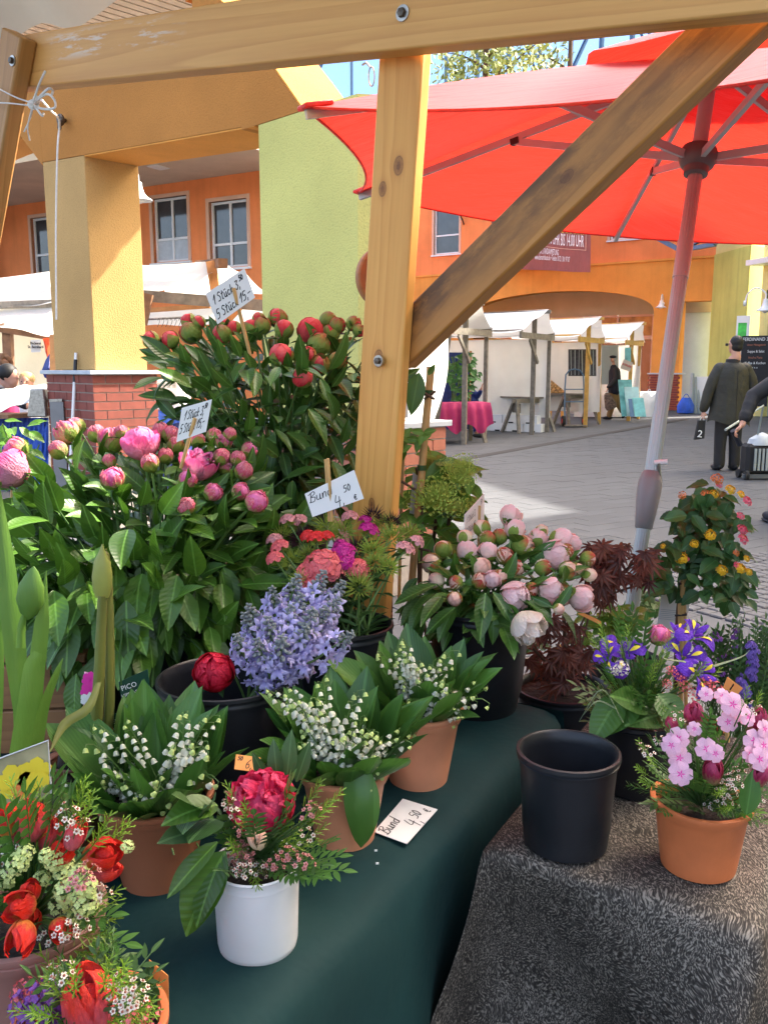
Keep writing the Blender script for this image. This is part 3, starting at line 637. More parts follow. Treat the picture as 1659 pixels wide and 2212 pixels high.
# slatted ceiling over the colonnade
cl = thing('slatted_ceiling', 'white slatted soffit above the ochre beam at the top', 'ceiling', ws(.5, 2, 4.6))
for i in range(34):
    s0 = -3.3 + i * .13
    part('slat', wbox(MB(), s0, s0 + .105, .6, 2.7, 5.1, 5.13), M_['beige'], cl, False)
part('backing', wbox(MB(), -3.3, 1.1, .6, 2.7, 5.145, 5.2), M_['grey_plastic'], cl, False)
def brick_block(parent, s0, s1, t0, t1, z0, z1, zb, mat, faces, bl=.25, hh=.077, seedoff=0):
    part('core', wbox(MB(), s0, s1, t0, t1, z0, z1), M_['mortar'], parent, False)
    th = .008; rows = int((z1 - zb) / hh)
    for r_ in range(rows):
        zt = z1 - r_ * hh - .005; zlo = zt - hh + .010
        for face in faces:
            a, b = (s0, s1) if face == 's' else (t0, t1)
            x = b - (0 if r_ % 2 else bl / 2) + (0 if face == 's' else 0)
            edges = [b]; q = b - (bl / 2 if r_ % 2 else bl)
            while q > a + .03: edges.append(q); q -= bl
            edges.append(a); edges = edges[::-1]
            for u, v in zip(edges, edges[1:]):
                u2 = u + (.005 if u > a + 1e-6 else -th); v2 = v - (.005 if v < b - 1e-6 else -th * (face == 's'))
                mb = MB()
                if face == 's': wbox(mb, u2, v2, t0 - th, t0 + .002, zlo, zt)
                else: wbox(mb, s1 - .002, s1 + th - .0005, u2 + (.0075 if u <= a + 1e-6 else 0), v2, zlo, zt)
                link('brick', mb.mesh('brick', mat, False), parent)
bb = thing('brick_foot', 'red brick plinth with grey cap under the ochre column', 'plinth', ws(-.4, .25, 0))
brick_block(bb, -.84, .05, -.05, .56, 0, 1.36, .42, M_['brick'], ('s', 't'))
part('capstone', wbox(MB(), -.89, .10, -.10, .61, 1.363, 1.398), M_['capstone'], bb, False, .004)
pb = thing('brick_foot', 'pale red brick plinth with blue grey cap right of the wooden post', 'plinth', ws(3, .25, 0))
brick_block(pb, 2.2, 3.42, -.06, .66, 0, 1.045, .35, M_['brick_pale'], ('s', 't'))
part('capstone', wbox(MB(), 2.15, 3.45, -.1, .70, 1.048, 1.085), M_['capstone'], pb, False, .004)
p = atY(915, 894, 5.6)
t = thing('sign_board', 'low curved orange brown board lying on the pale brick plinth', 'board', p)
bq = [(-.075, 0), (.075, 0), (.075, .055), (.0, .085), (-.075, .09)]
d_ = Vector((S2, S2 * .6, 0)); q_ = Vector((.15, -.3, 0)).normalized() * .02; bmx = MB()
f0 = [ws(3.2, .33, 1.085) + d_ * a * 1.6 + Vector((0, 0, b + .01)) for a, b in bq]; bmx.poly([v + q_ for v in f0]); bmx.poly([v - q_ for v in f0][::-1])
for k in range(5): bmx.quad(f0[k] + q_, f0[k] - q_, f0[(k + 1) % 5] - q_, f0[(k + 1) % 5] + q_)
part('board', bmx, M_['facade_orange'], t, False)
# broom handle, cord, hook
a = ws(-.40, -.5, .0); b2 = atY(164, 762, ws(-.42, -.06, 0).y - .05)
a = atY(157, 905, b2.y - .10); a = b2 + (a - b2) * 3.4
t = thing('broom_handle', 'white pole with black grip leaning against the ochre column', 'pole', a)
part('handle', MB().tube([a, b2 + (a - b2) * .13], .014, 10), M_['white_lamp'], t); part('grip', MB().tube([b2 + (a - b2) * .13, b2 + (a - b2) * .03], .016, 10), M_['black_plastic'], t); part('tip', MB().tube([b2 + (a - b2) * .03, b2], .013, 10), M_['paper'], t)
h = atY(131, 258, 7.7); 
t = thing('wall_hook', 'rusty bolt hook at the left end of the ochre beam', 'hook', h); part('shank', MB().tube([h + Vector((0, .3, .06)), h + Vector((0, -.02, 0)), h + Vector((0, -.04, -.08))], .018, 8).ell(h, (.035, .03, .05)), M_['bolt_dark'], t)
cd = crom([atY(90, 215, 5.2), atY(110, 238, 6.4), atY(128, 262, 7.4), atY(124, 330, 7.5), atY(121, 500, 7.6), atY(122, 690, 7.62)], 8)
tag(part('cord', MB().tube(cd, .008, 6), M_['twine']), 'thin white cord hanging from the hook down the ochre column', 'cord')
h = atY(797, 138, 7.0); t = thing('snap_hook', 'steel snap hook hanging on the yellow wall beside the beam', 'hook', h)
part('eye', MB().tube([h + Vector((-.05, .1, .03)), h + Vector((-.02, -.01, .01)), h + Vector((.015, -.02, -.03))], .008, 6), M_['steel'], t)
lp_ = [h + Vector((.02 + .022 * sin(2 * pi * k / 14), -.02, -.09 - .07 * cos(2 * pi * k / 14))) for k in range(15)]; part('ring', MB().tube(lp_, .006, 6), M_['steel'], t)
# ================================================================== MARKET STALLS
def canopy(parent, rows, mat, nu=14, nv=8, sag=.05, name='canopy'):
    """cloth over a rough net of corner points rows[j][i]"""
    J = len(rows); I = len(rows[0]); out = []; r_ = random.Random(int(abs(rows[0][0][0]) * 1000))
    ph = r_.random() * 6
    for b in range(nv * (J - 1) + 1):
        row = []
        for a in range(nu * (I - 1) + 1):
            j = min(b // nv, J - 2); v = b / nv - j; i = min(a // nu, I - 2); u = a / nu - i
            p = (rows[j][i] * (1 - u) + rows[j][i + 1] * u) * (1 - v) + (rows[j + 1][i] * (1 - u) + rows[j + 1][i + 1] * u) * v
            p = p + Vector((0, 0, -sag * 4 * u * (1 - u) * (.4 + .6 * sin(pi * v)) - sag * .6 * sin(pi * v) + .012 * sin(a * 1.3 + ph) * v)); row.append(p)
        out.append(row)
    return part(name, MB().grid(out), mat, parent, True, sharp=180)
def stall(label, P, wood, cvs, r=Vector((-.87, .5, 0)), c=Vector((.5, .87, 0)), Lr=2.5, walls=(1, 0), roofz=(2.07, 2.57), hw=1.0, front=True, slant=False):
    t = thing('market_stall', label, 'market stall', P, 'canvas market stalls on the square'); P = Vector(P); z0, z1 = roofz; Z = Vector((0, 0, 1))
    W = M_[wood]
    for e, off in enumerate((Vector((0, 0, 0)), r * Lr)):
        Q = P + off
        part('post', MB().bar(Q, Q + Z * (z1 - .02), .06, .09, up=r), W, t, False)
        part('crossbar', MB().bar(Q - c * hw - r * .08 + Z * z0, Q + c * hw - r * .08 + Z * z0, .05, .12), W, t, False)
        part('brace', MB().bar(Q + c * .02 - r * .085 + Z * (z0 - .55), Q - c * .48 - r * .085 + Z * (z0 - .07), .04, .07), W, t, False)
        part('post', MB().bar(Q + c * (hw - .04) + (c * .22 if slant else Vector((0, 0, 0))), Q + c * (hw - .04) + Z * (z0 - .06), .06, .07, up=r), W, t, False)
    part('ridge_beam', MB().bar(P - r * .35 + Z * z1, P + r * (Lr + .2) + Z * z1, .06, .07), W, t, False)
    part('eave_beam', MB().bar(P - c * (hw - .06) - r * .1 + Z * (z0 + .09), P - c * (hw - .06) + r * Lr + Z * (z0 + .09), .05, .05), W, t, False)
    part('eave_beam', MB().bar(P + c * (hw - .06) - r * .12 + Z * (z0 + .09), P + c * (hw - .06) + r * Lr + Z * (z0 + .09), .05, .05), W, t, False)
    zr = Z * (z1 + .05)
    canopy(t, [[P - r * .3 + zr, P + r * (Lr + .05) + zr], [P - c * .55 - r * .16 + Z * (z0 + .30), P - c * .55 + r * Lr + Z * (z0 + .32)], [P - c * (hw + .1) - r * .1 + Z * (z0 + .06), P - c * (hw + .1) + r * Lr + Z * (z0 + .08)]], M_[cvs])
    canopy(t, [[P - r * .3 + zr + Z * .004, P + r * (Lr + .05) + zr + Z * .004], [P + c * .5 - r * .16 + Z * (z0 + .30), P + c * .5 + r * Lr + Z * (z0 + .32)], [P + c * (hw + .04) - r * .12 + Z * (z0 + .05), P + c * (hw + .04) + r * Lr + Z * (z0 + .05)]], M_[cvs])
    def curtain(a, b, z_hi, z_lo, name, waves=9, amp=.03):
        rows = [[a * (1 - u) + b * u + Z * (z_hi * (1 - v) + z_lo * v) + (b - a).cross(Z).normalized() * (amp * sin(u * waves * 2 * pi + v) * (.3 + .7 * v)) for u in [i / 60 for i in range(61)]] for v in [j / 8 for j in range(9)]]
        part(name, MB().grid(rows), M_[cvs], t, True, sharp=180)
    if walls[0]: curtain(P + c * (hw - .02) - r * .05, P + c * (hw - .02) + r * Lr, z0 - .02, .32, 'back_wall', 7, .02)
    if walls[1]: curtain(P + c * (hw - .02) + r * (Lr + .03), P - c * (hw - .02) + r * (Lr + .03), z0 - .02, .1, 'side_wall', 5)
    return t
sp = {}
for k, (x, y) in enumerate(((1002, 960), (1148, 939), (1264, 922), (1357, 909))): sp[k] = atZ(x, y, 0)
stall('front grey timber stall with dull canvas right beside the foreground brace', sp[0], 'grey_wood', 'canvas_dull', walls=(0, 0), Lr=2.3)
stall('grey timber stall with plain white back cloth behind empty trestle table', sp[1], 'grey_wood', 'canvas', walls=(1, 1), Lr=2.6)
stall('yellow timber stall where dark forest picture hangs, third in the row', sp[2], 'yellow_wood', 'canvas', walls=(1, 1), Lr=2.3, slant=True)
stall('smallest yellow timber stall with teal pictures at the far end of row', sp[3], 'yellow_wood', 'canvas', walls=(1, 0), Lr=2.2, hw=.9, slant=True)
# loose white side canvas at far left of the row
p0, p1, p2_, p3 = atY(890, 740, 14.6), atY(968, 728, 15.4), atY(925, 935, 14.0), atY(880, 935, 13.5)
t = thing('canvas_curtain', 'white canvas side curtain on a slanted grey pole behind the bamboo cane', 'curtain', atZ(920, 960, 0))
rows = []
for j in range(9):
    v = j / 8; a = p0 * (1 - v) + p3 * v; b = p1 * (1 - v) + p2_ * v; b = b + Vector((.12 * sin(pi * v), 0, 0)); rows.append([a * (1 - u) + b * u + Vector((0, .05 * sin(u * 9 + v * 2), 0)) for u in [i / 14 for i in range(15)]])
part('cloth', MB().grid(rows), M_['canvas'], t, True, sharp=180); part('pole', MB().bar(atY(970, 722, 15.45), atZ(936, 962, 0), .07, .07), M_['grey_wood'], t, False)
# trestles and table boards
def trestle(label, P, ang, wood='grey_wood', L=.95, h=.74, group='wooden trestles under the stall tables'):
    t = thing('trestle', label, 'trestle', P, group); M = Matrix.Translation(P) @ Matrix.Rotation(ang, 4, 'Z')
    part('top_rail', MB().box((-L / 2, -.04, h - .09), (L / 2, .04, h), M), M_[wood], t, False)
    for sx in (-1, 1):
        part('gusset', MB().box((sx * (L / 2 - .12) - .015, -.13, h - .30), (sx * (L / 2 - .12) + .015, .13, h - .095), M), M_[wood], t, False)
        for sy in (-1, 1): part('leg', MB().bar(M @ Vector((sx * (L / 2 - .085), sy * .05, h - .04)), M @ Vector((sx * (L / 2 + .04), sy * .29, 0)), .05, .07, up=M.to_3x3() @ Vector((1, 0, 0))), M_[wood], t, False)
    return t
ca = math.atan2(.87, .5)
def board(label, a, b, w=.55, th=.035, mat='grey_wood', cat='table board'):
    d = (b - a); t = thing('table_board', label, cat, (a + b) / 2)
    q = Vector((-d.y, d.x, 0)).normalized()
    for k in range(3): part('plank', MB().bar(a + q * (k - 1) * w / 3, b + q * (k - 1) * w / 3, w / 3 - .01, th), M_[mat], t, False)
T1 = atZ(985, 958, 0); T2 = atZ(1146, 935, 0); T3 = atZ(1058, 925, 0); T4 = atZ(1250, 918, 0)
trestle('trestle under the magenta cloth, nearest of the square', T1 + Vector((0, .25, 0)), ca - .6)
trestle('trestle at the right end of the empty grey table board', T2 + Vector((0, .3, 0)), ca - .5)
trestle('trestle at the left end of the empty grey table board', T3 + Vector((0, .3, 0)), ca - .5)
trestle('trestle beside the hand truck in the third stall', T4 + Vector((0, .3, 0)), ca - .5)
board('empty grey plank table top on two trestles before white cloth', T3 + Vector((-.2, .3, .76)), T2 + Vector((.25, .3, .76)))
board('grey plank table top behind the hand truck with flowered parcels', T4 + Vector((-1.2, .8, .76)), T4 + Vector((.2, .3, .76)))
# magenta cloth over the first trestle
MT = Matrix.Translation(T1 + Vector((0, .25, 0))) @ Matrix.Rotation(ca - .6, 4, 'Z')
prof = [(-.42, .28), (-.40, .45), (-.36, .62), (-.33, .765), (-.1, .775), (.15, .775), (.36, .765), (.40, .6), (.42, .33)]
rows = []
for k, (y, z) in enumerate(prof):
    rows.append([MT @ Vector((-.62 + 1.2 * i / 40, y + .03 * sin(i * .9) * (z < .7), z + (.09 * sin(i * .35 + (y > 0) * 2) if z < .35 else 0))) for i in range(41)])
tag(part('tablecloth', MB().grid(rows), M_['magenta_cloth'], None, True, sharp=180), 'magenta cloth draped over the first trestle table', 'tablecloth')
# blue panel and the big leafy bunch behind the magenta cloth
bp = T1 + Vector((.05, 1.0, 0))
t = thing('blue_screen', 'dark blue display panel standing behind the leafy bunch', 'panel', bp); part('sheet', MB().box((-.75, 0, .2), (.28, .04, 1.72), Matrix.Translation(bp)), M_['blue_cloth'], t, False); part('frame', MB().box((-.79, -.01, 0), (-.752, .05, 1.75), Matrix.Translation(bp)).box((.282, -.01, 0), (.32, .05, 1.75), Matrix.Translation(bp)), M_['orange_wood'], t, False)
# crates of white card under the back cloth
k = 0
for r_ in range(2):
    for i in range(6):
        p = sp[1] + Vector((.5, .87, 0)) * .86 + Vector((-.87, .5, 0)) * (.05 + i * .42 + .1 * r_) + Vector((0, 0, r_ * .185))
        t = thing('card_box', f'white card flower box, {NUM[5 - i]} from the left in the {"upper" if r_ else "lower"} row under the back cloth', 'box', p, 'white boxes under the white back cloth')
        MX = Matrix.Translation(p) @ Matrix.Rotation(math.atan2(.5, -.87), 4, 'Z')
        part('body', MB().box((0, -.13, 0), (.40, .13, .18), MX), M_['white_cloth'], t, False)
        part('slot', MB().box((.14, .131, .0), (.26, .134, .03), MX), M_['black_fabric'], t, False)
# hand truck
H = atZ(1240, 921, 0); X = Vector((1, .1, 0)).normalized()
t = thing('hand_truck', 'grey tubular hand truck with two wheels before the third stall', 'hand truck', H)
fp_ = [H + X * a + Vector((0, .0, z)) + Vector((0, .12 * z, 0)) for a, z in ((-.24, .05), (-.24, .9), (-.22, 1.25), (-.13, 1.36), (.0, 1.39), (.13, 1.36), (.22, 1.25), (.24, .9), (.24, .05))]
part('frame', MB().tube(fp_, .02, 8), M_['steel_blue'], t)
part('crossbar', MB().tube([fp_[1] + Vector((0, 0, -.3)), fp_[7] + Vector((0, 0, -.3))], .016, 6).tube([fp_[1], fp_[7]], .016, 6), M_['steel_blue'], t)
part('plate', MB().box((-.26, -.28, .02), (.26, .0, .045), Matrix.Translation(H)), M_['grey_wood'], t, False)
for s in (-1, 1):
    w = part('wheel', MB().tube([H + X * s * .26 + Vector((-.035, .05, .13)), H + X * s * .26 + Vector((.035, .05, .13))], .13, 20), M_['dark_rubber'], t)
    part('rim', MB().tube([H + X * s * .26 + Vector((-.04, .05, .13)), H + X * s * .26 + Vector((.04, .05, .13))], .06, 14), M_['red_vinyl'], w)
# flowered parcels on the board, pictures
surf('floral_wrap', (.55, .28, .10), .6, .9, 22)
pc = T4 + Vector((-.75, .65, .78))
t = thing('wrapped_parcel', 'flower patterned parcel leaning on the table behind the hand truck', 'parcel', pc); part('body', MB().hexa([pc + Vector(v) for v in ((-.3, -.1, 0), (.55, -.1, 0), (.55, .12, 0), (-.3, .12, 0), (-.22, -.05, .52), (.0, -.05, .45), (.0, .06, .45), (-.22, .06, .52))]), M_['floral_wrap'], t, False, .02)
def picture(label, x0, x1, y0, y1, Y, mat, tilt=.0, frame_=None):
    a, b, c, d = atY(x0, y1, Y), atY(x1, y1, Y), atY(x1, y0, Y), atY(x0, y0, Y); o = Vector((0, .03, 0)); tl = Vector((0, tilt, 0))
    t = thing('picture', label, 'picture', (a + b) / 2); part('canvas_face', MB().hexa([a, b, b + o, a + o, d + tl, c + tl, c + o + tl, d + o + tl]), M_[mat], t, False)
    return t
t = picture('dark birch forest picture hanging in the third stall', 1228, 1288, 754, 812, 21.6, 'picture_dark')
for k in range(7): part('tree_trunk', MB().bar(atY(1234 + k * 8, 810, 21.55), atY(1233 + k * 8 + (k % 3), 756, 21.55), .012 + .01 * (k % 2), .01, up=(0, 1, 0)), M_['membrane'], t, False)
picture('large pale grey green picture behind the man in the flat cap', 1298, 1336, 745, 830, 24.2, 'membrane')
picture('small tall teal picture hanging on the last stall post', 1350, 1363, 750, 792, 22.4, 'picture_teal')
picture('tall teal picture leaning left in the row on the ground', 1343, 1372, 820, 899, 23.0, 'picture_teal', .35)
picture('wide pale teal picture leaning in front of the taller one', 1355, 1386, 836, 899, 22.7, 'picture_pale', .3)
picture('narrow light teal picture leaning at the very front', 1372, 1396, 860, 900, 22.4, 'picture_teal', .25)
picture('grey card edge leaning beside the teal pictures', 1362, 1370, 862, 900, 22.3, 'steel_blue', .2)
p = atY(1354, 789, 22.3); t = thing('card_sign', 'cream card with red lettering tilted on the last stall post', 'sign', p)
part('sheet', MB().box((-.13, 0, -.12), (.13, .01, .12), Matrix.Translation(p) @ Matrix.Rotation(R(20), 4, 'Y')), M_['beige'], t, False); put_text('ATELIER', .07, Matrix.Translation(p) @ Matrix.Rotation(R(20), 4, 'Y') @ Matrix.Translation((0, -.008, 0)) @ RX, M_['red_vinyl'], t)
# table with pale cloth in the last stalls
q = atZ(1300, 895, 0); q.y = 25.3
tag(part('tablecloth', MB().grid([[q + Vector((-1.3 + 2.6 * i / 30, y + .03 * sin(i * 1.7) * (z < .7), z)) for i in range(31)] for y, z in ((-.42, .04), (-.40, .4), (-.38, .74), (.3, .745), (.32, .1))]), M_['white_cloth'], None, True, sharp=180), 'pale grey cloth over the picture seller table', 'tablecloth')
# bags and rolled tubes by the brick foot of the arcade
q = atZ(1412, 893, 0)
for k, (lab, dx, mat, w, h_) in enumerate((('white plastic carrier bag by the brick pier foot', -.25, 'white_cloth', .2, .62), ('bright blue bag slumped by the brick pier foot', .05, 'bright_blue', .26, .42), ('blue shopping bag leaning right of the umbrella pole', .95, 'bright_blue', .26, .5))):
    c = q + Vector((dx, -.25 + .06 * k, 0)); t = thing('shopping_bag', lab, 'bag', c)
    part('body', MB().lathe([(w * .3, 0), (w, .03), (w * 1.05, h_ * .5), (w * .7, h_ * .85), (w * .5, h_)], 14, Matrix.Translation(c) @ Matrix.Diagonal((1, .6, 1, 1))), M_[mat], t); part('handle', MB().tube(curve(c + Vector((-w * .4, 0, h_ * .95)), c + Vector((0, 0, h_ * 1.5)), c + Vector((w * .4, 0, h_ * .95))), .012, 6), M_[mat], t)
for k in range(3):
    c = q + Vector((1.15 + .14 * k, -.1 + .05 * k, 0)); tag(part('rolled_tube', MB().tube([c, c + Vector((-.03 * k, .12, 1.25 - .12 * k))], .055, 12), M_['membrane']), ('tallest', 'middle', 'shortest')[k] + ' silver rolled tube leaning right of the brick pier foot', 'tube', 'rolled tubes by the pier')
# ---- left stalls
def lstall(label, parts):
    t = thing('market_stall', label, 'market stall', parts, 'canvas market stalls on the left'); return t
t = lstall('white canvas stall between ochre column and lime pier with hanging rail', atZ(470, 1000, 0) * 1.0)
A_, B_, C_ = 10.6, 9.6, 9.3
canopy(t, [[atY(255, 574, 12.2), atY(478, 561, 10.0)], [atY(255, 600, 11.6), atY(450, 592, 9.7)], [atY(255, 628, 11.2), atY(400, 612, 9.4)]], M_['canvas'], sag=.06)
canopy(t, [[atY(478, 560, 10.0), atY(300, 572, 13.8)], [atY(530, 588, 10.6), atY(350, 600, 14.2)], [atY(580, 632, 11.2), atY(360, 640, 14.6)]], M_['canvas'], sag=.05)
canopy(t, [[atY(250, 665, 13.6), atY(580, 656, 11.6)], [atY(250, 700, 13.4), atY(580, 700, 11.5)]], M_['canvas'], sag=.04, name='valance')
part('post', MB().bar(atY(456, 568, 9.9), atZ(462, 1180, 0) * 1.0 + Vector((0, 2, 0)), .10, .10, up=(1, 0, 0)), M_['orange_wood'], t, False)
part('ridge_beam', MB().bar(atY(482, 568, 9.6), atY(430, 572, 11.5), .10, .10), M_['brown_wood'], t, False)
part('crossbar', MB().bar(atY(308, 638, 9.9), atY(600, 662, 9.9), .05, .12), M_['grey_wood'], t, False)
part('rail', MB().bar(atY(320, 670, 10.4), atY(455, 660, 10.2), .05, .05), M_['orange_wood'], t, False)
part('plate', MB().bar(atY(320, 634, 9.75), atY(306, 700, 9.75), .07, .11), M_['brown_wood'], t, False)
part('brace', MB().bar(atY(516, 662, 9.85), atY(472, 712, 9.85), .05, .09), M_['orange_wood'], t, False)
hr = MB().tube([atY(300, 690, 10.8), atY(420, 684, 10.6)], .014, 6)
part('clothes_rail', hr, M_['steel'], t)
for k in range(7): p = atY(343 + k * 9, 690, 10.6); part('hook', MB().tube(crom([p + Vector((-.012, 0, -.01)), p + Vector((0, 0, .012)), p + Vector((.012, 0, -.01)), p + Vector((.0, 0, -.05)), p + Vector((-.02, 0, -.085))], 3), .003, 5), M_['bolt_dark'], t)
t = lstall('white canvas stall at far left behind the ochre column', atZ(60, 1010, 0))
canopy(t, [[atY(-140, 612, 13.5), atY(130, 582, 12.0)], [atY(-140, 640, 12.6), atY(130, 616, 11.2)], [atY(-140, 672, 12), atY(130, 652, 10.8)]], M_['canvas'], sag=.05)
canopy(t, [[atY(-140, 668, 12.2), atY(130, 656, 11)], [atY(-140, 680, 11.6), atY(135, 690, 10.2)], [atY(-140, 668, 11.0), atY(140, 732, 9.6)]], M_['canvas'], sag=.04, name='valance')
part('crossbar', MB().bar(atY(-120, 663, 11.9), atY(135, 654, 10.9), .05, .09), M_['grey_wood'], t, False)
part('crossbar', MB().bar(atY(-100, 692, 10.8), atY(140, 730, 10.4), .06, .10), M_['brown_wood'], t, False)
part('post', MB().bar(atY(16, 700, 10.7), atZ(30, 1060, 0), .1, .1, up=(1, 0, 0)), M_['brown_wood'], t, False)
part('post', MB().bar(atY(121, 725, 9.6), atZ(126, 1090, 0), .11, .09, up=(0, 1, 0)), M_['orange_wood'], t, False)
part('brace', MB().bar(atY(122, 780, 9.5), atY(152, 740, 9.5), .10, .05, up=(0, 1, 0)), M_['orange_wood'], t, False)
surf('cream_cloth', (.72, .66, .50), .85, .06, 2, .3, 4, .05, trans=.2)
canopy(t, [[atY(-200, 708, 12.6), atY(150, 722, 12.0)], [atY(-200, 980, 12.4), atY(150, 980, 11.8)]], M_['cream_cloth'], sag=.02, name='back_wall')
part('sheet', MB().hexa([atY(67, 761, 10.3), atY(88, 760, 10.3), atY(88, 760, 10.32), atY(67, 761, 10.32), atY(66, 733, 10.3), atY(88, 733, 10.3), atY(88, 733, 10.32), atY(66, 733, 10.32)]), M_['paper'], t, False)
for k, s in enumerate(('Bäckerei', 'St. Bernhard')): put_text(s, .045, Matrix.Translation(atY(77, 741 + k * 8, 10.27)) @ RX, M_['ink'], t, .8)
surf('orange_cloth', (.80, .10, .02), .8, .3, 9, .3, 8, .04, trans=.2)
def ragged(name, label, cat, pts, Y, mat, th=.12):
    c = sum(pts[i][0] for i in range(len(pts))) / len(pts), sum(p_[1] for p_ in pts) / len(pts); m = MB(); P_ = [atY(x, y, Y) for x, y in pts]; cc = atY(*c, Y - th)
    bk_ = atY(*c, Y + th); n_ = len(P_)
    for k in range(n_):
        m.poly([P_[k], P_[(k + 1) % n_], cc]); m.poly([P_[(k + 1) % n_], P_[k], bk_])
    return tag(part(name, m, mat, None, True, sharp=50), label, cat)
ragged('hanging_scarf', 'orange red scarf hanging on the post left of the column', 'scarf', [(92, 730), (108, 729), (109, 752), (104, 778), (98, 760), (96, 745)], 9.9, M_['orange_cloth'])
ragged('hanging_bag', 'blue cloth bag hanging on the post left of the column', 'bag', [(108, 762), (116, 775), (118, 812), (110, 822), (96, 815), (90, 800), (98, 778)], 9.75, M_['blue_cloth'])
ragged('hanging_jacket', 'dark blue jacket hanging between post and ochre column', 'jacket', [(132, 762), (150, 750), (152, 840), (138, 842), (130, 800)], 9.8, M_['navy'])
# counter at the left with white sheet, steel bin, blue tarpaulin
q = atZ(30, 1130, 0)
t = thing('sales_counter', 'counter wrapped in shiny blue tarpaulin at the left edge', 'counter', atY(40, 1000, 8.3))
rows = [[atY(x, y, 8.6 - .25 * (x + 40) / 150 + .03 * sin(x * .7 + y * .05)) for x in range(-40, 110, 5)] for y in (902, 930, 960, 1000, 1060)]
part('tarpaulin', MB().grid(rows), M_['bright_blue'], t, True, sharp=180)
part('top', MB().bar(atY(-60, 898, 8.7), atY(64, 897, 8.35), .5, .04), M_['brown_wood'], t, False)
part('panel', MB().hexa([atY(106, 868, 7.9), atY(134, 867, 7.9), atY(134, 867, 8.3), atY(106, 868, 8.3), atY(106, 862, 7.9), atY(134, 861, 7.9), atY(134, 861, 8.3), atY(106, 862, 8.3)][:8]), M_['steel'], t, False)
pa, pb_ = atY(107, 868, 7.9), atY(136, 868, 7.9)
part('side_panel', MB().hexa([pa - Vector((0, 0, .9)), pb_ - Vector((0, 0, .9)), pb_ + Vector((0, .3, -.9)), pa + Vector((0, .3, -.9)), pa, pb_, pb_ + Vector((0, .3, 0)), pa + Vector((0, .3, 0))]), M_['anodised'], t, False)
rows = []
for v, (yl, yr, Y) in enumerate(((893, 862, 8.2), (868, 842, 8.4), (850, 838, 8.8), (846, 836, 9.2))):
    rows.append([atY(-10 + 150 * u, yl * (1 - u) + yr * u - 10 * sin(pi * u) + 2 * sin(u * 20 + v), Y) for u in [i / 20 for i in range(21)]])
tag(part('counter_cloth', MB().grid(rows), M_['canvas'], None, True, sharp=180), 'crumpled white cloth spread over the left counter', 'cloth')
q = atY(82, 870, 8.15); tag(part('steel_tray', MB().hexa([q + Vector(v) for v in ((-.09, -.05, -.13), (.09, -.05, -.13), (.09, .3, -.13), (-.09, .3, -.13), (-.05, -.05, .13), (.08, -.05, .13), (.08, .3, .13), (-.05, .3, .13))]), M_['steel'], None, False, .01), 'steel serving container on the left counter beside the brick plinth', 'container')
# white vented box on blue-covered table between column and peonies
p = atY(326, 886, 8.9); q = atY(386, 886, 8.7); up = Vector((0, 0, (p - atY(326, 820, 8.9)).z * -1))
t = thing('vented_cabinet', 'white metal box with vent slots behind the red peonies', 'box', p)
o_ = Vector((.05, .35, 0)); q2_ = q + Vector((.0, 0, 0))
part('body', MB().hexa([p, q, q + o_, p + o_, p + up, q + up, q + up + o_, p + up + o_]), M_['white_plastic'], t, False, .01)
for r_ in range(2):
    for i in range(5):
        for j in range(3):
            c = p + (q - p) * (.12 + i * .19) + up * (.86 - .52 * r_ - j * .055); part('vent', MB().cbox(c + Vector((0, -.008, 0)), (.035, .01, .009)), M_['membrane'], t, False)
t = thing('covered_table', 'table under bright blue sheet carrying the white vented box', 'table', atY(355, 930, 8.8))
a, b2 = atY(300, 890, 8.75), atY(400, 888, 8.6); part('cloth', MB().grid([[a * (1 - u) + b2 * u + Vector((0, dy + .02 * sin(u * 25) * (dz < 0), dz + (.02 * sin(u * 9) if dz < -.1 else 0))) for u in [i / 24 for i in range(25)]] for dy, dz in ((.5, 0), (.0, 0), (-.03, -.05), (-.03, -.13))]), M_['bright_blue'], t, True, sharp=180)
part('skirt', MB().hexa([a + Vector((0, .03, -.85)), b2 + Vector((0, .03, -.85)), b2 + Vector((0, .4, -.85)), a + Vector((0, .4, -.85)), a + Vector((0, .03, -.04)), b2 + Vector((0, .03, -.04)), b2 + Vector((0, .4, -.04)), a + Vector((0, .4, -.04))]), M_['blue_cloth'], t, False)
for k, (x, y) in enumerate(((402, 796), (412, 800))):
    p = atY(x, y, 8.6 + k * .2); tag(part('glass_bauble', MB().ell(p, (.035, .035, .035), 16, 10).tube([p, p + Vector((0, 0, .12))], .003, 5), M_['red_vinyl']), ('left' if k == 0 else 'right') + ' red glass bauble hanging left of the red peonies', 'bauble')
# round wooden disc behind the post
c = atY(832, 600, 2.6); t = thing('wooden_disc', 'round brown wooden disc half hidden behind the pine post', 'disc', c)
woodmat('disc_wood', (.26, .10, .03), (.42, .19, .06), ring=10)
part('disc', MB().lathe([(.001, -.015), (.085, -.015), (.09, -.01), (.09, .01), (.085, .015), (.001, .015)], 40, Matrix.Translation(c) @ Matrix.Rotation(R(25), 4, 'Z') @ Matrix.Rotation(pi / 2, 4, 'X')), M_['disc_wood'], t, True)
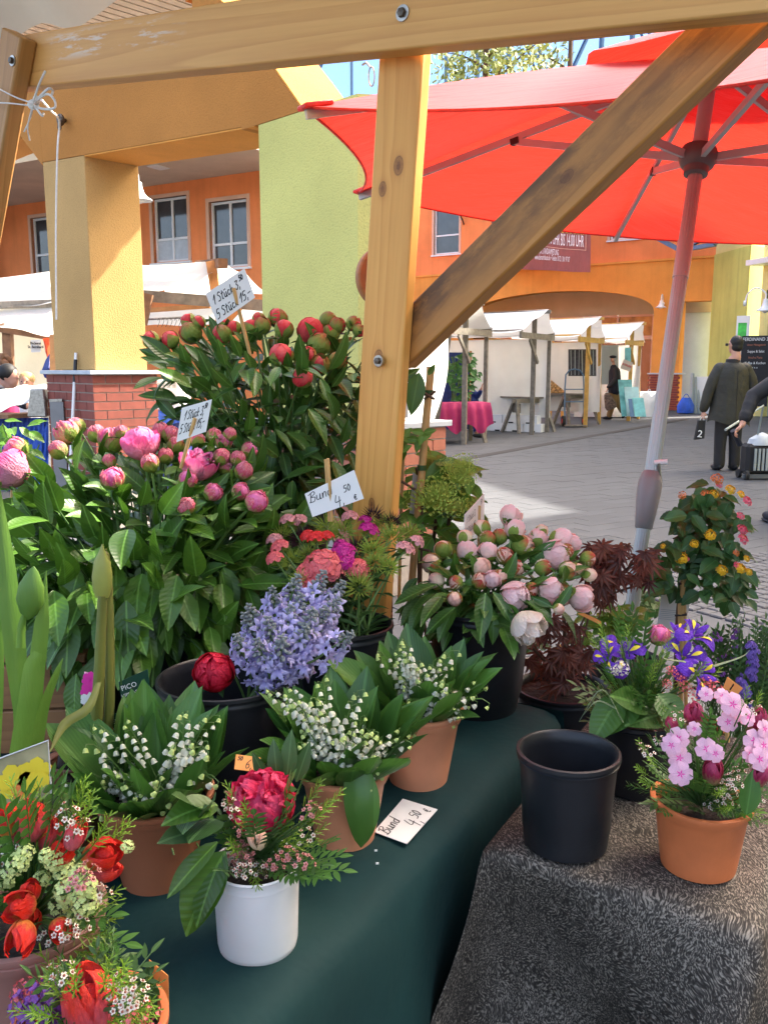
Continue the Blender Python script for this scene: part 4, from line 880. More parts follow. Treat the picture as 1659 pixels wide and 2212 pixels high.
# ================================================================== OUR STALL: pine frame and canvas roof
fs_p = atY(820, 1500, 1.75)
fs = thing('stall_frame', 'bolted pine timber frame of the flower stall with post, beam and diagonal brace', 'stall frame', (fs_p.x, fs_p.y, 0))
BA = atA(100, 132, 2.15); BB = atA(870, 33, 1.53); bd_ = (BB - BA).normalized(); bn = Vector((bd_.y, -bd_.x, 0)).normalized()  # towards the camera
def onb(x, y, off=0): return onplane(x, y, BA + bn * off, bn)
def plank(name, a, b, wide, thick, mat, parent, face=None, bev=.004):
    """board with local x along the grain, y across the wide face, z = face normal"""
    a = Vector(a); b = Vector(b); d = (b - a).normalized(); f = Vector(face if face is not None else bn); f = (f - d * f.dot(d)).normalized(); y = f.cross(d)
    M = Matrix((d, y, f)).transposed().to_4x4(); M.translation = (a + b) / 2; L = (b - a).length / 2
    rows = []
    mb = MB(); N_ = 16
    mb.box((-L, -wide / 2, -thick / 2), (L, wide / 2, thick / 2))
    return part(name, mb, mat, parent, True, bev, 35, M, 2), M
woodmat('pine_beam', (.56, .25, .06), (.76, .41, .12), knots=(), ring=11, paint=(1.9, 1.42, 14, .2), along=.55)
woodmat('pine_post', (.62, .25, .04), (.84, .42, .10), knots=((.42, .012, .011), (.27, .0, .007), (-.02, -.006, .010), (-.335, -.022, .008), (-.375, .012, .010)), ring=10, along=.5)
woodmat('pine_brace', (.34, .135, .025), (.56, .25, .055), knots=((.05, .006, .008),), stain=(1.0, .5), ring=13, along=.8)
woodmat('pine_old', (.34, .155, .04), (.50, .26, .08), knots=((.44, 0, .012),), ring=12, along=.8)
BE0 = BA - bd_ * .30; BE1 = BB + bd_ * .75
plank('beam', BE0, BE1, .122, .045, M_['pine_beam'], fs)
pt = onb(879, 60, -.045); pb0 = onb(812, 1080, -.045); dpo = (pb0 - pt).normalized(); 
pbot = pt + dpo * ((pt.z - .02) / -dpo.z)
post_o, PM = plank('post', pt, pb0 + dpo * .35, .100, .028, M_['pine_post'], fs)
plank('post_foot', pb0 + dpo * .352, pbot, .100, .028, M_['pine_old'], fs)
b0 = onb(862, 758, -.084); b1 = onb(1620, 22, -.084)
plank('brace', b0, b1 + (b1 - b0).normalized() * .02, .088, .044, M_['pine_brace'], fs)
c0_ = onb(42, 72, .046); c1_ = onb(-50, 610, .046)
plank('corner_post', c0_, c1_, .092, .044, M_['pine_old'], fs, bev=.006)
def bolt(x, y, off, r=.014):
    p = onb(x, y, off); M = Matrix.Translation(p) @ bn.to_track_quat('Z', 'Y').to_matrix().to_4x4()
    o = part('bolt', MB().lathe([(0, .002), (r, .002), (r * 1.02, .0), (r, -.004)], 24, M), M_['steel'], fs)
    part('bolt_head', MB().lathe([(.0001, .009), (r * .55, .008), (r * .62, .004), (r * .62, .001)], 6, M), M_['bolt_dark'], o, False)
bolt(870, 27, .0235, .0135); bolt(818, 779, -.021, .011); bolt(27, 130, .069, .0125)
# string knot on the corner post
kp = onb(72, 225, .075)
t = thing('string_knot', 'white string knotted with loose loops round the corner post', 'string', kp)
r_ = random.Random(3)
for ends in (((0, 0), (28, -20), (45, -8), (46, 10), (20, 12), (0, 4)), ((0, 0), (30, -30), (42, -28), (40, -18)), ((0, 2), (-6, 30), (-20, 62)), ((2, 4), (18, 26), (22, 22)), ((0, -4), (12, -40), (26, -70)), ((-2, 6), (-12, 50), (-8, 80)), ((0, 0), (-40, -14), (-90, -40)), ((0, 6), (-50, 0), (-100, -2))):
    pts_ = [onb(72 + a, 222 + b, .078 + .02 * r_.random()) for a, b in ends]
    part('strand', MB().tube(crom(pts_, 5), .0028 if ends[1][0] > 0 else .0018, 6), M_['twine'], t)
part('knot', MB().ell(kp, (.014, .012, .012)).ell(kp + Vector((.01, -.005, .008)), (.009, .008, .012)), M_['twine'], t)
# canvas roof over the stall (top left corner of the picture, runs on above the camera)
rows = []
E0, E1, E2 = atY(-260, 150, 2.9), atY(40, 78, 2.75), atY(256, 0, 2.5)
E3 = Vector((.35, 1.62, 2.42)); E4 = Vector((.75, 1.35, 2.43))
edge = crom([E0, E1, E2, E3, E4], 8)
for v in [i / 12 for i in range(13)]:
    rows.append([p + Vector((-.5 * v, -1.7 * v, .55 * sin(pi * v * .8) + .02 * sin(k * .8 + v * 5))) for k, p in enumerate(edge)])
roof = thing('stall_roof', 'off white canvas roof of the flower stall at the top left corner', 'canvas roof', E1)
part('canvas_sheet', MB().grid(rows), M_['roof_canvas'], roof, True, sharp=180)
# ================================================================== UMBRELLA
UC = Vector((.923, 2.73, 1.951)); un = Vector((.09, -.039, 1)).normalized(); UR = 1.242; uph = 3.592
ua = Vector((0, 1, 0)).cross(un).normalized(); ub = un.cross(ua)
if ub.y < 0: ub = -ub
U = thing('parasol', 'red market parasol with aluminium crank pole and grey ribs', 'parasol', (.8, 2.7, 0))
red = newmat('parasol_red'); n, l = nodes(red); b = n['Principled BSDF']
tn = tex_noise(n, l, 1.2, 3); cc = ramp(n, l, tn.outputs[0], [(.3, (.50, .038, .035)), (.7, (.64, .062, .055))]).outputs[0]
l.new(cc, b.inputs['Base Color']); b.inputs['Roughness'].default_value = .5; b.inputs['Sheen Weight'].default_value = .12; b.inputs['Specular IOR Level'].default_value = .4; translucent(red, (.78, .035, .018), .32)
tw = tex_noise(n, l, 5, 5, mapscale=(1, 3, 1)); bump(n, l, tw.outputs[0], b, .45, .03)
corner = [UC + (ua * cos(uph - k * pi / 3) + ub * sin(uph - k * pi / 3)) * UR for k in range(6)]
apex = UC + un * .37
for k in range(6):
    a, b2 = corner[k], corner[(k + 1) % 6]; rows = []
    for j in range(15):
        v = j / 14; row = []
        for i in range(19):
            u = i / 18; A1 = apex.lerp(a, v); B1_ = apex.lerp(b2, v); p = A1.lerp(B1_, u)
            s = 4 * u * (1 - u); mid = (a + b2) / 2
            p = p + (apex - mid).normalized() * ((.085 if k == 0 else .04) * s * v ** 3)
            p = p - un * (.055 * s * v * (1 - .3 * v)) + un * .018 * sin(pi * v) # taut cloth, slight dome
            row.append(p)
        rows.append(row)
    pn = part('canopy_panel', MB().grid(rows), red, U, True, sharp=180)
    # hem
    hem = [rows[-1][i] for i in range(19)]
    part('hem', MB().tube(hem, .004, 5), red, pn)
# vent cap on the top
rows = []
for j in range(6):
    v = j / 5; rows.append([apex + un * (.10 - .16 * v) + (ua * cos(2 * pi * i / 36) + ub * sin(2 * pi * i / 36)) * (.02 + (.36 + .02 * cos(6 * (2 * pi * i / 36 - uph))) * v) + un * .012 * sin(i * 1.1) * v for i in range(36)])
part('vent_cap', MB().grid(rows, True), red, U, True, sharp=180)
# little pocket flaps on the corners
for k in (0, 1, 5):
    c_ = corner[k]; ind = (apex - c_).normalized(); sd_ = ind.cross(un).normalized()
    part('pocket', MB().box((-.03, -.004, -.006), (.03, .07, .006), frame(c_, ind, un)), red, U, True, .003)
hub = UC + un * .02 - Vector((0, 0, .0))
# pole axis from picture
ph0 = atA(1383, 1190, 2.42); hubp = atA(1508, 338, 2.52); pax = (hubp - ph0).normalized()
ptop = hubp + pax * .48; pfoot = ph0 - pax * ((ph0.z - .04) / pax.z)
part('pole', MB().tube([hubp + pax * -.02, ptop], .0215, 20), M_['grey_plastic'], U).data.materials[0] = M_['rib_metal']
jnt = onplane(1408, 1000, hubp, Vector((0, 1, 0))); 
def axis_at(y):   # point of the pole axis seen at picture row y
    lo, hi = pfoot, ptop
    for _ in range(40):
        m_ = (lo + hi) / 2
        if topix(m_)[1] > y: lo = m_
        else: hi = m_
    return (lo + hi) / 2
p1 = axis_at(1018); p2u = axis_at(1140)
mb = MB()
def fluted(a, b_, r, nfl=16, amp=.05):
    d = (b_ - a).normalized(); x = d.cross(Vector((0, 1, 0))).normalized(); y = d.cross(x); rows = []
    N_ = nfl * 4
    for p in (a, b_): rows.append([p + (x * cos(2 * pi * i / N_) + y * sin(2 * pi * i / N_)) * r * (1 - amp * (1 if (i % 4) == 0 else 0)) for i in range(N_)])
    return MB().grid(rows, True)
up_ = part('upper_tube', fluted(p1, hubp - pax * .03, .0205), M_['aluminium'], U)
lo_ = part('lower_tube', fluted(pfoot, p2u, .0195), M_['aluminium'], U)
Mx = Matrix.Translation(p2u) @ pax.to_track_quat('Z', 'Y').to_matrix().to_4x4(); Ls = (p1 - p2u).length
slv = part('crank_sleeve', MB().lathe([(.021, -.004), (.024, 0), (.030, Ls * .35), (.0335, Ls * .62), (.0325, Ls * .8), (.026, Ls * .97), (.0215, Ls * 1.0)], 32, Mx), M_['anodised'], U)
cr = axis_at(1035) + Vector((.03, -.005, 0)); k1 = atY(1430, 1000, cr.y)
part('crank', MB().tube([cr + Vector((-.012, 0, 0)), k1 + Vector((-.02, 0, 0))], .005, 6).tube([cr + Vector((-.006, -.01, -.01)), k1 + Vector((-.012, -.01, 0))], .004, 6), M_['steel'], U); part('knob', MB().tube([k1 + Vector((-.022, 0, 0)), k1 + Vector((.012, -.01, .004))], .008, 12), M_['window_frame'], U)
for y in (1250, 590): q_ = axis_at(y); part('rivet', MB().ell(q_ + Vector((.004, -.0195, 0)), (.005, .004, .005), 8, 6), M_['steel'], U)
part('collar', MB().tube([axis_at(600), axis_at(520)], .0225, 24), M_['aluminium'], U)
Mh = Matrix.Translation(hubp) @ pax.to_track_quat('Z', 'Y').to_matrix().to_4x4()
part('hub', MB().lathe([(.022, -.06), (.034, -.055), (.036, -.035), (.046, -.028), (.054, -.010), (.055, .008), (.048, .024), (.03, .03), (.022, .03)], 36, Mh), M_['grey_plastic'], U)
for k in range(6):
    c_ = corner[k]; d = (c_ - apex).normalized(); sdv = d.cross(un).normalized(); lowoff = -un * .022
    a = apex + lowoff + d * .03; b2 = c_ + lowoff * .8 - d * .01
    rb = part('rib', MB().bar(a + un * .012 * 0, b2, .014, .022, up=un), M_['rib_metal'], U, False)
    m_ = a.lerp(b2, .48) - un * .012
    st = hubp + (m_ - hubp - un * (m_ - hubp).dot(un)).normalized() * .045
    part('strut', MB().bar(st, m_, .013, .022, up=un), M_['rib_metal'], U, False)
    part('hinge', MB().cbox((0, 0, 0), (.022, .03, .02), frame(m_, d, un)), M_['black_plastic'], rb, False)
part('base', MB().lathe([(.0, .0), (.27, .0), (.27, .05), (.05, .07), (.03, .25), (.0, .25)], 32, Matrix.Translation((pfoot.x, pfoot.y, 0))), M_['grey_plastic'], U)
# ================================================================== TABLES
surf('green_cloth', (.0035, .030, .031), .8, .2, 3, .5, 7, .02, spec=.3)
ZT = .75
e0 = Vector((.33, 1.60, ZT)); e1 = Vector((-.09, .86, ZT)); ed = (e1 - e0).normalized(); en = Vector((-ed.y, ed.x, 0))
if en.x < 0: en = -en
eb = e0 - ed * .03; ef = e1 + ed * .65
tb = thing('display_table', 'trestle table hidden under the dark green cloth', 'table', (e0.x - .5, e0.y - .3, 0))
part('top', MB().hexa([eb - en * .03 - Vector((0, 0, .04)), ef - en * .03 - Vector((0, 0, .04)), ef - en * 1.9 - Vector((0, 0, .04)), eb - en * 1.9 - Vector((0, 0, .04)), eb - en * .03 - Vector((0, 0, .012)), ef - en * .03 - Vector((0, 0, .012)), ef - en * 1.9 - Vector((0, 0, .012)), eb - en * 1.9 - Vector((0, 0, .012))]), M_['grey_wood'], tb, False)
for a in (eb - en * .3 + ed * .2, ef - en * .3 - ed * .2, eb - en * 1.8 + ed * .1, ef - en * 1.8 - ed * .1): part('leg', MB().box((-.03, -.03, 0), (.03, .03, .706), Matrix.Translation((a.x, a.y, 0))), M_['grey_wood'], tb, False)
Lt = (ef - eb).length; rows = []
NU = 160
prof = [(-1.95, 0), (-1.2, 0)] + [(-.6 + .02 * i, 0) for i in range(24)] + [(-.12, 0), (-.06, -.001), (-.03, -.004), (-.008, -.012), (.004, -.03), (.010, -.07), (.014, -.16), (.016, -.30), (.018, -.45), (.018, -.60), (.018, -.72)]
def zcl(s, q, dz):
    """gentle creases; s along the edge, q out from it"""
    w = .0
    if dz < -.02: return 0
    return .0022 * sin(s * 9 + q * 14) + .0016 * sin(s * 23 - q * 9) - .003 * math.exp(-((q + .42 + .02 * sin(s * 5)) / .006) ** 2) - .003 * math.exp(-((s - .62) / .006) ** 2)
for (q, dz) in prof:
    row = []
    for i in range(NU + 1):
        s = Lt * i / NU; fold = max(0, -dz - .03); p = eb + ed * s + en * (q + fold * (.10 * sin(s * 11) + .06 * sin(s * 19 + 1)) * .8)
        p.z = ZT + .0025 + dz + zcl(s, q, dz); row.append(p)
    rows.append(row)
gc = tag(part('green_tablecloth', MB().grid(rows), M_['green_cloth'], None, True, sharp=180), 'dark green cloth covering the big flower table', 'tablecloth')
# cloth hanging down over the back end of the table
rows = []
for dz, q in ((0, 0), (-.01, .012), (-.05, .02), (-.2, .02), (-.45, .022), (-.72, .022)):
    rows.append([Vector((0,0,0)) + eb - ed * (q + .012 * sin(i * .8) * (-dz)) - en * (1.95 * i / 60 - .006) + Vector((0, 0, .0025 + dz)) for i in range(61)])
o = part('end_drape', MB().grid(rows), M_['green_cloth'], gc, True, sharp=180)
# brown speckled cloth on a low crate table
ZB = .742
k0 = atZ(1045, 1838, ZB); k1 = atZ(1640, 2010, ZB); kd = (k1 - k0); kw = kd.length; kd.normalize(); kn = Vector((-kd.y, kd.x, 0))
if kn.y < 0: kn = -kn
fur = newmat('speckled_cloth'); n, l = nodes(fur); b = n['Principled BSDF']
tc = n.new('ShaderNodeTexCoord')
wv = tex_noise(n, l, 7, 3); vadd = n.new('ShaderNodeVectorMath'); vadd.operation = 'MULTIPLY_ADD'; l.new(wv.outputs[1], vadd.inputs[0]); vadd.inputs[1].default_value = (.10, .10, .10); l.new(tc.outputs['Object'], vadd.inputs[2])
mp = n.new('ShaderNodeMapping'); mp.inputs['Scale'].default_value = (560, 170, 280); mp.inputs['Rotation'].default_value = (0, 0, R(20)); l.new(vadd.outputs[0], mp.inputs[0])
tt = n.new('ShaderNodeTexNoise'); tt.inputs['Scale'].default_value = 1; tt.inputs['Detail'].default_value = 2; l.new(mp.outputs[0], tt.inputs['Vector'])
tl = tex_noise(n, l, 6, 3)
f_ = math_(n, l, 'ADD', tt.outputs[0], math_(n, l, 'MULTIPLY', math_(n, l, 'SUBTRACT', tl.outputs[0], .5), .22))
cc = ramp(n, l, f_, [(.41, (.016, .012, .008)), (.53, (.062, .053, .043)), (.66, (.27, .235, .19))]).outputs[0]
l.new(cc, b.inputs['Base Color']); b.inputs['Roughness'].default_value = .8; bump(n, l, tt.outputs[0], b, .5, .002)
rows = []; NX, NY = 110, 90; Dp = .58
def ktop(u, v):
    """u across the front edge 0..1 (beyond = hanging), v from the front 0..Dp (negative = hanging)"""
    x = u; y = v; z = ZB + .002; ox = oy = 0
    if x < 0: dz = -x; ox = -.004 - .20 * min(dz, .5) ; x0 = 0; z -= dz * .995
    elif x > kw: dz = x - kw; ox = kw + .006 + .05 * min(dz, .6); z -= dz * .995
    else: ox = x
    if y < 0:
        dz = -y; z -= dz * .99; oy = -.006 - .10 * min(dz, .6)
        f = min(1, dz / .25); oy += f * (.075 * sin(u * 12.5 + .4) * (1 + .5 * (u < .2)) + .03 * sin(u * 27 + 8 * dz)) ; ox += f * .02 * sin(u * 13)
    else: oy = y
    if x < 0 or x > kw: f = min(1, (-x if x < 0 else x - kw) / .25); ox += f * .03 * sin(v * 12 + 1)
    if 0 <= x <= kw and y >= 0: z += .003 * sin(u * 30 + v * 8) * .5 + .002 * sin(v * 33)
    if z < .02: z = .02 + .003 * sin(u * 40)
    return k0 + kd * ox + kn * oy + Vector((0, 0, z - k0.z))
def soft(t_, lo, hi): return t_
us = [-.66 + i * (kw + 1.32) / NX for i in range(NX + 1)]; vs = [-.66 + j * (Dp + .66) / NY for j in range(NY + 1)]
bc = part('speckled_tablecloth', MB().grid([[ktop(u, v) for u in us] for v in vs]), fur, None, True, sharp=180)
sm = bc.modifiers.new('s', 'SMOOTH'); sm.iterations = 2
tag(bc, 'brown speckled cloth over the low table at lower right', 'tablecloth')
ct = thing('low_table', 'low wooden crate table hidden under the speckled cloth', 'table', k0 - Vector((0, 0, ZB)))
kp_ = [k0 + kd * u + kn * v for u, v in ((.10, .10), (kw - .10, .10), (kw - .10, Dp - .03), (.10, Dp - .03))]
part('top', MB().hexa([p - Vector((0, 0, .04)) for p in kp_] + [p - Vector((0, 0, .012)) for p in kp_]), M_['grey_wood'], ct, False)
for u, v in ((.18, .2), (kw - .18, .2), (.18, Dp - .06), (kw - .18, Dp - .06)): q = k0 + kd * u + kn * v; part('leg', MB().box((-.025, -.025, 0), (.025, .025, ZB - .042), Matrix.Translation((q.x, q.y, 0))), M_['grey_wood'], ct, False)
q = atZ(1190, 2190, .30)
tag(part('crate', MB().box((-.06, -.04, -.3), (.05, .05, .03), Matrix.Translation(q) @ Matrix.Rotation(R(-28), 4, 'Z')), M_['black_plastic'], None, False, .004), 'black plastic crate corner poking out under the speckled cloth', 'crate')
# wooden crate at the left with grey cloth on it
wc_ = thing('wooden_crate', 'brown wooden crate behind the bright green leaves at left', 'crate', atY(90, 1600, 1.42))
woodmat('crate_wood', (.17, .075, .028), (.27, .13, .05), knots=(), ring=9)
zt = atY(90, 1440, 1.42).z; xl, xr = atY(-120, 1500, 1.42).x, atY(180, 1500, 1.42).x; hC = zt - ZT - .006
for k in range(2): plank('plank', (xl, 1.42, ZT + .006 + hC * (.25 + .5 * k)), (xr, 1.44, ZT + .006 + hC * (.25 + .5 * k)), hC * .5 - .004, .016, M_['crate_wood'], wc_, face=(0, -1, 0), bev=.002)
plank('plank', (xr - .008, 1.452, ZT + .006 + hC / 2), (xr - .008, 1.78, ZT + .006 + hC / 2), hC - .002, .016, M_['crate_wood'], wc_, face=(1, 0, 0), bev=.002)
for k in range(4): plank('plank', (xl, 1.475 + .085 * k, zt + .008), (xr, 1.475 + .085 * k, zt + .008), .08, .014, M_['crate_wood'], wc_, face=(0, 0, 1), bev=.002)
surf('grey_cloth', (.10, .095, .095), .9, .12, 5, .4, 10, .03)
rows = [[Vector((xl + (xr - xl - .01) * i / 24, 1.53 + .28 * j / 8, zt + .018 + .016 * abs(sin(i * .5 + j * .4)) * (j > 0))) for i in range(25)] for j in range(9)]
tag(part('grey_cloth', MB().grid(rows), M_['grey_cloth'], None, True, sharp=180), 'crumpled grey cloth lying on the wooden crate', 'cloth')
rc = thing('wooden_crate', 'raised brown wooden crate under the bucket of red peonies', 'crate', (-.28, 2.1, ZT))
for k in range(3): plank('plank', (-.60, 1.93, ZT + .012 + .07 * k), (.02, 1.93, ZT + .012 + .07 * k), .064, .014, M_['crate_wood'], rc, face=(0, -1, 0), bev=.002)
part('body', MB().box((-.6, 1.94, ZT - .3), (.02, 2.36, ZT + .15)), M_['crate_wood'], rc, False)
# ================================================================== PLANT PIECES
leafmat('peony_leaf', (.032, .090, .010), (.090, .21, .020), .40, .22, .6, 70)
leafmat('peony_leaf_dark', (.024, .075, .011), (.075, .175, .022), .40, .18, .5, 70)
leafmat('lily_leaf', (.030, .095, .018), (.090, .225, .034), .38, .22, .25)
leafmat('bright_leaf', (.12, .27, .03), (.24, .42, .06), .45, .35, .1)
leafmat('fresh_leaf', (.07, .19, .02), (.16, .34, .05), .45, .35, .5, 60)
leafmat('lantana_leaf', (.018, .065, .016), (.055, .15, .032), .5, .2, .4, 90)
leafmat('maple_leaf', (.050, .014, .012), (.22, .060, .030), .5, .3, .4)
leafmat('filler_leaf', (.025, .075, .020), (.075, .165, .045), .45, .25, .4)
leafmat('ivy_leaf', (.02, .09, .015), (.07, .22, .04), .5, .25, .4)
leafmat('grass_leaf', (.10, .16, .08), (.30, .38, .22), .45, .3, .1)
m_b = newmat('strap_leaf'); n, l = nodes(m_b); b = n['Principled BSDF']; tc = n.new('ShaderNodeTexCoord'); sp = n.new('ShaderNodeSeparateXYZ'); l.new(tc.outputs['Object'], sp.inputs[0])
tn = tex_noise(n, l, 1, 4, mapscale=(420, 420, 5)); tb = tex_noise(n, l, 9, 4)
cc = ramp(n, l, math_(n, l, 'MULTIPLY_ADD', sp.outputs[2], 2.6, -2.05), [(0, (.52, .60, .28)), (.25, (.28, .46, .07)), (.6, (.13, .29, .035)), (1, (.09, .22, .03))]).outputs[0]
cc = mixc(n, l, math_(n, l, 'MULTIPLY', tn.outputs[0], .45), cc, (.07, .17, .02)); cc = mixc(n, l, math_(n, l, 'MULTIPLY', tb.outputs[0], .3), cc, (.35, .48, .10))
l.new(cc, b.inputs['Base Color']); b.inputs['Roughness'].default_value = .4; bump(n, l, tn.outputs[0], b, .35, .002); translucent(m_b, cc, .3)
surf('needle', (.17, .30, .02), .5, .35, 30, rand=.25, trans=.2); surf('needle_dark', (.045, .12, .02), .5, .35, 30, rand=.25, trans=.2)
surf('bell_white', (.80, .80, .66), .45, .06, 30, trans=.3); surf('bell_green', (.50, .62, .20), .5, .1, 30, trans=.2)
surf('wax_white', (.80, .72, .62), .5, .12, 40, trans=.2); surf('wax_pink', (.66, .26, .26), .5, .25, 40, trans=.2, rand=.15); surf('wax_centre', (.30, .10, .06), .6, .3, 40)
petalmat('pink_petal', (.78, .30, .42), (.86, .12, .34), (.90, .28, .55), streak=.3)
petalmat('pink_bud', (.62, .48, .22), (.72, .10, .19), (.80, .30, .36), streak=1.6, scale=7)
petalmat('pink_open', (.90, .45, .60), (.88, .16, .42), (.93, .38, .66), streak=.5)
petalmat('red_petal', (.72, .09, .09), (.88, .06, .08), (.92, .18, .18), streak=.4)
petalmat('pale_petal', (.90, .76, .52), (.93, .70, .52), (.92, .56, .46), streak=.5)
petalmat('pale_pink', (.93, .68, .60), (.93, .56, .55), (.95, .68, .68), streak=.5)
petalmat('cream_petal', (.90, .80, .62), (.92, .76, .66), (.94, .84, .76), streak=.6)
petalmat('sepal', (.14, .22, .04), (.24, .34, .065), (.45, .10, .05), lo=-1.4, hi=1.3, streak=.1, tr=.12, rough=.42)
petalmat('sepal_red', (.17, .25, .04), (.22, .30, .05), (.50, .06, .05), lo=-1.3, hi=1.0, streak=.2, tr=.12, rough=.42)
petalmat('deep_red', (.50, .01, .02), (.68, .012, .035), (.80, .04, .09), streak=.3)
petalmat('crimson', (.60, .02, .06), (.78, .03, .12), (.86, .10, .22), streak=.5)
petalmat('tulip_red', (.80, .30, .06), (.72, .05, .05), (.80, .03, .015), lo=-1, hi=1.0, streak=.7, scale=3, rough=.35)
petalmat('tulip_pink', (.66, .14, .16), (.78, .12, .15), (.84, .06, .04), lo=-1, hi=1.1, streak=.5, scale=3, rough=.35)
petalmat('tulip_dark', (.40, .25, .12), (.34, .02, .07), (.42, .06, .14), lo=-1.1, hi=1.0, streak=.5, scale=3, rough=.3)
petalmat('blue_floret', (.46, .40, .72), (.62, .56, .88), (.76, .71, .95), lo=-.2, hi=1, streak=.3)
petalmat('blue_bud', (.28, .33, .26), (.30, .32, .36), (.36, .36, .52), streak=.4)
petalmat('iris_violet', (.10, .03, .40), (.13, .035, .48), (.20, .06, .60), streak=.5, tr=.3)
surf('iris_yellow', (.85, .62, .03), .5, .1, 9); surf('yellow_flower', (.85, .50, .02), .5, .2, 60, rand=.12); surf('orange_flower', (.85, .22, .05), .5, .3, 60, rand=.12); surf('coral_flower', (.80, .10, .16), .5, .3, 60, rand=.12)
surf('phlox_pink', (.84, .50, .66), .5, .12, 14, trans=.3); surf('phlox_eye', (.78, .03, .36), .5, .2, 14)
surf('william_coral', (.84, .16, .17), .5, .2, 30, rand=.1, trans=.2); surf('william_magenta', (.58, .01, .26), .5, .2, 30, rand=.1, trans=.2); surf('william_red', (.78, .03, .03), .5, .2, 30, rand=.1, trans=.2); surf('william_dark', (.045, .012, .016), .7, .3, 30, rand=.2); surf('william_green', (.30, .38, .05), .6, .3, 30, rand=.2); surf('william_mixed', (.60, .25, .26), .5, .6, 60)
surf('purple_flower', (.22, .07, .35), .6, .3, 40, rand=.2, trans=.2); surf('lavender_flower', (.16, .09, .38), .7, .3, 40, rand=.2)
surf('green_umbel', (.50, .66, .12), .6, .25, 60, trans=.2); surf('viburnum_green', (.66, .78, .30), .55, .12, 30, trans=.25); surf('berry_green', (.44, .52, .14), .5, .2, 30)
def leaf(n=7, w=.38, tip=1.0, droop=.25, fold=.18, base=.06, wave=.0, peak=.42, twist=0., name='leaf', mat=None, serr=0, r_=None):
    """leaf of length 1 along +y, upper side +z"""
    rows = []; r_ = r_ or rnd
    ph = r_.random() * 6
    for i in range(n + 1):
        t = i / n
        k = math.sin(pi * min(1, t ** (math.log(.5) / math.log(peak)))) ** (.85 * tip)
        hw = w / 2 * max(k, base * (1 - t) if t < .5 else .004)
        if serr and 0 < i < n: hw *= 1 + serr * (1 if i % 2 else -1)
        ang = droop * t * 1.6; y = t * (1 - droop * t * .25); z = -droop * t * t * .75
        row = []
        for s in (-1, -.5, 0, .5, 1):
            zz_ = z + fold * hw * (abs(s) ** 1.3) + wave * sin(t * 9 + ph + s * 2) * abs(s) * w
            tw = twist * t; xx = s * hw
            row.append((xx * cos(tw), y, zz_ + xx * sin(tw)))
        rows.append(row)
    return MB().grid(rows).mesh(name, M_[mat], True, 180)
def variants(k, mat, **kw):
    out = []
    for i in range(k):
        q = dict(kw); r_ = random.Random(i * 31 + 5)
        for key, dv in (('droop', .22), ('fold', .12), ('twist', .5), ('w', .05)): q[key] = q.get(key, 0) + r_.uniform(-dv, dv) * (1 if key != 'w' else q.get('w', .4))
        q['r_'] = r_; out.append(leaf(mat=mat, **q))
    return out
LV = dict(
    peony=variants(6, 'peony_leaf', w=.39, droop=.32, fold=.25, wave=.03, n=8), peonyd=variants(6, 'peony_leaf_dark', w=.34, droop=.30, fold=.3, wave=.02, n=8),
    lily=variants(6, 'lily_leaf', w=.42, droop=.14, fold=.35, wave=.015, peak=.45, n=9), bright=variants(3, 'bright_leaf', w=.1, droop=.1, fold=.5, peak=.5, n=12),
    fresh=variants(4, 'fresh_leaf', w=.5, droop=.25, fold=.2, wave=.05), lantana=variants(5, 'lantana_leaf', w=.62, droop=.3, fold=.25, wave=.05, n=10, serr=.07, peak=.38),
    filler=variants(4, 'filler_leaf', w=.4, droop=.2, fold=.2, n=5), ivy=variants(4, 'ivy_leaf', w=.6, droop=.3, fold=.2, n=5), grass=variants(3, 'grass_leaf', w=.05, droop=.3, fold=.5, n=12),
    paled=variants(5, 'peony_leaf_dark', w=.36, droop=.3, fold=.25, wave=.03))
def maple_leaf():
    mb = MB()
    for k, (a, L) in enumerate(((-100, .55), (-60, .8), (-28, .95), (0, 1.0), (28, .95), (60, .8), (100, .55))):
        M = Matrix.Rotation(R(a), 4, 'Z'); w = .085; rows = []
        for i in range(6):
            t = i / 5; hw = w * sin(pi * min(1, t * .9 + .1)) + .004; z = -.25 * t * t * L
            rows.append([M @ Vector((s * hw, .0 + t * L, z + .05 * abs(s))) for s in (-1, 0, 1)])
        mb.grid(rows)
    return mb.mesh('leaf', M_['maple_leaf'], True, 180)
LV['maple'] = [maple_leaf()]
def put_leaf(kind, parent, pos, d, up, L, sx=None, name='leaf'):
    return link(name, rnd.choice(LV[kind]), parent, frame(pos, d, up, L, sx))
def cup(lat=60, wid=70, r=1.0, flare=0., ruf=0., pinch=.9, n=7, m=6, base=-80, point=0., r_=None, sz=1.0):
    """petal hugging a ball: from the base up to latitude lat, half width wid degrees"""
    r_ = r_ or rnd; ph = r_.random() * 6; rows = []
    for j in range(m + 1):
        t = j / m; la = R(base + (lat - base) * t)
        ww = R(wid) * (sin(pi * min(1, .25 + t * .62)) ** .7) * (1 - point * max(0, t - .55) / .45)
        row = []
        for i in range(n + 1):
            s = -1 + 2 * i / n; lo = s * ww
            la2 = la - (R(14) * s * s * t * (1 + point)); rr = r * (1 + flare * t ** 2.2 + .02 * abs(s)) + ruf * t ** 2 * sin(s * 7 + ph) * .5 + ruf * .3 * t * sin(s * 15 + ph * 2)
            row.append((rr * cos(la2) * sin(lo), -rr * cos(la2) * cos(lo), rr * sin(la2) * sz))
        rows.append(row)
    return MB().grid(rows)
def bloom_kind(core_mat, petals, core_r=.93, sz=1.0):
    """(core mesh, [(petal mesh, rotation)])"""
    return (MB().ell((0, 0, 0), (core_r, core_r, core_r * sz), 14, 9).mesh('bloom', M_[core_mat]), petals)
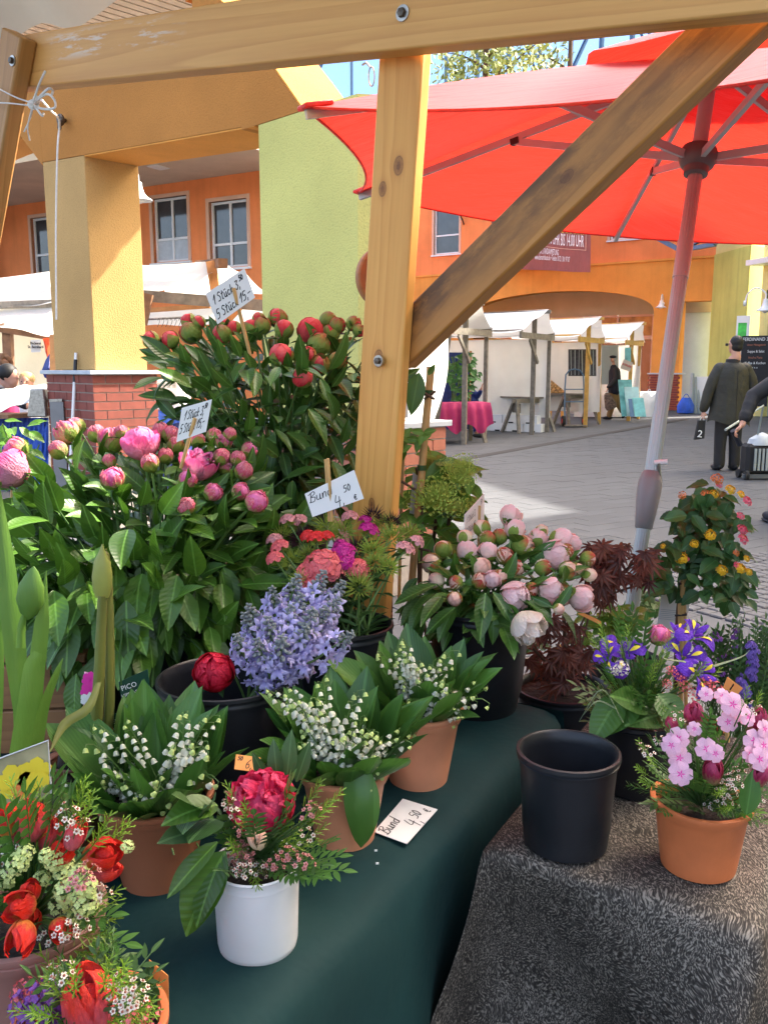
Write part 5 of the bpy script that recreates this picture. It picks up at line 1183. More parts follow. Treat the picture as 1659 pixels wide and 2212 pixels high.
def mk(mat, seed, count, name='petal', tilt=0, **kw):
    out = []; r_ = random.Random(seed); ms = [cup(r_=r_, **kw).mesh(name, M_[mat], True, 180) for _ in range(2)]; ph = r_.random() * 6
    for k in range(count):
        sc_ = 1 + .035 * (k % 3) + r_.uniform(-.01, .01)
        M = Matrix.Rotation(ph + 2 * pi * k / count + r_.uniform(-.2, .2), 4, 'Z') @ Matrix.Rotation(R(tilt + r_.uniform(-5, 5)), 4, 'X') @ Matrix.Scale(sc_, 4)
        out.append((name, ms[k % 2], M))
    return out
BL = {}
BL['pinkbud'] = [bloom_kind('pink_bud', mk('pink_bud', s, 7, lat=76, wid=36, r=1.0, ruf=.20, flare=.03) + mk('pink_bud', s + 20, 4, lat=86, wid=30, r=.93, ruf=.14) + mk('sepal_red', s + 9, 3, 'sepal', lat=12 + 8 * s, wid=52, r=1.07, ruf=.02)) for s in range(4)]
BL['pinkhalf'] = [bloom_kind('pink_petal', mk('pink_petal', s, 5, lat=70, wid=60, r=1.02, ruf=.06, flare=.03) + mk('pink_bud', s + 4, 5, lat=50, wid=40, r=1.10, ruf=.16, flare=.06) + mk('sepal_red', s + 9, 3, 'sepal', lat=-5, wid=45, r=1.17)) for s in range(3)]
def ruffle(mat, seed, n_, r0=.35, r1=.95, L=.5):
    out = []; r_ = random.Random(seed); ms = [cup(lat=50, wid=38, r=1, ruf=.30, flare=.25, base=-60, r_=r_).mesh('petal', M_[mat], True, 180) for _ in range(3)]
    for k in range(n_):
        a = r_.random() * 2 * pi; q = sqrt(r_.random()); el = q * 65
        M = Matrix.Rotation(a, 4, 'Z') @ Matrix.Rotation(R(el), 4, 'Y') @ Matrix.Translation((0, 0, .55)) @ Matrix.Rotation(r_.random() * 6, 4, 'Z') @ Matrix.Scale(L * r_.uniform(.8, 1.2), 4)
        out.append(('petal', ms[k % 3], M))
    return out
BL['pinkopen'] = [bloom_kind('pink_open', mk('pink_petal', s, 6, lat=25, wid=58, r=1.1, ruf=.08, flare=.15) + mk('pink_petal', s + 3, 5, lat=62, wid=60, r=1.03, ruf=.06, flare=.02) + mk('pink_open', s + 5, 4, lat=84, wid=55, r=.98, ruf=.08), .9, .85) for s in range(2)]
BL['pinkruffle'] = [bloom_kind('pink_open', mk('pink_petal', 2, 7, lat=20, wid=50, r=1.1, ruf=.1, flare=.25) + ruffle('pink_open', 4, 26), .75)]
BL['redbud'] = [bloom_kind('red_petal', mk('red_petal', s, 4, lat=86, wid=60, r=1.0, ruf=.03) + mk('sepal', s + 9, 3, 'sepal', lat=(64, 50, 72, 34)[s], wid=(64, 58, 70, 54)[s], r=1.06, ruf=.01, point=.35)) for s in range(4)]
BL['redgreen'] = [bloom_kind('sepal', mk('sepal', s, 4, 'sepal', lat=80, wid=62, r=1.04, point=.2) + mk('red_petal', s, 2, lat=84, wid=28, r=1.07)) for s in range(2)]
BL['redopen'] = [bloom_kind('red_petal', mk('red_petal', 1, 6, lat=80, wid=60, r=1.02, ruf=.04) + mk('sepal', 9, 2, 'sepal', lat=-10, wid=45, r=1.1), .95)]
BL['palebud'] = [bloom_kind('pale_petal', mk('pale_petal', s, 4, lat=84, wid=62, r=1.0, ruf=.03) + mk('sepal_red', s + 9, 3 if s else 2, 'sepal', lat=(18, 40, 5)[s], wid=(48, 60, 40)[s], r=1.07, ruf=.02), .95) for s in range(3)]
BL['palegreen'] = [bloom_kind('pale_petal', mk('pale_petal', s, 3, lat=84, wid=60, r=1.0) + mk('sepal_red', s + 9, 4, 'sepal', lat=66, wid=58, r=1.06, ruf=.02), .95) for s in range(2)]
BL['palepink'] = [bloom_kind('pale_pink', mk('pale_pink', s, 5, lat=72, wid=60, r=1.02, ruf=.07, flare=.05) + mk('pale_pink', s + 3, 3, lat=40, wid=55, r=1.14, ruf=.1, flare=.12) + mk('sepal_red', s + 9, 2, 'sepal', lat=-12, wid=45, r=1.2), .92) for s in range(3)]
BL['cream'] = [bloom_kind('cream_petal', mk('cream_petal', 3, 6, lat=30, wid=55, r=1.12, ruf=.15, flare=.2) + ruffle('cream_petal', 7, 14, L=.55), .85)]
BL['bigred'] = [bloom_kind('crimson', mk('crimson', 2, 7, lat=25, wid=52, r=1.1, ruf=.12, flare=.15) + mk('crimson', 12, 6, lat=58, wid=48, r=1.04, ruf=.12, flare=.04) + ruffle('crimson', 4, 30, L=.5), .85, .85)]
BL['ranunculus'] = [bloom_kind('deep_red', sum([mk('deep_red', k, 6, lat=20 + 14 * k, wid=44, r=1.12 - .05 * k, ruf=.03, flare=.03) for k in range(5)], []), .8)]
def tulip(mat, seed, flare=-.25, sz=1.7, lat=74, ruf=.03):
    return bloom_kind(mat, mk(mat, seed, 3, lat=lat, wid=62, r=1.08, ruf=ruf, flare=flare + .1, sz=sz, point=.6, m=8) + mk(mat, seed + 3, 3, lat=lat, wid=60, r=1.0, ruf=ruf, flare=flare, sz=sz, point=.6, m=8), .6, 1.2)
BL['rosebud'] = [tulip('pale_petal', 5, -.1, 1.5, 76, .06)]; BL['tulipred'] = [tulip('tulip_red', 1, -.15, 1.6, 72, .05), tulip('tulip_red', 2, .0, 1.4, 62, .08)]; BL['tulippink'] = [tulip('tulip_pink', 3, -.22, 1.75, 82, .02), tulip('tulip_pink', 8, -.3, 1.9, 84, .015)]; BL['tulipdark'] = [tulip('tulip_dark', 4, -.15, 1.7)]
def put_bloom(kind, parent, pos, d, r, var=None, roll=None):
    core, pet = BL[kind][var % len(BL[kind]) if var is not None else rnd.randrange(len(BL[kind]))]
    d = Vector(d).normalized(); up = Vector((cos(roll if roll is not None else rnd.random() * 6), sin(rnd.random() * 6), .1))
    x = up - d * up.dot(d); x.normalize(); y = d.cross(x); M = Matrix((x, y, d)).transposed().to_4x4() @ Matrix.Scale(r, 4); M.translation = Vector(pos)
    o = link('bloom', core, parent, M)
    for nm, me, m in pet: link(nm, me, o, m)
    return o
def stem(parent, pts, r=.0035, mat='green_stem', taper=.75, name='stem', n=6):
    return part(name, MB().tube(pts, [r * (1 - (1 - taper) * k / (len(pts) - 1)) for k in range(len(pts))], n, cap=False), M_[mat], parent, True)
def ordinal_labels(items, desc, where, rows=('back', 'middle', 'front')):
    """items: [(x, y, ...)] -> labels naming the row and the place in it"""
    idx = sorted(range(len(items)), key=lambda i: items[i][1]); n_ = len(items); lab = [None] * n_; per = -(-n_ // len(rows))
    if n_ > 17 * len(rows): per = n_
    for r_, rn in enumerate(rows):
        g = sorted(idx[r_ * per:(r_ + 1) * per], key=lambda i: items[i][0])
        for k, i in enumerate(g): lab[i] = f'{desc(items[i])}, {NUM[k]} from left in the {rn} row {where}'
    return lab
# ------------------------------------------------------------------ pots and buckets
def pot_geo(cx, yb, rb, cxr, yr, rr, z0):
    f = atZ(cx, yb, z0); a = (f - CAM).dot(ray(cx, yb)) / ray(cx, yb).length_squared
    Rb = rb / F * a * 1.02; c = Vector((atZ(cx, yb, z0).x, f.y + Rb, z0))
    Rr = rr / F * a
    for _ in range(6):
        t_ = atY(cxr, yr, c.y - Rr); a2 = (t_ - CAM).dot(ray(cxr, yr)) / ray(cxr, yr).length_squared; Rr = rr / F * a2
    return c, Rb, Rr, t_.z - z0
def vessel(parent, c, rb, rr, h, mat, style='terra', soil=.02, name='pot'):
    M = Matrix.Translation(c); k = rr - rb
    def rz(t): return rb + k * t
    if style == 'terra':
        lip = h * .16
        prof = [(.0, .004), (rb * .88, .004), (rb * .9, 0), (rb * .985, 0), (rb, .004), (rz(.25), h * .28), (rz(.8) - .001, h - lip - .004), (rz(.82) + .002, h - lip), (rz(.9) + .004, h - lip * .5), (rr + .001, h - .010), (rr + .004, h - .006), (rr + .004, h - .001), (rr + .001, h), (rr - .003, h - .001), (rr - .005, h - .012), (rz(.7) - .004, h - .05)]
    elif style == 'bucket':
        prof = [(.0, .004), (rb * .9, .004), (rb * .92, 0), (rb * .98, 0), (rb, .004), (rz(.9), h * .90), (rz(.9) + .003, h * .905), (rz(.91) + .0035, h * .925), (rz(.93) + .0015, h * .935), (rz(.97) + .001, h * .965), (rr + .0015, h * .972), (rr + .004, h - .006), (rr + .0035, h - .001), (rr, h), (rr - .004, h - .003), (rr - .006, h - .02), (rz(.3), h * .2), (rb - .004, .012), (0, .010)]
    else:
        prof = [(.0, .003), (rb * .85, .003), (rb * .9, 0), (rb * .97, .003), (rb, .010), (rz(.85), h * .86), (rz(.85) + .0012, h * .862), (rr, h - .004), (rr + .0012, h - .002), (rr, h), (rr - .002, h - .001), (rr - .003, h - .02)]
    o = part(name, MB().lathe(prof, 64, M), M_[mat], parent, True, sharp=50)
    if soil: part('soil', MB().lathe([(0, h - soil), (rr - .006, h - soil)], 32, M), M_['soil'], parent, True)
    return o
# ---- white paper signs with handwriting
G = {'1': ([(0, .55), (.3, 1), (.12, 0)],), '2': ([(0, .75), (.15, 1), (.35, .85), (.2, .4), (0, 0), (.4, .02)],), '3': ([(.05, .95), (.38, .95), (.18, .58), (.38, .35), (.2, 0), (0, .1)],),
     '4': ([(.12, .95), (0, .38), (.42, .42)], [(.36, .75), (.28, -.1)]), '5': ([(.42, 1), (.12, .97), (.08, .6), (.34, .55), (.3, .1), (0, .0)],), '0': ([(.18, 1), (0, .5), (.15, 0), (.36, .5), (.2, 1)],), '6': ([(.35, 1), (.05, .5), (.12, 0), (.35, .15), (.25, .48), (.06, .35)],), '8': ([(.3, .9), (.1, 1), (.08, .7), (.32, .3), (.18, 0), (.04, .2), (.32, .75), (.3, .9)],),
     'S': ([(.42, .9), (.2, 1.02), (.02, .78), (.3, .45), (.26, .08), (0, .05)],), 't': ([(.16, .95), (.06, .1), (.2, .02)], [(-.02, .66), (.3, .72)]), 'ü': ([(0, .55), (.02, .08), (.24, .1), (.3, .55), (.3, .02), (.38, .05)], [(.08, .82), (.09, .9)], [(.24, .84), (.25, .92)]), 'c': ([(.3, .5), (.1, .55), (.02, .2), (.16, .0), (.32, .1)],), 'k': ([(.1, 1), (.02, 0)], [(.34, .55), (.06, .3), (.36, .0)]),
     'B': ([(.1, 1), (.0, 0)], [(-.12, .88), (.3, 1.05), (.42, .8), (.1, .55), (.42, .4), (.3, .02), (-.1, .06)]), 'u': ([(0, .55), (.02, .08), (.24, .1), (.3, .55), (.3, .02), (.38, .05)],), 'n': ([(0, .5), (.0, 0), (.08, .45), (.26, .5), (.28, .0)],), 'd': ([(.3, .5), (.04, .4), (.08, .02), (.28, .12), (.4, 1.05), (.32, .0)],),
     ',': ([(.08, .08), (.02, -.22)],), '-': ([(0, .5), (.32, .55)],), '€': ([(.36, .85), (.14, .95), (.02, .5), (.14, .05), (.36, .12)], [(-.06, .6), (.28, .62)], [(-.06, .4), (.26, .42)])}
def handwriting(parent, Pf, lines, w=.012, name='lettering', mat='ink'):
    """Pf(u, v) -> world point; lines (text, u0, v0, height, aspect, slope)"""
    mb = MB()
    for (s, u0, v0, h, asp, slope) in lines:
        x = u0
        for ch in s:
            if ch == ' ': x += h * asp * .3; continue
            g = G[ch]; wd = max(p[0] for st in g for p in st)
            for st in g:
                pts = crom([Vector((x + (p[0] + .12 * p[1]) * h * asp, v0 + p[1] * h + slope * (x - u0), 0)) for p in st], 5 if len(st) > 2 else 2)
                for k in range(len(pts) - 1):
                    d = pts[k + 1] - pts[k]
                    if d.length < 1e-6: continue
                    q = Vector((-d.y * asp, d.x / asp, 0)).normalized() * w / 2; e = d.normalized() * w * .25
                    a, b = pts[k] - e, pts[k + 1] + e
                    mb.quad(Pf(a.x - q.x * asp, a.y - q.y), Pf(b.x - q.x * asp, b.y - q.y), Pf(b.x + q.x * asp, b.y + q.y), Pf(a.x + q.x * asp, a.y + q.y))
            x += (wd + .14) * h * asp
    return part(name, mb, M_[mat], parent, False)
def card(name, label, pts, lines, stick=None, cat='price sign', th=.0012, lw=.03, mat='paper', group=None, stickr=.003, text_name='lettering'):
    """pts: bottom-left, bottom-right, top-right, top-left in the world"""
    bl, br, tr, tl = [Vector(p) for p in pts]; nn = (br - bl).cross(tl - bl).normalized()
    if nn.dot(CAM - bl) < 0: nn = -nn
    t = thing(name, label, cat, (bl + br + tr + tl) / 4, group)
    part('sheet', MB().hexa([bl - nn * th, br - nn * th, br, bl, tl - nn * th, tr - nn * th, tr, tl]), M_[mat], t, False)
    Pf = lambda u, v: (bl * (1 - u) + br * u) * (1 - v) + (tl * (1 - u) + tr * u) * v + nn * .0004
    if lines: handwriting(t, Pf, lines, lw)
    if stick:
        for a, b in stick: a = Vector(a) + nn * .004; b = Vector(b) + nn * .004; part('stick', MB().tube([a, a.lerp(b, .5), b], stickr, 8), M_['bamboo'], t)
    return t
# ================================================================== BUCKETS OF PEONIES
def peony(label, root, head, r, kind, leafkind, nleaf, L, spread=1.0, stem_r=.0035, group=None, droop=0., axis=None, var=None, nm='peony'):
    root = Vector(root); head = Vector(head); t = thing(nm, label, 'peony', root, group)
    out = Vector((head.x - (axis or root).x, head.y - (axis or root).y, 0))
    mid = root.lerp(head, .55) + Vector((0, 0, .03)) - out * .12
    pts = curve(root, mid, head, 8); stem(t, pts, stem_r)
    d = (pts[-1] - pts[-2]).normalized(); d = (d + Vector((rnd.uniform(-.25, .25), rnd.uniform(-.3, .1), droop))).normalized()
    put_bloom(kind, t, head + d * r * .75, d, r, var)
    ax = axis or root
    for k in range(nleaf):
        u = .04 + .86 * ((k + rnd.random()) / nleaf) ** 1.1; p = bez(root, mid, head, u)
        a0 = math.atan2(p.y - ax.y, p.x - ax.x) + rnd.uniform(-1.3, 1.3)
        if rnd.random() < .35: a0 = -pi / 2 + rnd.uniform(-1.2, 1.2)
        low = max(0, 1 - u * 1.8)
        pitch = R(rnd.uniform(5, 60)) * (1 - low) - R(rnd.uniform(5, 70)) * low
        o = Vector((cos(a0), sin(a0), 0)); dd = o * cos(pitch) + Vector((0, 0, sin(pitch)))
        off = o * (.015 + .05 * low * spread * rnd.random())
        put_leaf(leafkind, t, p + off, dd, Vector((0, 0, 1)) * .9 + o * .35 + Vector((rnd.uniform(-.5, .5), rnd.uniform(-.8, .1), 0)), L * rnd.uniform(.7, 1.15))
        if k % 3 == 0:
            pts2 = [p, p + off * .6 + Vector((0, 0, .004)), p + off]
    # two small leaves under the bloom
    for k in range(2):
        a0 = rnd.random() * 6; dd = Vector((cos(a0), sin(a0), rnd.uniform(.1, .9)))
        put_leaf(leafkind, t, head - d * .01, dd, d, L * rnd.uniform(.4, .65))
    return t
def bucket_heads(heads, depth, ):
    return
# --- pink peonies (left)
PC = atA(318, 1330, 1.74); c, rb_, rr_, h_ = Vector((PC.x, PC.y, ZT)), .115, .142, PC.z - ZT
bk1 = thing('flower_bucket', 'large black bucket full of pink peonies on the left', 'bucket', c); vessel(bk1, c, rb_, rr_, h_, 'black_plastic', 'bucket', soil=0)
PK = [(40, 1004, 39, 'pinkopen'), (48, 964, 24, 'pinkhalf'), (153, 930, 26, 'pinkhalf'), (172, 918, 20, 'pinkbud'), (135, 969, 21, 'pinkbud'), (213, 936, 20, 'pinkbud'), (240, 950, 28, 'pinkhalf'), (268, 935, 18, 'pinkbud'), (308, 957, 37, 'pinkopen'), (350, 932, 20, 'pinkbud'), (237, 996, 16, 'pinkbud'), (244, 1031, 24, 'pinkhalf'), (327, 1000, 21, 'pinkbud'), (357, 985, 18, 'pinkbud'), (365, 938, 20, 'pinkbud'), (376, 962, 20, 'pinkbud'), (423, 1003, 36, 'pinkruffle'), (401, 1035, 20, 'pinkhalf'), (424, 953, 18, 'pinkbud'), (452, 1058, 20, 'pinkhalf'), (402, 1090, 22, 'pinkbud'), (460, 942, 19, 'pinkbud'), (480, 955, 18, 'pinkhalf'), (494, 938, 16, 'pinkbud'), (470, 985, 21, 'pinkbud'), (480, 1004, 20, 'pinkbud'), (510, 990, 18, 'pinkbud'), (522, 1015, 22, 'pinkbud'), (530, 970, 18, 'pinkhalf'), (511, 1058, 20, 'pinkhalf'), (547, 1076, 25, 'pinkhalf'), (4, 1028, 20, 'pinkbud')]
DESC = dict(pinkopen='wide open bright pink peony', pinkhalf='half open pink peony', pinkbud='streaked pink peony bud', pinkruffle='ruffled open pink peony', redbud='red and green peony bud', redgreen='mostly green round peony bud', redopen='plump red peony without green', palebud='pale apricot peony bud', palegreen='green and red peony bud', palepink='opening pale pink peony', cream='drooping cream white peony')
labs = ordinal_labels(PK, lambda q: DESC[q[3]], 'of the left bucket')
for i, (x, y, r, kd_) in enumerate(PK):
    Yd = c.y + .02 + (985 - y) * .0016 + rnd.uniform(-.03, .03); hd = atY(x, y, max(1.45, Yd)); a = (hd - CAM).length
    a0 = rnd.random() * 6; root = Vector((c.x + .06 * cos(a0), c.y + .06 * sin(a0), ZT + h_ - .03))
    r = r / F * a * .84
    peony(labs[i], root, hd - Vector((0, 0, r * .7)), r, kd_, 'peony', 11, .085, 1.2, axis=Vector((c.x, c.y, 0)), group='pink peonies in the left bucket')
# leaf skirt bending over the rim
def skirt(parent_label, c, rim, h, n_, kind, L, lo=-75, hi=-20, ang=(-pi, 0), out=.10, nm='peony_foliage', up=.06, cat='foliage'):
    t = thing(nm, parent_label, cat, Vector((c.x, c.y, ZT + h)))
    for k in range(n_):
        a0 = rnd.uniform(*ang); o = Vector((cos(a0), sin(a0), 0)); q = rnd.random()
        p = Vector((c.x, c.y, ZT + h - .02)) + o * (rim * .75) ; e = Vector((c.x, c.y, ZT + h)) + o * (rim + out * q) + Vector((0, 0, up * rnd.uniform(-.2, 1.6)))
        if k % 3 == 0: stem(t, curve(p, (p + e) / 2 + Vector((0, 0, .03)), e, 4), .002, 'dark_stem')
        pitch = R(rnd.uniform(lo, hi)); az = a0 + rnd.uniform(-.7, .7); oo = Vector((cos(az), sin(az), 0)); dd = oo * cos(pitch) + Vector((0, 0, sin(pitch)))
        put_leaf(kind, t, e, dd, Vector((0, 0, 1)) + oo * 1.2 + Vector((rnd.uniform(-.4, .4), -.3, 0)), L * rnd.uniform(.75, 1.25))
    return t
skirt('broad drooping green leaves round the rim of the left peony bucket', c, rr_, h_, 230, 'peony', .09, up=.09, out=.15)
skirt('upright green leaves filling the left bucket below the pink peonies', c, .10, h_ + .05, 210, 'peony', .085, lo=-20, hi=60, out=.20, up=.12, ang=(-pi - .5, .5))
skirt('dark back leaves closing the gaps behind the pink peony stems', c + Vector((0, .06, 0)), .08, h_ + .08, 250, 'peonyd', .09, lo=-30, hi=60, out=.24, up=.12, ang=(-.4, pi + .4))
# --- red peonies (behind)
PC = atA(610, 1062, 2.08); c, h_ = Vector((PC.x, PC.y, ZT + .22)), PC.z - ZT - .22
bk2 = thing('flower_bucket', 'black bucket of red peony buds on the raised crate behind', 'bucket', c); vessel(bk2, c, .10, .135, PC.z - c.z, 'black_plastic', 'bucket', soil=0)
RD = [(334, 731, 17, 'redbud'), (376, 731, 18, 'redbud'), (421, 716, 23, 'redbud'), (415, 690, 16, 'redbud'), (436, 694, 14, 'redgreen'), (487, 721, 20, 'redgreen'), (416, 756, 13, 'redgreen'), (512, 706, 15, 'redbud'), (489, 700, 13, 'redbud'), (550, 710, 23, 'redbud'), (570, 703, 18, 'redgreen'), (562, 690, 15, 'redgreen'), (598, 687, 20, 'redbud'), (612, 711, 20, 'redbud'), (660, 712, 27, 'redopen'), (702, 690, 18, 'redgreen'), (727, 703, 17, 'redgreen'), (711, 718, 19, 'redbud'), (682, 742, 24, 'redbud'), (607, 766, 25, 'redbud'), (660, 768, 21, 'redbud'), (687, 788, 23, 'redgreen'), (722, 776, 20, 'redbud'), (648, 808, 23, 'redbud'), (757, 697, 16, 'redgreen'), (770, 712, 14, 'redgreen')]
labs = ordinal_labels(RD, lambda q: DESC[q[3]], 'on the raised crate')
for i, (x, y, r, kd_) in enumerate(RD):
    Yd = c.y + .0 + (740 - y) * .0022 + rnd.uniform(-.03, .03); hd = atY(x, y, Yd); a = (hd - CAM).length
    a0 = rnd.random() * 6; root = Vector((c.x + .05 * cos(a0), c.y + .05 * sin(a0), PC.z - .02)); r = r / F * a * .95
    peony(labs[i], root, hd - Vector((0, 0, r * .7)), r, kd_, 'peonyd', 15, .088, 1.0, stem_r=.0042, axis=Vector((c.x, c.y, 0)), group='red peonies on the raised crate', var=i)
cc_ = Vector((c.x, c.y, 0)); dz = PC.z - ZT
skirt('dark drooping leaves round the rim of the red peony bucket', cc_, .13, dz, 60, 'peonyd', .09, out=.08, up=.10)
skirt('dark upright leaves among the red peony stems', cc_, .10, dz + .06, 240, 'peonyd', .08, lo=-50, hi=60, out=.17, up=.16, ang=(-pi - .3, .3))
# --- pale peonies (right)
c, rb_, rr_, h_ = pot_geo(1043, 1560, 84, 1002, 1338, 120, ZT)
bk3 = thing('flower_bucket', 'black bucket of pale pink peonies at the back corner of the green table', 'bucket', c); vessel(bk3, c, rb_, rr_, h_, 'black_plastic', 'bucket', soil=0)
PL = [(1098, 1118, 21, 'palepink'), (1107, 1147, 20, 'palepink'), (1077, 1163, 17, 'palegreen'), (1114, 1175, 24, 'palebud'), (1082, 1198, 19, 'palegreen'), (1153, 1164, 19, 'palepink'), (1164, 1145, 14, 'palebud'), (1199, 1164, 24, 'palepink'), (1226, 1168, 17, 'palepink'), (1212, 1186, 16, 'palegreen'), (1180, 1193, 28, 'palepink'), (1142, 1195, 14, 'palegreen'), (1103, 1223, 18, 'palegreen'), (1160, 1220, 18, 'palegreen'), (1213, 1227, 20, 'palebud'), (1236, 1228, 16, 'palebud'), (1258, 1202, 16, 'palegreen'), (1263, 1236, 15, 'palebud'), (1073, 1244, 15, 'palebud'), (1101, 1273, 30, 'palepink'), (1128, 1324, 31, 'cream'), (1142, 1266, 15, 'palegreen'), (1174, 1262, 24, 'palepink'), (1208, 1280, 17, 'palebud'), (1240, 1278, 24, 'palepink'), (1201, 1308, 12, 'palebud'), (963, 1189, 20, 'palebud'), (943, 1211, 21, 'palebud'), (954, 1248, 18, 'palebud'), (1004, 1164, 18, 'palebud'), (1047, 1166, 17, 'palegreen'), (1043, 1143, 18, 'palebud'), (1009, 1195, 21, 'palepink'), (1034, 1221, 21, 'palebud'), (1050, 1193, 18, 'palepink'), (993, 1253, 15, 'palegreen'), (983, 1284, 16, 'palebud'), (1032, 1253, 18, 'palegreen'), (1066, 1244, 17, 'palepink')]
labs = ordinal_labels(PL, lambda q: DESC[q[3]], 'of the right bucket')
for i, (x, y, r, kd_) in enumerate(PL):
    Yd = c.y - .02 + (1220 - y) * .0012 + rnd.uniform(-.015, .015); hd = atY(x, y, Yd); a = (hd - CAM).length
    a0 = rnd.random() * 6; root = Vector((c.x + .05 * cos(a0), c.y + .05 * sin(a0), ZT + h_ - .04)); r = r / F * a * .96
    peony(labs[i], root, hd - Vector((0, 0, r * .5)), r, kd_, 'paled', 4 if x < 1000 or y > 1230 else 3, .065, 1.0, axis=Vector((c.x, c.y, 0)), group='pale peonies in the right bucket', droop=-.8 if kd_ == 'cream' else -.1)
skirt('dark leaves hanging over the rim of the pale peony bucket', c, rr_ * .95, h_, 42, 'paled', .075, lo=-80, hi=-10, out=.05, up=.04, ang=(-pi - .4, .9))
# ================================================================== LILY OF THE VALLEY POTS
def bell_mb():
    return MB().lathe([(.0001, .0), (.0022, -.0004), (.0036, -.0025), (.0040, -.0048), (.0044, -.0064), (.0049, -.0070)], 7)
BELL = bell_mb()
def bell_spray(seed):
    r_ = random.Random(seed); mb = MB(); L = .105; pts = [Vector((0, .05 * (t * t), L * t)) for t in [i / 10 for i in range(11)]]
    mb.cur = 1; mb.tube(pts, .0009, 5, cap=False)
    for k in range(13):
        t = .35 + .65 * k / 12; p = Vector((0, .05 * t * t, L * t)); a = r_.uniform(-1.4, 1.4) + (pi if k % 2 else 0); s = 1.15 - .5 * t + r_.uniform(-.1, .1)
        e = p + Vector((.008 * cos(a), .008 * sin(a) + .004, .003)); q = e + Vector((.001 * cos(a), .002, -.0035))
        mb.cur = 1; mb.tube([p, e, q], .0005, 4, cap=False)
        mb.cur = 0 if k < 11 else 2
        mb.add(BELL, Matrix.Translation(q) @ Matrix.Rotation(r_.uniform(-.3, .3), 4, 'X') @ Matrix.Scale(s * 1.12, 4))
    mb.cur = 0
    return mb.mesh('flower_spray', [M_['bell_white'], M_['green_stem'], M_['bell_green']], True, 60)
SPR = [bell_spray(i) for i in range(5)]
def lily_pot(label, geo, mat, sprays, n_=34, L=.15, seed=1, lean=(0, 0), tall=1.0, bells=1):
    global rnd; keep = rnd; rnd = random.Random(seed)
    c, rb, rr, h = geo; t = thing('lily_of_the_valley_pot', label, 'potted plant', c); vessel(t, c, rb, rr, h, mat)
    for k in range(n_):
        inner = k >= n_ * .62; a0 = 2 * pi * k / (n_ * .62) + rnd.uniform(-.25, .25) if not inner else rnd.random() * 2 * pi
        rad = rr * (.72 if not inner else rnd.uniform(.1, .55)); o = Vector((cos(a0), sin(a0), 0)); p = c + o * rad + Vector((0, 0, h - .015))
        pitch = R(rnd.uniform(42, 72) if not inner else rnd.uniform(68, 88)); 
        front = max(0, -sin(a0)); pitch -= R(18) * front
        dd = o * cos(pitch) + Vector((lean[0], lean[1], sin(pitch)))
        LL = L * rnd.uniform(.8, 1.15) * (1 - .28 * front * (not inner)) * (1.1 if inner and sin(a0) > 0 else 1)
        if inner and sin(a0) < .2: LL *= .7
        put_leaf('lily', t, p, dd, Vector((0, 0, 1)) - o * 1.1 * (1) + Vector((rnd.uniform(-.5, .5), rnd.uniform(-.5, .2), 0)), LL)
    sprays = sprays + [(x + rnd.uniform(-14, 10), y + rnd.uniform(-14, 8), -roll, s * .95) for x, y, roll, s in sprays[::2]]
    for k, (x, y, roll, s) in enumerate(sprays):
        Yt = c.y - rr * .15 + (rnd.random() - .5) * rr * .8 - (y - topix(c + Vector((0, 0, h)))[1]) * .0002
        top = atY(x, y, Yt); base = c + Vector((rnd.uniform(-.3, .3) * rr, rnd.uniform(-.3, .2) * rr, h - .01))
        d = (top - base).normalized(); p = top - d * .105 * s
        fwd = Vector((roll, -1, -.3))
        x_ = fwd - d * fwd.dot(d); x_.normalize(); M = Matrix((x_.cross(d) * -1, x_, d)).transposed().to_4x4() @ Matrix.Scale(s, 4); M.translation = p
        st = part('flower_stalk', MB().tube([base, p], .0011, 5, cap=False), M_['green_stem'], t)
        link('flower_spray', SPR[(k + seed) % 5], t, M)
    rnd = keep; return t
gA = pot_geo(322, 1940, 78, 330, 1770, 130, ZT); gB = pot_geo(742, 1843, 66, 730, 1700, 100, ZT); gC = pot_geo(906, 1714, 64, 910, 1563, 98, ZT)
def cl(lst): return [(x + rnd.uniform(-5, 5), y + rnd.uniform(-5, 5), rnd.uniform(-.8, .8), rnd.uniform(.85, 1.15)) for x, y in lst]
lily_pot('lily of the valley in the wide brown clay pot at left', gA, 'terracotta_dull', cl([(272, 1548), (276, 1580), (430, 1545), (446, 1560), (420, 1580), (440, 1600), (300, 1635), (320, 1650), (345, 1650), (365, 1645), (385, 1640), (400, 1650), (340, 1680), (375, 1690), (405, 1680), (160, 1650), (250, 1650), (355, 1665), (300, 1672), (392, 1664)]), n_=50, L=.13, seed=3)
lily_pot('lily of the valley in the middle clay pot behind white pot', gB, 'terracotta_pink', cl([(620, 1470), (700, 1470), (725, 1480), (660, 1535), (690, 1530), (710, 1540), (765, 1545), (790, 1560), (800, 1570), (740, 1580), (755, 1600), (820, 1580), (830, 1600), (770, 1610), (800, 1620), (735, 1620), (690, 1570), (672, 1562), (850, 1560), (780, 1590), (640, 1480)]), n_=52, L=.13, seed=5)
lily_pot('lily of the valley in the salmon clay pot at right of the row', gC, 'terracotta_pink', cl([(880, 1385), (900, 1375), (920, 1400), (870, 1400), (890, 1420), (910, 1430), (900, 1450), (960, 1465), (980, 1475), (940, 1480), (965, 1500), (950, 1520), (1000, 1460), (995, 1480), (975, 1515), (900, 1470), (925, 1500), (885, 1440)]), n_=44, L=.125, seed=8)
# moulded notches in the pot rims
for g, yy in ((gA, 0), (gB, 0), (gC, 0)):
    c_, rb, rr, h = g
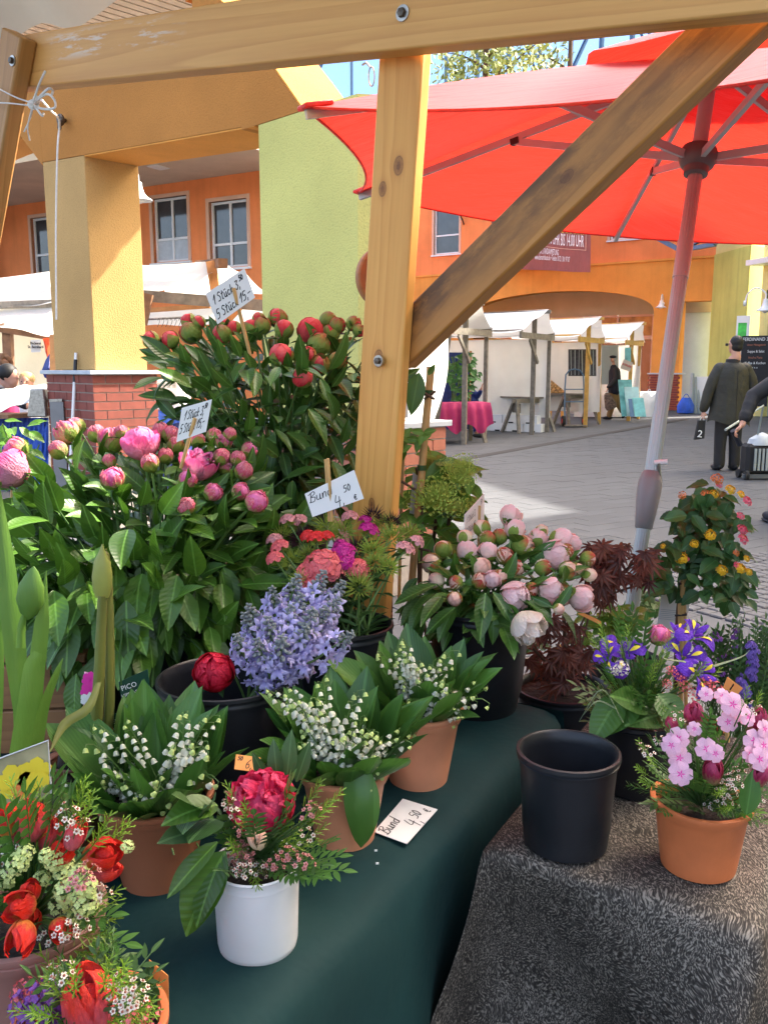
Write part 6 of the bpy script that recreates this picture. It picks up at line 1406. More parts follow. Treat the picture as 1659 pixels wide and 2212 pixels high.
# one long leaf folded down in front of the middle pot
t = thing('drooping_leaf', 'single long green leaf bent down in front of the middle clay pot', 'leaf', atY(750, 1690, gB[0].y - .10))
rows = []
for i in range(11):
    v = i / 10; cx = 775 + 14 * sin(v * 2) - 8 * v; y_ = 1672 + 160 * v; w_ = 38 * sin(pi * min(1, .22 + v * .78)) ** .7 + 1; Yv = gB[0].y - gB[2] - .012 - .015 * sin(v * 3)
    rows.append([atY(cx + s * w_, y_ + (8 if s == 0 else 0) * (1 - v), Yv + .007 * abs(s)) for s in (-1, -.5, 0, .5, 1)])
part('blade', MB().grid(rows), M_['lily_leaf'], t, True, sharp=180)
# ================================================================== BLUEBELLS + RANUNCULUS
cH = Vector((atA(487, 1460, 1.36).x, atA(487, 1460, 1.36).y, ZT)); hH = atA(487, 1460, 1.36).z - ZT
bk4 = thing('flower_bucket', 'black bucket holding bluebells and one red ranunculus', 'bucket', cH); vessel(bk4, cH, .082, .103, hH, 'black_plastic', 'bucket', soil=0); part('water', MB().lathe([(0, hH * .3), (.084, hH * .3)], 32, Matrix.Translation(cH)), M_['black_plastic'], bk4)
def floret_mesh(seed):
    r_ = random.Random(seed); mb = MB()
    for k in range(6):
        M = Matrix.Rotation(k * pi / 3 + r_.uniform(-.1, .1), 4, 'Z'); rows = []
        for i in range(4):
            t = i / 3; w = .17 * sin(pi * (.2 + .72 * t)); r = .12 + .55 * t ** 1.5; z = .62 * t ** .6 - .22 * t ** 3
            rows.append([M @ Vector((r, s * w, z - .05 * abs(s))) for s in (-1, 0, 1)])
        mb.grid(rows)
    return mb.mesh('floret', M_['blue_floret'], True, 180)
FLO = [floret_mesh(i) for i in range(3)]
def oval_buds(seed, n_=26):
    r_ = random.Random(seed); mb = MB()
    for k in range(n_):
        t = k / n_; a = k * 2.4; rr = .0105 * (1 - t * .85) + .001; p = Vector((rr * cos(a), rr * sin(a), .036 * t))
        mb.ell(p, (.0028 * (1.2 - t * .5), .0028 * (1.2 - t * .5), .0048 * (1.2 - .5 * t)), 6, 4, frame((0, 0, 0), (0, 0, 1), (cos(a), sin(a), .01)).to_3x3().to_4x4())
    return mb.mesh('bud_cluster', M_['blue_bud'], True, 180)
BUDS = [oval_buds(i) for i in range(3)]
SPK = [(636, 1268, .2, 1), (690, 1262, .3, 1.05), (728, 1280, .5, 1.0), (590, 1290, -.2, .9), (625, 1330, .1, .9), (668, 1345, .1, 1.1), (545, 1330, -.4, .95), (535, 1345, -.5, .9), (720, 1310, .5, .9), (583, 1360, -.2, 1.0), (655, 1370, .2, .9), (748, 1378, .8, .85), (560, 1400, -.3, .9), (608, 1395, 0, 1), (690, 1335, .5, 1), (515, 1385, -.6, .8), (645, 1310, .2, 1)]
labs = ordinal_labels(SPK, lambda q: 'violet blue bluebell spike', 'of the bunch', rows=('upper', 'lower'))
for i, (x, y, tx, s) in enumerate(SPK):
    Yd = cH.y + .10 - (y - 1260) * .0011 + rnd.uniform(-.01, .01); tip = atY(x, y, Yd)
    a0 = rnd.random() * 6; root = cH + Vector((.05 + .03 * cos(a0), .02 * sin(a0), hH - .06)); d = (tip - root).normalized(); d = (d + Vector((tx * .5, -.25, .35))).normalized()
    t = thing('bluebell', labs[i], 'bluebell', root, 'bluebells in the black bucket')
    LS = .085 * s; p0 = tip - d * LS; stem(t, curve(root, root.lerp(p0, .6) + Vector((0, 0, .02)), p0, 5) + [tip], .0026, 'green_stem')
    x_ = d.orthogonal().normalized(); y_ = d.cross(x_)
    link('bud_cluster', BUDS[i % 3], t, Matrix.Translation(tip - d * .018) @ d.to_track_quat('Z', 'Y').to_matrix().to_4x4() @ Matrix.Scale(s * 1.15, 4))
    for k in range(13):
        u = k / 13; p = tip - d * (.010 + LS * u); a = k * 2.4 + i; o = x_ * cos(a) + y_ * sin(a)
        rr = .008 + .013 * min(1, u * 2); dd = (o * .95 + d * (.5 - u * .7) + Vector((0, 0, -.15 * u))).normalized()
        link('floret', FLO[k % 3], t, Matrix.Translation(p + o * rr * .8) @ dd.to_track_quat('Z', 'Y').to_matrix().to_4x4() @ Matrix.Scale(.027 * rnd.uniform(.75, 1.1) * s, 4))
for k, (x, y) in enumerate(((572, 1705 - 270), (590, 1468), (520, 1480))):
    pass
rh = atY(462, 1452, cH.y - .035)
t = thing('ranunculus', 'single crimson ranunculus hanging at the front of the black bucket', 'flower', cH + Vector((0, 0, hH - .05)))
stem(t, curve(cH + Vector((.03, .02, hH - .06)), rh + Vector((.02, .03, .02)), rh + Vector((0, .02, -.004)), 6), .002); put_bloom('ranunculus', t, rh, (-.1, -.95, .35), 41 / F * 1.33 * .9, 0)
for a_ in ((-1, -.2, .1), (-.6, -.4, -.5), (.3, -.3, -.9)): put_leaf('filler', t, rh + Vector((0, .02, -.015)), a_, (0, -1, .3), .035)
# ================================================================== SWEET WILLIAM
cI = Vector((atA(745, 1340, 1.62).x, 1.52, ZT)); hI = atY(745, 1374, 1.52 - .08).z - ZT
bk5 = thing('flower_bucket', 'small black bucket of sweet williams in the middle', 'bucket', cI); vessel(bk5, cI, .068, .087, hI, 'black_plastic', 'bucket', soil=0)
def will_head(seed, mat, bristly=False):
    """domed head of small fringed flowers, or of bristly bracts"""
    r_ = random.Random(seed); mb = MB(); n_ = 17 if not bristly else 60
    for k in range(n_):
        q = sqrt((k + .5) / n_); a = k * 2.4; el = q * (1.15 if not bristly else 1.75); d = Vector((sin(el) * cos(a), sin(el) * sin(a), cos(el)))
        if bristly:
            p = d * .35; u = d.orthogonal().normalized() * .045; e = d * r_.uniform(.75, 1.1) + Vector((r_.uniform(-.1, .1), r_.uniform(-.1, .1), r_.uniform(0, .15)))
            mb.poly([p - u, p + u, e]); v = d.cross(u); mb.poly([p - v, p + v, e])
        else:
            c_ = d * .85; x = d.orthogonal().normalized(); y = d.cross(x); ph = r_.random() * 6; R_ = r_.uniform(.24, .32)
            for j in range(5):
                t1 = ph + j * 2 * pi / 5; pts = [c_ - d * .04]
                for s in (-.5, -.2, .1, .35, .5): aa = t1 + s * 1.15; pts.append(c_ + (x * cos(aa) + y * sin(aa)) * R_ * (1.0 + .10 * r_.uniform(-1, 1)) + d * .03 * r_.uniform(-1, 1))
                mb.poly(pts)
            mb.tube([d * .3, c_], .03, 4, cap=False)
    return mb.mesh('flower_head', M_[mat], True, 180)
WH = {k: [will_head(i, m, b) for i in range(2)] for k, (m, b) in dict(coral=('william_coral', False), mag=('william_magenta', False), red=('william_red', False), dark=('william_dark', True), green=('william_green', True), mixed=('william_mixed', False)).items()}
WN = dict(coral='coral pink', mag='magenta', red='bright red', dark='dark purple bristly', green='green bristly', mixed='red and white')
SW = [(690, 1213, 38, 'coral'), (665, 1230, 24, 'coral'), (720, 1230, 22, 'coral'), (600, 1175, 18, 'coral'), (590, 1200, 16, 'coral'), (775, 1222, 22, 'coral'), (670, 1262, 18, 'coral'), (683, 1155, 18, 'red'), (705, 1152, 14, 'red'), (662, 1152, 14, 'red'), (738, 1185, 24, 'mag'), (745, 1205, 20, 'mag'), (800, 1137, 20, 'mag'), (790, 1118, 14, 'mag'), (735, 1172, 14, 'mag'), (640, 1145, 26, 'dark'), (768, 1168, 24, 'dark'), (732, 1242, 20, 'dark'), (810, 1098, 18, 'dark'), (598, 1140, 22, 'green'), (740, 1130, 26, 'green'), (700, 1118, 24, 'green'), (815, 1170, 26, 'green'), (812, 1200, 24, 'green'), (860, 1145, 26, 'green'), (890, 1135, 22, 'green'), (775, 1250, 28, 'green'), (900, 1150, 20, 'green'), (640, 1120, 18, 'mixed'), (880, 1178, 18, 'mixed'), (905, 1165, 14, 'mixed'), (618, 1118, 16, 'mixed'), (755, 1110, 16, 'mixed'), (850, 1112, 18, 'dark'), (590, 1160, 16, 'mixed'), (660, 1185, 20, 'green'), (836, 1118, 22, 'green'), (622, 1195, 22, 'green'), (850, 1215, 20, 'green'), (640, 1240, 18, 'green')]
labs = ordinal_labels(SW, lambda q: WN[q[3]] + ' sweet william', 'of the middle bucket')
for i, (x, y, r, kd_) in enumerate(SW):
    Yd = cI.y + .06 - (y - 1130) * .0011 + rnd.uniform(-.02, .02); hd = atY(x, y, Yd); r = r / F * (hd - CAM).length * (1.7 if kd_ in ('green', 'dark') else 1.45)
    a0 = rnd.random() * 6; root = cI + Vector((.045 * cos(a0), .045 * sin(a0), hI - .03)); t = thing('sweet_william', labs[i], 'sweet william', root, 'sweet williams in the middle bucket')
    d = (hd - root).normalized(); d = (d + Vector((0, -.35, .3))).normalized(); mid = root.lerp(hd, .6) + Vector((0, 0, .02)); base = hd - d * r * .6
    stem(t, curve(root, mid, base, 6), .002)
    M = Matrix.Translation(base) @ d.to_track_quat('Z', 'Y').to_matrix().to_4x4() @ Matrix.Scale(r, 4); link('flower_head', WH[kd_][i % 2], t, M)
    if kd_ not in ('dark', 'green'): link('calyx', WH['green'][i % 2], t, Matrix.Translation(base - d * r * .15) @ d.to_track_quat('Z', 'Y').to_matrix().to_4x4() @ Matrix.Scale(r * .8, 4))
    for k in range(6):
        u = .05 + .75 * k / 6; p = bez(root, mid, base, u); a0 = k * 2.4 + rnd.random(); o = Vector((cos(a0), sin(a0) - .3, rnd.uniform(.0, .9)))
        put_leaf('filler', t, p, o, (0, 0, 1), rnd.uniform(.035, .055), sx=.024)
# ================================================================== PRICE CARDS
def P4(pts, Y, dY=(0, 0, 0, 0)): return [atY(x, y, Y + d) for (x, y), d in zip(pts, dY)]
s1 = [('1 Stück 3,', .10, .56, .26, .62, -.0), ('50', .80, .74, .16, .62, 0), ('5 Stück 15,-', .06, .12, .27, .62, 0)]
card('price_sign', 'white card reading 1 Stück 3,50 above the red peonies', P4([(470, 700), (551, 642), (528, 579), (444, 634)], 2.0), s1, [(atY(505, 622, 2.0) , atY(572, 890, 2.06))], lw=.032, stickr=.0042)
card('price_sign', 'white card reading 1 Stück 3,50 among the pink peonies', P4([(381, 955), (445, 932), (458, 862), (393, 881)], 1.62), [('1 Stück 3,', .14, .60, .26, .60, 0), ('50', .80, .78, .14, .6, 0), ('5 Stück 15,-', .06, .22, .26, .60, 0)], [(atY(422, 903, 1.62), atY(392, 1010, 1.64))], lw=.034, stickr=.0035)
card('price_sign', 'white card reading Bund 4,50 € over the sweet williams', P4([(675, 1117), (786, 1077), (765, 1015), (658, 1067)], 1.52), [('Bund', .06, .56, .36, .62, -.0), ('4,', .48, .06, .42, .55, .0), ('50', .70, .44, .22, .6, 0), ('€', .84, .06, .18, .6, 0)], [(atY(709, 990, 1.52), atY(717, 1125, 1.53)), (atY(704, 992, 1.523), atY(712, 1125, 1.533))], lw=.026, stickr=.0028)
card('price_sign', 'narrow slanted white card behind the pale peonies', P4([(1004, 1172), (1046, 1135), (1046, 1066), (1004, 1112)], 1.86, (-.05, .1, .1, -.05)), [('1 Stück 3,', .10, .62, .2, .5, 0), ('50', .80, .78, .14, .5, 0), ('5 Stück 15,-', .06, .24, .2, .5, 0)], [(atY(1032, 1092, 1.84), atY(1030, 1180, 1.84))], lw=.02)
q = [atZ(x, y, ZT + .006) for x, y in ((808, 1797), (879, 1823), (945, 1749), (870, 1726))]
card('price_sign', 'white card reading Bund 4,50 € lying flat on the green cloth', [q[0], q[1], q[2], q[3]][0:4] and [q[1], q[2], q[3], q[0]] and [q[0], q[3], q[2], q[1]] and [q[0], q[1], q[2], q[3]], [], None)
tf = bpy.data.objects[[o.name for o in bpy.data.objects if o.name.startswith('price_sign')][-1]]
# writing runs up the long side
bl, br, tr, tl = q[1] * 0 + q[0], q[3], q[2], q[1]
Pf = lambda u, v: (q[1] * (1 - u) + q[2] * u) * (1 - v) + (q[0] * (1 - u) + q[3] * u) * v + Vector((0, 0, .0006))
handwriting(tf, Pf, [('Bund', .05, .60, .34, .60, 0), ('4,', .42, .10, .44, .55, 0), ('50', .62, .26, .28, .6, 0), ('€', .86, .10, .22, .55, 0)], .026)
# crumbs of white paper on the cloth
for k, (x, y) in enumerate(((815, 1866), (812, 1838))): tag(part('paper_scrap', MB().cbox(atZ(x, y, ZT + .006), (.004, .002, .002)), M_['paper'], None, False), ('larger' if k == 0 else 'smaller') + ' white scrap on the green cloth below the card', 'scrap')
# ================================================================== FLOWER ARRANGEMENTS
def needle_sprig(seed, mat='needle', L=1.0, n_=34):
    r_ = random.Random(seed); mb = MB(); pts = [Vector((.06 * sin(t * 3 + seed), t, .12 * t * t)) for t in [i / 6 for i in range(7)]]; mb.tube(pts, [.012 - .008 * i / 6 for i in range(7)], 4, cap=False)
    for k in range(n_):
        t = .12 + .88 * k / n_; p = pts[min(6, int(t * 6))].lerp(pts[min(6, int(t * 6) + 1)], t * 6 % 1); a = k * 2.4; d = Vector((cos(a) * .75, .75, sin(a) * .75)) * (.26 * (1.1 - .5 * t)); q = Vector((-sin(a), 0, cos(a))) * .013
        mb.quad(p - q * .5, p + q * .5, p + d * .8 + q, p + d * .8 - q); mb.poly([p + d * .8 - q, p + d * .8 + q, p + d])
    return mb.mesh('sprig', M_[mat], True, 180)
def wax_sprig(seed, mat):
    r_ = random.Random(seed); mb = MB(); mb.cur = 2; mb.tube([(0, 0, 0), (.02, .5, .05), (0, 1, .1)], .01, 4, cap=False)
    for k in range(9):
        t = .4 + .6 * k / 9; a = k * 2.4; c = Vector((.20 * cos(a), t, .16 * sin(a) + .1)); mb.cur = 2; mb.tube([(0, t - .15, .05), c], .007, 3, cap=False)
        d = Vector((cos(a) * .5, .5, sin(a) * .5 + .4)).normalized(); x = d.orthogonal().normalized(); y = d.cross(x); R_ = .07
        mb.cur = 0
        for j in range(5):
            b = j * 2 * pi / 5; e = (x * cos(b) + y * sin(b)); u = (x * -sin(b) + y * cos(b))
            mb.poly([c, c + e * R_ * .45 + u * R_ * .42, c + e * R_ + u * R_ * .22 + d * .015, c + e * R_ - u * R_ * .22 + d * .015, c + e * R_ * .45 - u * R_ * .42])
        mb.cur = 1; mb.ell(c + d * .012, (.03, .03, .03), 6, 4)
    mb.cur = 0
    return mb.mesh('blossom_sprig', [M_[mat], M_['wax_centre'], M_['green_stem']], True, 180)
def oval_twig(seed, mat='filler_leaf', n_=9, w=.10, l=.32):
    mb = MB(); r_ = random.Random(seed); mb.tube([(0, 0, 0), (.02, .5, .03), (0, 1, .1)], .011, 4, cap=False)
    for k in range(n_):
        t = .15 + .85 * k / (n_ - 1); s = -1 if k % 2 else 1; M = frame((0, t, .1 * t * t), (s * (.8 if k < n_ - 1 else 0), .6, .15), (0, -.2, 1))
        rows = []
        for i in range(5):
            v = i / 4; hw = w / 2 * max(.01, sin(pi * v ** .8)); rows.append([M @ Vector((q * hw, v * l, .12 * abs(q) * hw - .05 * v * v)) for q in (-1, 0, 1)])
        mb.grid(rows)
    return mb.mesh('leaf_twig', M_[mat], True, 180)
def ball_cluster(seed, mat, n_=26, R_=.8, sz=.17, flat=1.0):
    mb = MB(); r_ = random.Random(seed)
    for k in range(n_):
        q = sqrt((k + .5) / n_); a = k * 2.4; el = q * 1.5; d = Vector((sin(el) * cos(a), sin(el) * sin(a), cos(el) * flat)); mb.tube([(0, 0, -.4), d * .75], .018, 3, cap=False)
        c = d * R_ + Vector([r_.uniform(-.06, .06) for _ in range(3)]); x = d.orthogonal().normalized(); y = d.cross(x); s = sz * r_.uniform(.8, 1.2)
        for j in range(4):
            b = j * pi / 2 + k; e = x * cos(b) + y * sin(b); u = x * -sin(b) + y * cos(b); mb.poly([c - d * .02, c + e * s * .6 + u * s * .5, c + e * s * 1.05 + d * .03, c + e * s * .6 - u * s * .5])
    return mb.mesh('flower_cluster', M_[mat], True, 180)
def phlox_mesh(seed):
    r_ = random.Random(seed); mb = MB()
    for j in range(5):
        M = Matrix.Rotation(j * 2 * pi / 5, 4, 'Z'); rows = []
        for i in range(6):
            t = i / 5; w = .05 + .52 * sin(pi * min(1, t * .62 + .05)) ** 1.2 * (1 if t < .9 else .8); rows.append([M @ Vector((t, s * w * .85, .08 + .12 * t * (1 - t) * 2 - .10 * t * t + .04 * s * s + r_.uniform(-.012, .012))) for s in (-1, -.5, 0, .5, 1)])
        mb.grid(rows)
    mb.cur = 1
    for j in range(5):
        a = j * 2 * pi / 5; e = Vector((cos(a), sin(a), 0)); u = Vector((-sin(a), cos(a), 0)); mb.poly([Vector((0, 0, .14)), e * .16 + u * .06 + Vector((0, 0, .15)), e * .42 + Vector((0, 0, .16)), e * .16 - u * .06 + Vector((0, 0, .15))])
    mb.cur = 0
    return mb.mesh('blossom', [M_['phlox_pink'], M_['phlox_eye']], True, 180)
SG = dict(needle=[needle_sprig(i) for i in range(3)], dneedle=[needle_sprig(i, 'needle_dark') for i in range(3)], waxw=[wax_sprig(i, 'wax_white') for i in range(3)], waxp=[wax_sprig(i, 'wax_pink') for i in range(3)],
          twig=[oval_twig(i) for i in range(3)], twigd=[oval_twig(i, 'lily_leaf', 11, .12, .3) for i in range(2)], vib=[ball_cluster(i, 'viburnum_green', 18, .8, .28) for i in range(2)], pinkc=[ball_cluster(i, 'william_coral', 20) for i in range(2)], whitec=[ball_cluster(i, 'wax_white', 18, sz=.2) for i in range(2)],
          phlox=[phlox_mesh(i) for i in range(3)], umbel=[ball_cluster(i, 'green_umbel', 60, 1.0, .07, .35) for i in range(2)], yel=[ball_cluster(i, 'yellow_flower', 26, .75, .28, .6) for i in range(2)], ora=[ball_cluster(i, 'orange_flower', 22, .75, .24, .6) for i in range(2)], cor=[ball_cluster(i, 'coral_flower', 22, .75, .24, .6) for i in range(2)])
def sprig(kind, parent, pos, d, s, up=(0, -.3, 1)): return link(SG[kind][0].name.split('.')[0], rnd.choice(SG[kind]), parent, frame(pos, d, up, s))
def facing(kind, parent, pos, d, s):
    M = Matrix.Translation(pos) @ Vector(d).to_track_quat('Z', 'Y').to_matrix().to_4x4() @ Matrix.Rotation(rnd.random() * 6, 4, 'Z') @ Matrix.Scale(s, 4)
    return link(SG[kind][0].name.split('.')[0], rnd.choice(SG[kind]), parent, M)
FS = [1.0]
def fan(t, c, items, Y0, depth=.05, back=.06):
    """sprigs rooted in the pot mouth c whose tips lie at picture places: (kind, x, y, scale)"""
    for kd_, x, y, s in items:
        tip = atY(x, y, Y0 + rnd.uniform(-depth, depth)); d = (tip - c).normalized(); L = s * FS[0]
        p = tip - d * L; 
        if (p - c).length > .03: stem(t, [c, c.lerp(p, .5) + Vector((0, 0, .005)), p], .0014, 'dark_stem', n=4)
        sprig(kd_, t, p, d, L)
def scatter_fill(t, c, R_, n_, kinds, s, zlo=.0, zhi=1.3, h=.0, ang=(0, 2 * pi)):
    for k in range(n_):
        a0 = rnd.uniform(*ang); el = rnd.uniform(zlo, zhi); d = Vector((cos(a0) * cos(el), sin(a0) * cos(el), sin(el))); sprig(rnd.choice(kinds), t, c + d * R_ * FS[0] * rnd.uniform(.3, .8), d, FS[0] * s * rnd.uniform(.7, 1.2))
# ---- white pot arrangement, front centre
g = pot_geo(545, 2098, 88, 556, 1914, 98, ZT); c, rb, rr, h = g
t = thing('flower_arrangement', 'white pot with crimson peony, peach rosebud and pink waxflowers at front', 'flower arrangement', c); vessel(t, c, rb, rr, h, 'white_plastic', 'smooth'); m = c + Vector((0, 0, h)); YA = c.y
scatter_fill(t, m + Vector((0, 0, -.01)), .035, 26, ['twig', 'dneedle', 'twigd'], .05, .35, 1.4)
pr = atY(566, 1733, YA + .01); put_bloom('bigred', t, pr, (-.05, -.55, .85), 62 / F * (pr - CAM).length * .86, 0); stem(t, [m, pr], .003)
pr = atY(555, 1811, YA - .035); put_bloom('rosebud', t, pr, (-.05, -.35, .95), 17 / F * (pr - CAM).length, 0); stem(t, [m, pr], .002)
fan(t, m, [('needle', 590 + a, b, .05) for a, b in ((110, 1700), (155, 1718), (130, 1740), (90, 1760), (120, 1790), (60, 1800), (-100, 1730), (-85, 1745), (-120, 1795), (-95, 1830), (-60, 1770), (-70, 1745), (70, 1840), (-105, 1690), (20, 1900), (-30, 1925), (50, 1880), (-70, 1925), (60, 1830), (100, 1830))], YA - .02)
fan(t, m, [('waxp', x, y, .04) for x, y in ((510, 1785), (520, 1800), (500, 1815), (485, 1840), (478, 1860), (515, 1865), (508, 1880), (525, 1845), (690, 1745), (640, 1850), (610, 1875), (660, 1860), (505, 1835), (680, 1870))], YA - .035)
fan(t, m, [('waxw', x, y, .04) for x, y in ((490, 1735), (520, 1895), (500, 1890), (540, 1905), (690, 1800), (480, 1725), (570, 1900))], YA - .04)
fan(t, m, [('twigd', x, y, .06) for x, y in ((620, 1770), (550, 1745 + 30), (660, 1700), (640, 1690), (740, 1890), (735, 1860), (700, 1905), (650, 1905), (720, 1830), (690, 1760))], YA - .045)
fan(t, m, [('twig', x, y, .06) for x, y in ((600, 1790), (620, 1820), (580, 1840), (560, 1870), (700, 1880), (670, 1900))], YA - .04)
for x, y, L, d in ((600, 1650, .055, (-.1, 0, 1)), (620, 1640, .06, (.1, .1, 1)), (640, 1650, .055, (.3, 0, .9)), (585, 1660, .05, (-.4, 0, .8))): put_leaf('filler', t, atY(x, y + 40, YA + .05), d, (0, -1, .2), L, sx=L * .9)
for (x0, y0), (x1, y1), L, sx in (((470, 1740), (365, 1750), .10, .09), ((455, 1760), (440, 1720), .05, .08), ((450, 1760), (380, 1720), .085, .085), ((460, 1790), (355, 1800), .085, .08), ((470, 1820), (365, 1925), .10, .06), ((488, 1840), (388, 2008), .155, .13), ((480, 1845), (420, 1990), .14, .10), ((465, 1770), (410, 1800), .06, .11), ((430, 1735), (395, 1790), .05, .10)):
    a = atY(x0, y0, YA - .03); b = atY(x1, y1, YA - .075); put_leaf('filler' if L < .1 else 'peony', t, a, b - a, (-.3, -.6, .8), (b - a).length * 1.12, sx=sx)
card('price_tag', 'small orange price tag behind the crimson peony', P4([(506, 1662), (556, 1668), (563, 1637), (510, 1630)], YA + .09, (0, 0, .02, .02)), [('6,', .45, .15, .6, .7, 0), ('50', .10, .62, .28, .7, 0)], None, lw=.05, mat='orange_paper')
# ---- big clay bowl of tulips at the left edge
g = pot_geo(25, 2330, 130, 25, 2075, 172, ZT); c, rb, rr, h = g
t = thing('flower_arrangement', 'wide brown clay pot of red tulips and green viburnum at left edge', 'flower arrangement', c); vessel(t, c, rb, rr, h, 'terracotta_mauve'); m = c + Vector((0, 0, h - .01)); YA = c.y
scatter_fill(t, m, .055, 46, ['twig', 'dneedle', 'needle', 'twigd'], .06, -.1, 1.3)
for k, (x, y, kd_, r, d, v) in enumerate(((35, 1775, 'tulippink', 36, (-.2, -.3, .9), 0), (68, 1768, 'tulippink', 38, (.15, -.3, .9), 0), (105, 1800, 'tulippink', 34, (.1, -.2, 1), 0), (135, 1840, 'tulipred', 30, (.5, -.4, .6), 0), (165, 1800, 'tulippink', 26, (.4, .1, 1), 0), (225, 1845, 'tulipred', 40, (.75, -.35, .45), 0), (228, 1880, 'tulippink', 30, (.8, -.3, .3), 0), (40, 1960, 'tulipred', 34, (-.2, -.8, .4), 1), (60, 1990, 'tulipred', 30, (.4, -.7, .2), 1), (45, 2030, 'tulipred', 32, (.1, -.85, -.3), 1), (65, 1925, 'tulipred', 24, (.3, -.3, .9), 0), (130, 2010, 'tulipred', 24, (.5, -.7, -.2), 1), (5, 1770, 'tulipred', 30, (-.4, -.2, .9), 0))):
    pr = atY(x, y, YA + rnd.uniform(-.05, .0) - max(0, (y - 1850)) * .0003); stem(t, curve(m, m.lerp(pr, .6) + Vector((0, 0, .01)), pr, 4), .003); put_bloom(kd_, t, pr, d, r / F * (pr - CAM).length * .72, v)
for x, y, r in ((120, 1860, 26), (140, 1880, 28), (170, 1890, 24), (185, 1915, 28), (145, 1925, 30), (185, 1950, 30), (130, 1955, 26), (40, 1865, 26), (55, 1845, 22), (15, 1900, 24), (90, 1900, 20), (155, 1990, 20), (275, 1830, 16), (100, 1850, 18)):
    pr = atY(x, y, YA - .05 + rnd.uniform(-.02, .02)); facing('vib', t, pr, (x * .002 - .1, -.75, .55), r / F * (pr - CAM).length)
fan(t, m, [('waxw', x, y, .042) for x, y in ((160, 1745), (185, 1770), (55, 1810), (15, 1830), (240, 1930), (160, 2025), (190, 2010), (130, 2040))], YA - .05)
fan(t, m, [('waxp', x, y, .045) for x, y in ((195, 1900), (200, 1920), (180, 1905), (210, 1880))], YA - .06)
fan(t, m, [('needle', x, y, .055) for x, y in ((200, 1690), (215, 1720), (190, 1700), (250, 1770), (330 - 40, 1790), (280, 1780), (225, 1830), (260, 1960), (255, 2000), (240, 2040), (235, 2070), (160, 2090), (90, 1730), (100, 1700), (40, 1690), (215, 2090), (260, 1940), (30, 1720))], YA - .02)
fan(t, m, [('twigd', x, y, .07) for x, y in ((130, 1690), (155, 1700), (70, 1720), (115, 1850), (80, 1880), (20, 1880), (270, 2050), (265, 2090), (245, 1990), (170, 1720), (20, 1760))], YA - .04)
# ---- parrot tulip arrangement at the bottom left corner
c = atZ(205, 2420, ZT); rr = .065; h = .10
t = thing('flower_arrangement', 'small pot with large parrot tulip and serrated leaf at bottom left', 'flower arrangement', c); vessel(t, c, .05, rr, h, 'terracotta'); m = c + Vector((0, 0, h)); YA = c.y
scatter_fill(t, m, .03, 30, ['twig', 'dneedle', 'needle'], .05, -.1, 1.3)
pr = atY(196, 2165, YA - .01); put_bloom('tulippink', t, pr, (-.05, -.18, .97), 50 / F * (pr - CAM).length * .92, 1, .3); stem(t, [m, pr], .003)
fan(t, m, [('needle', x, y, .05) for x, y in ((120, 2080), (110, 2110), (150, 2100), (250, 2080), (275, 2100), (290, 2130), (310, 2150), (335, 2180), (345, 2195), (280, 2200), (100, 2180), (130, 2200), (20, 2190), (90, 2120), (60, 2200), (300, 2200))], YA - .02)
fan(t, m, [('waxw', x, y, .04) for x, y in ((125, 2100), (130, 2085), (280, 2115), (295, 2125), (315, 2135), (310, 2160), (330, 2190), (290, 2170))], YA - .03)
facing('pinkc', t, atY(310, 2215, YA - .05), (0, -.5, .8), .02)
pr = atY(325, 2140, YA + .03); put_leaf('lantana', t, pr + Vector((-.01, 0, -.035)), (.1, .1, 1), (0, -1, .1), .052, sx=.06)
for k in range(6): pr = atY(60 + 14 * k, 2150 + 10 * (k % 3), YA + .02); facing('pinkc', t, pr, (-.1, -.5, .8), .018).data = SG['pinkc'][k % 2]
dk = ball_cluster(9, 'purple_flower', 26)
for x, y in ((75, 2180), (110, 2165), (95, 2205)): pr = atY(x, y, YA + .0); link('flower_cluster', dk, t, Matrix.Translation(pr) @ Matrix.Scale(.026, 4))
card('price_tag', 'orange price tag behind the serrated leaf at bottom left', P4([(318, 2212), (365, 2192), (363, 2110), (322, 2075)], YA + .06), [('6,', .5, .05, .2, .7, 0), ('8', .5, .4, .2, .7, 0)], None, lw=.04, mat='orange_paper')
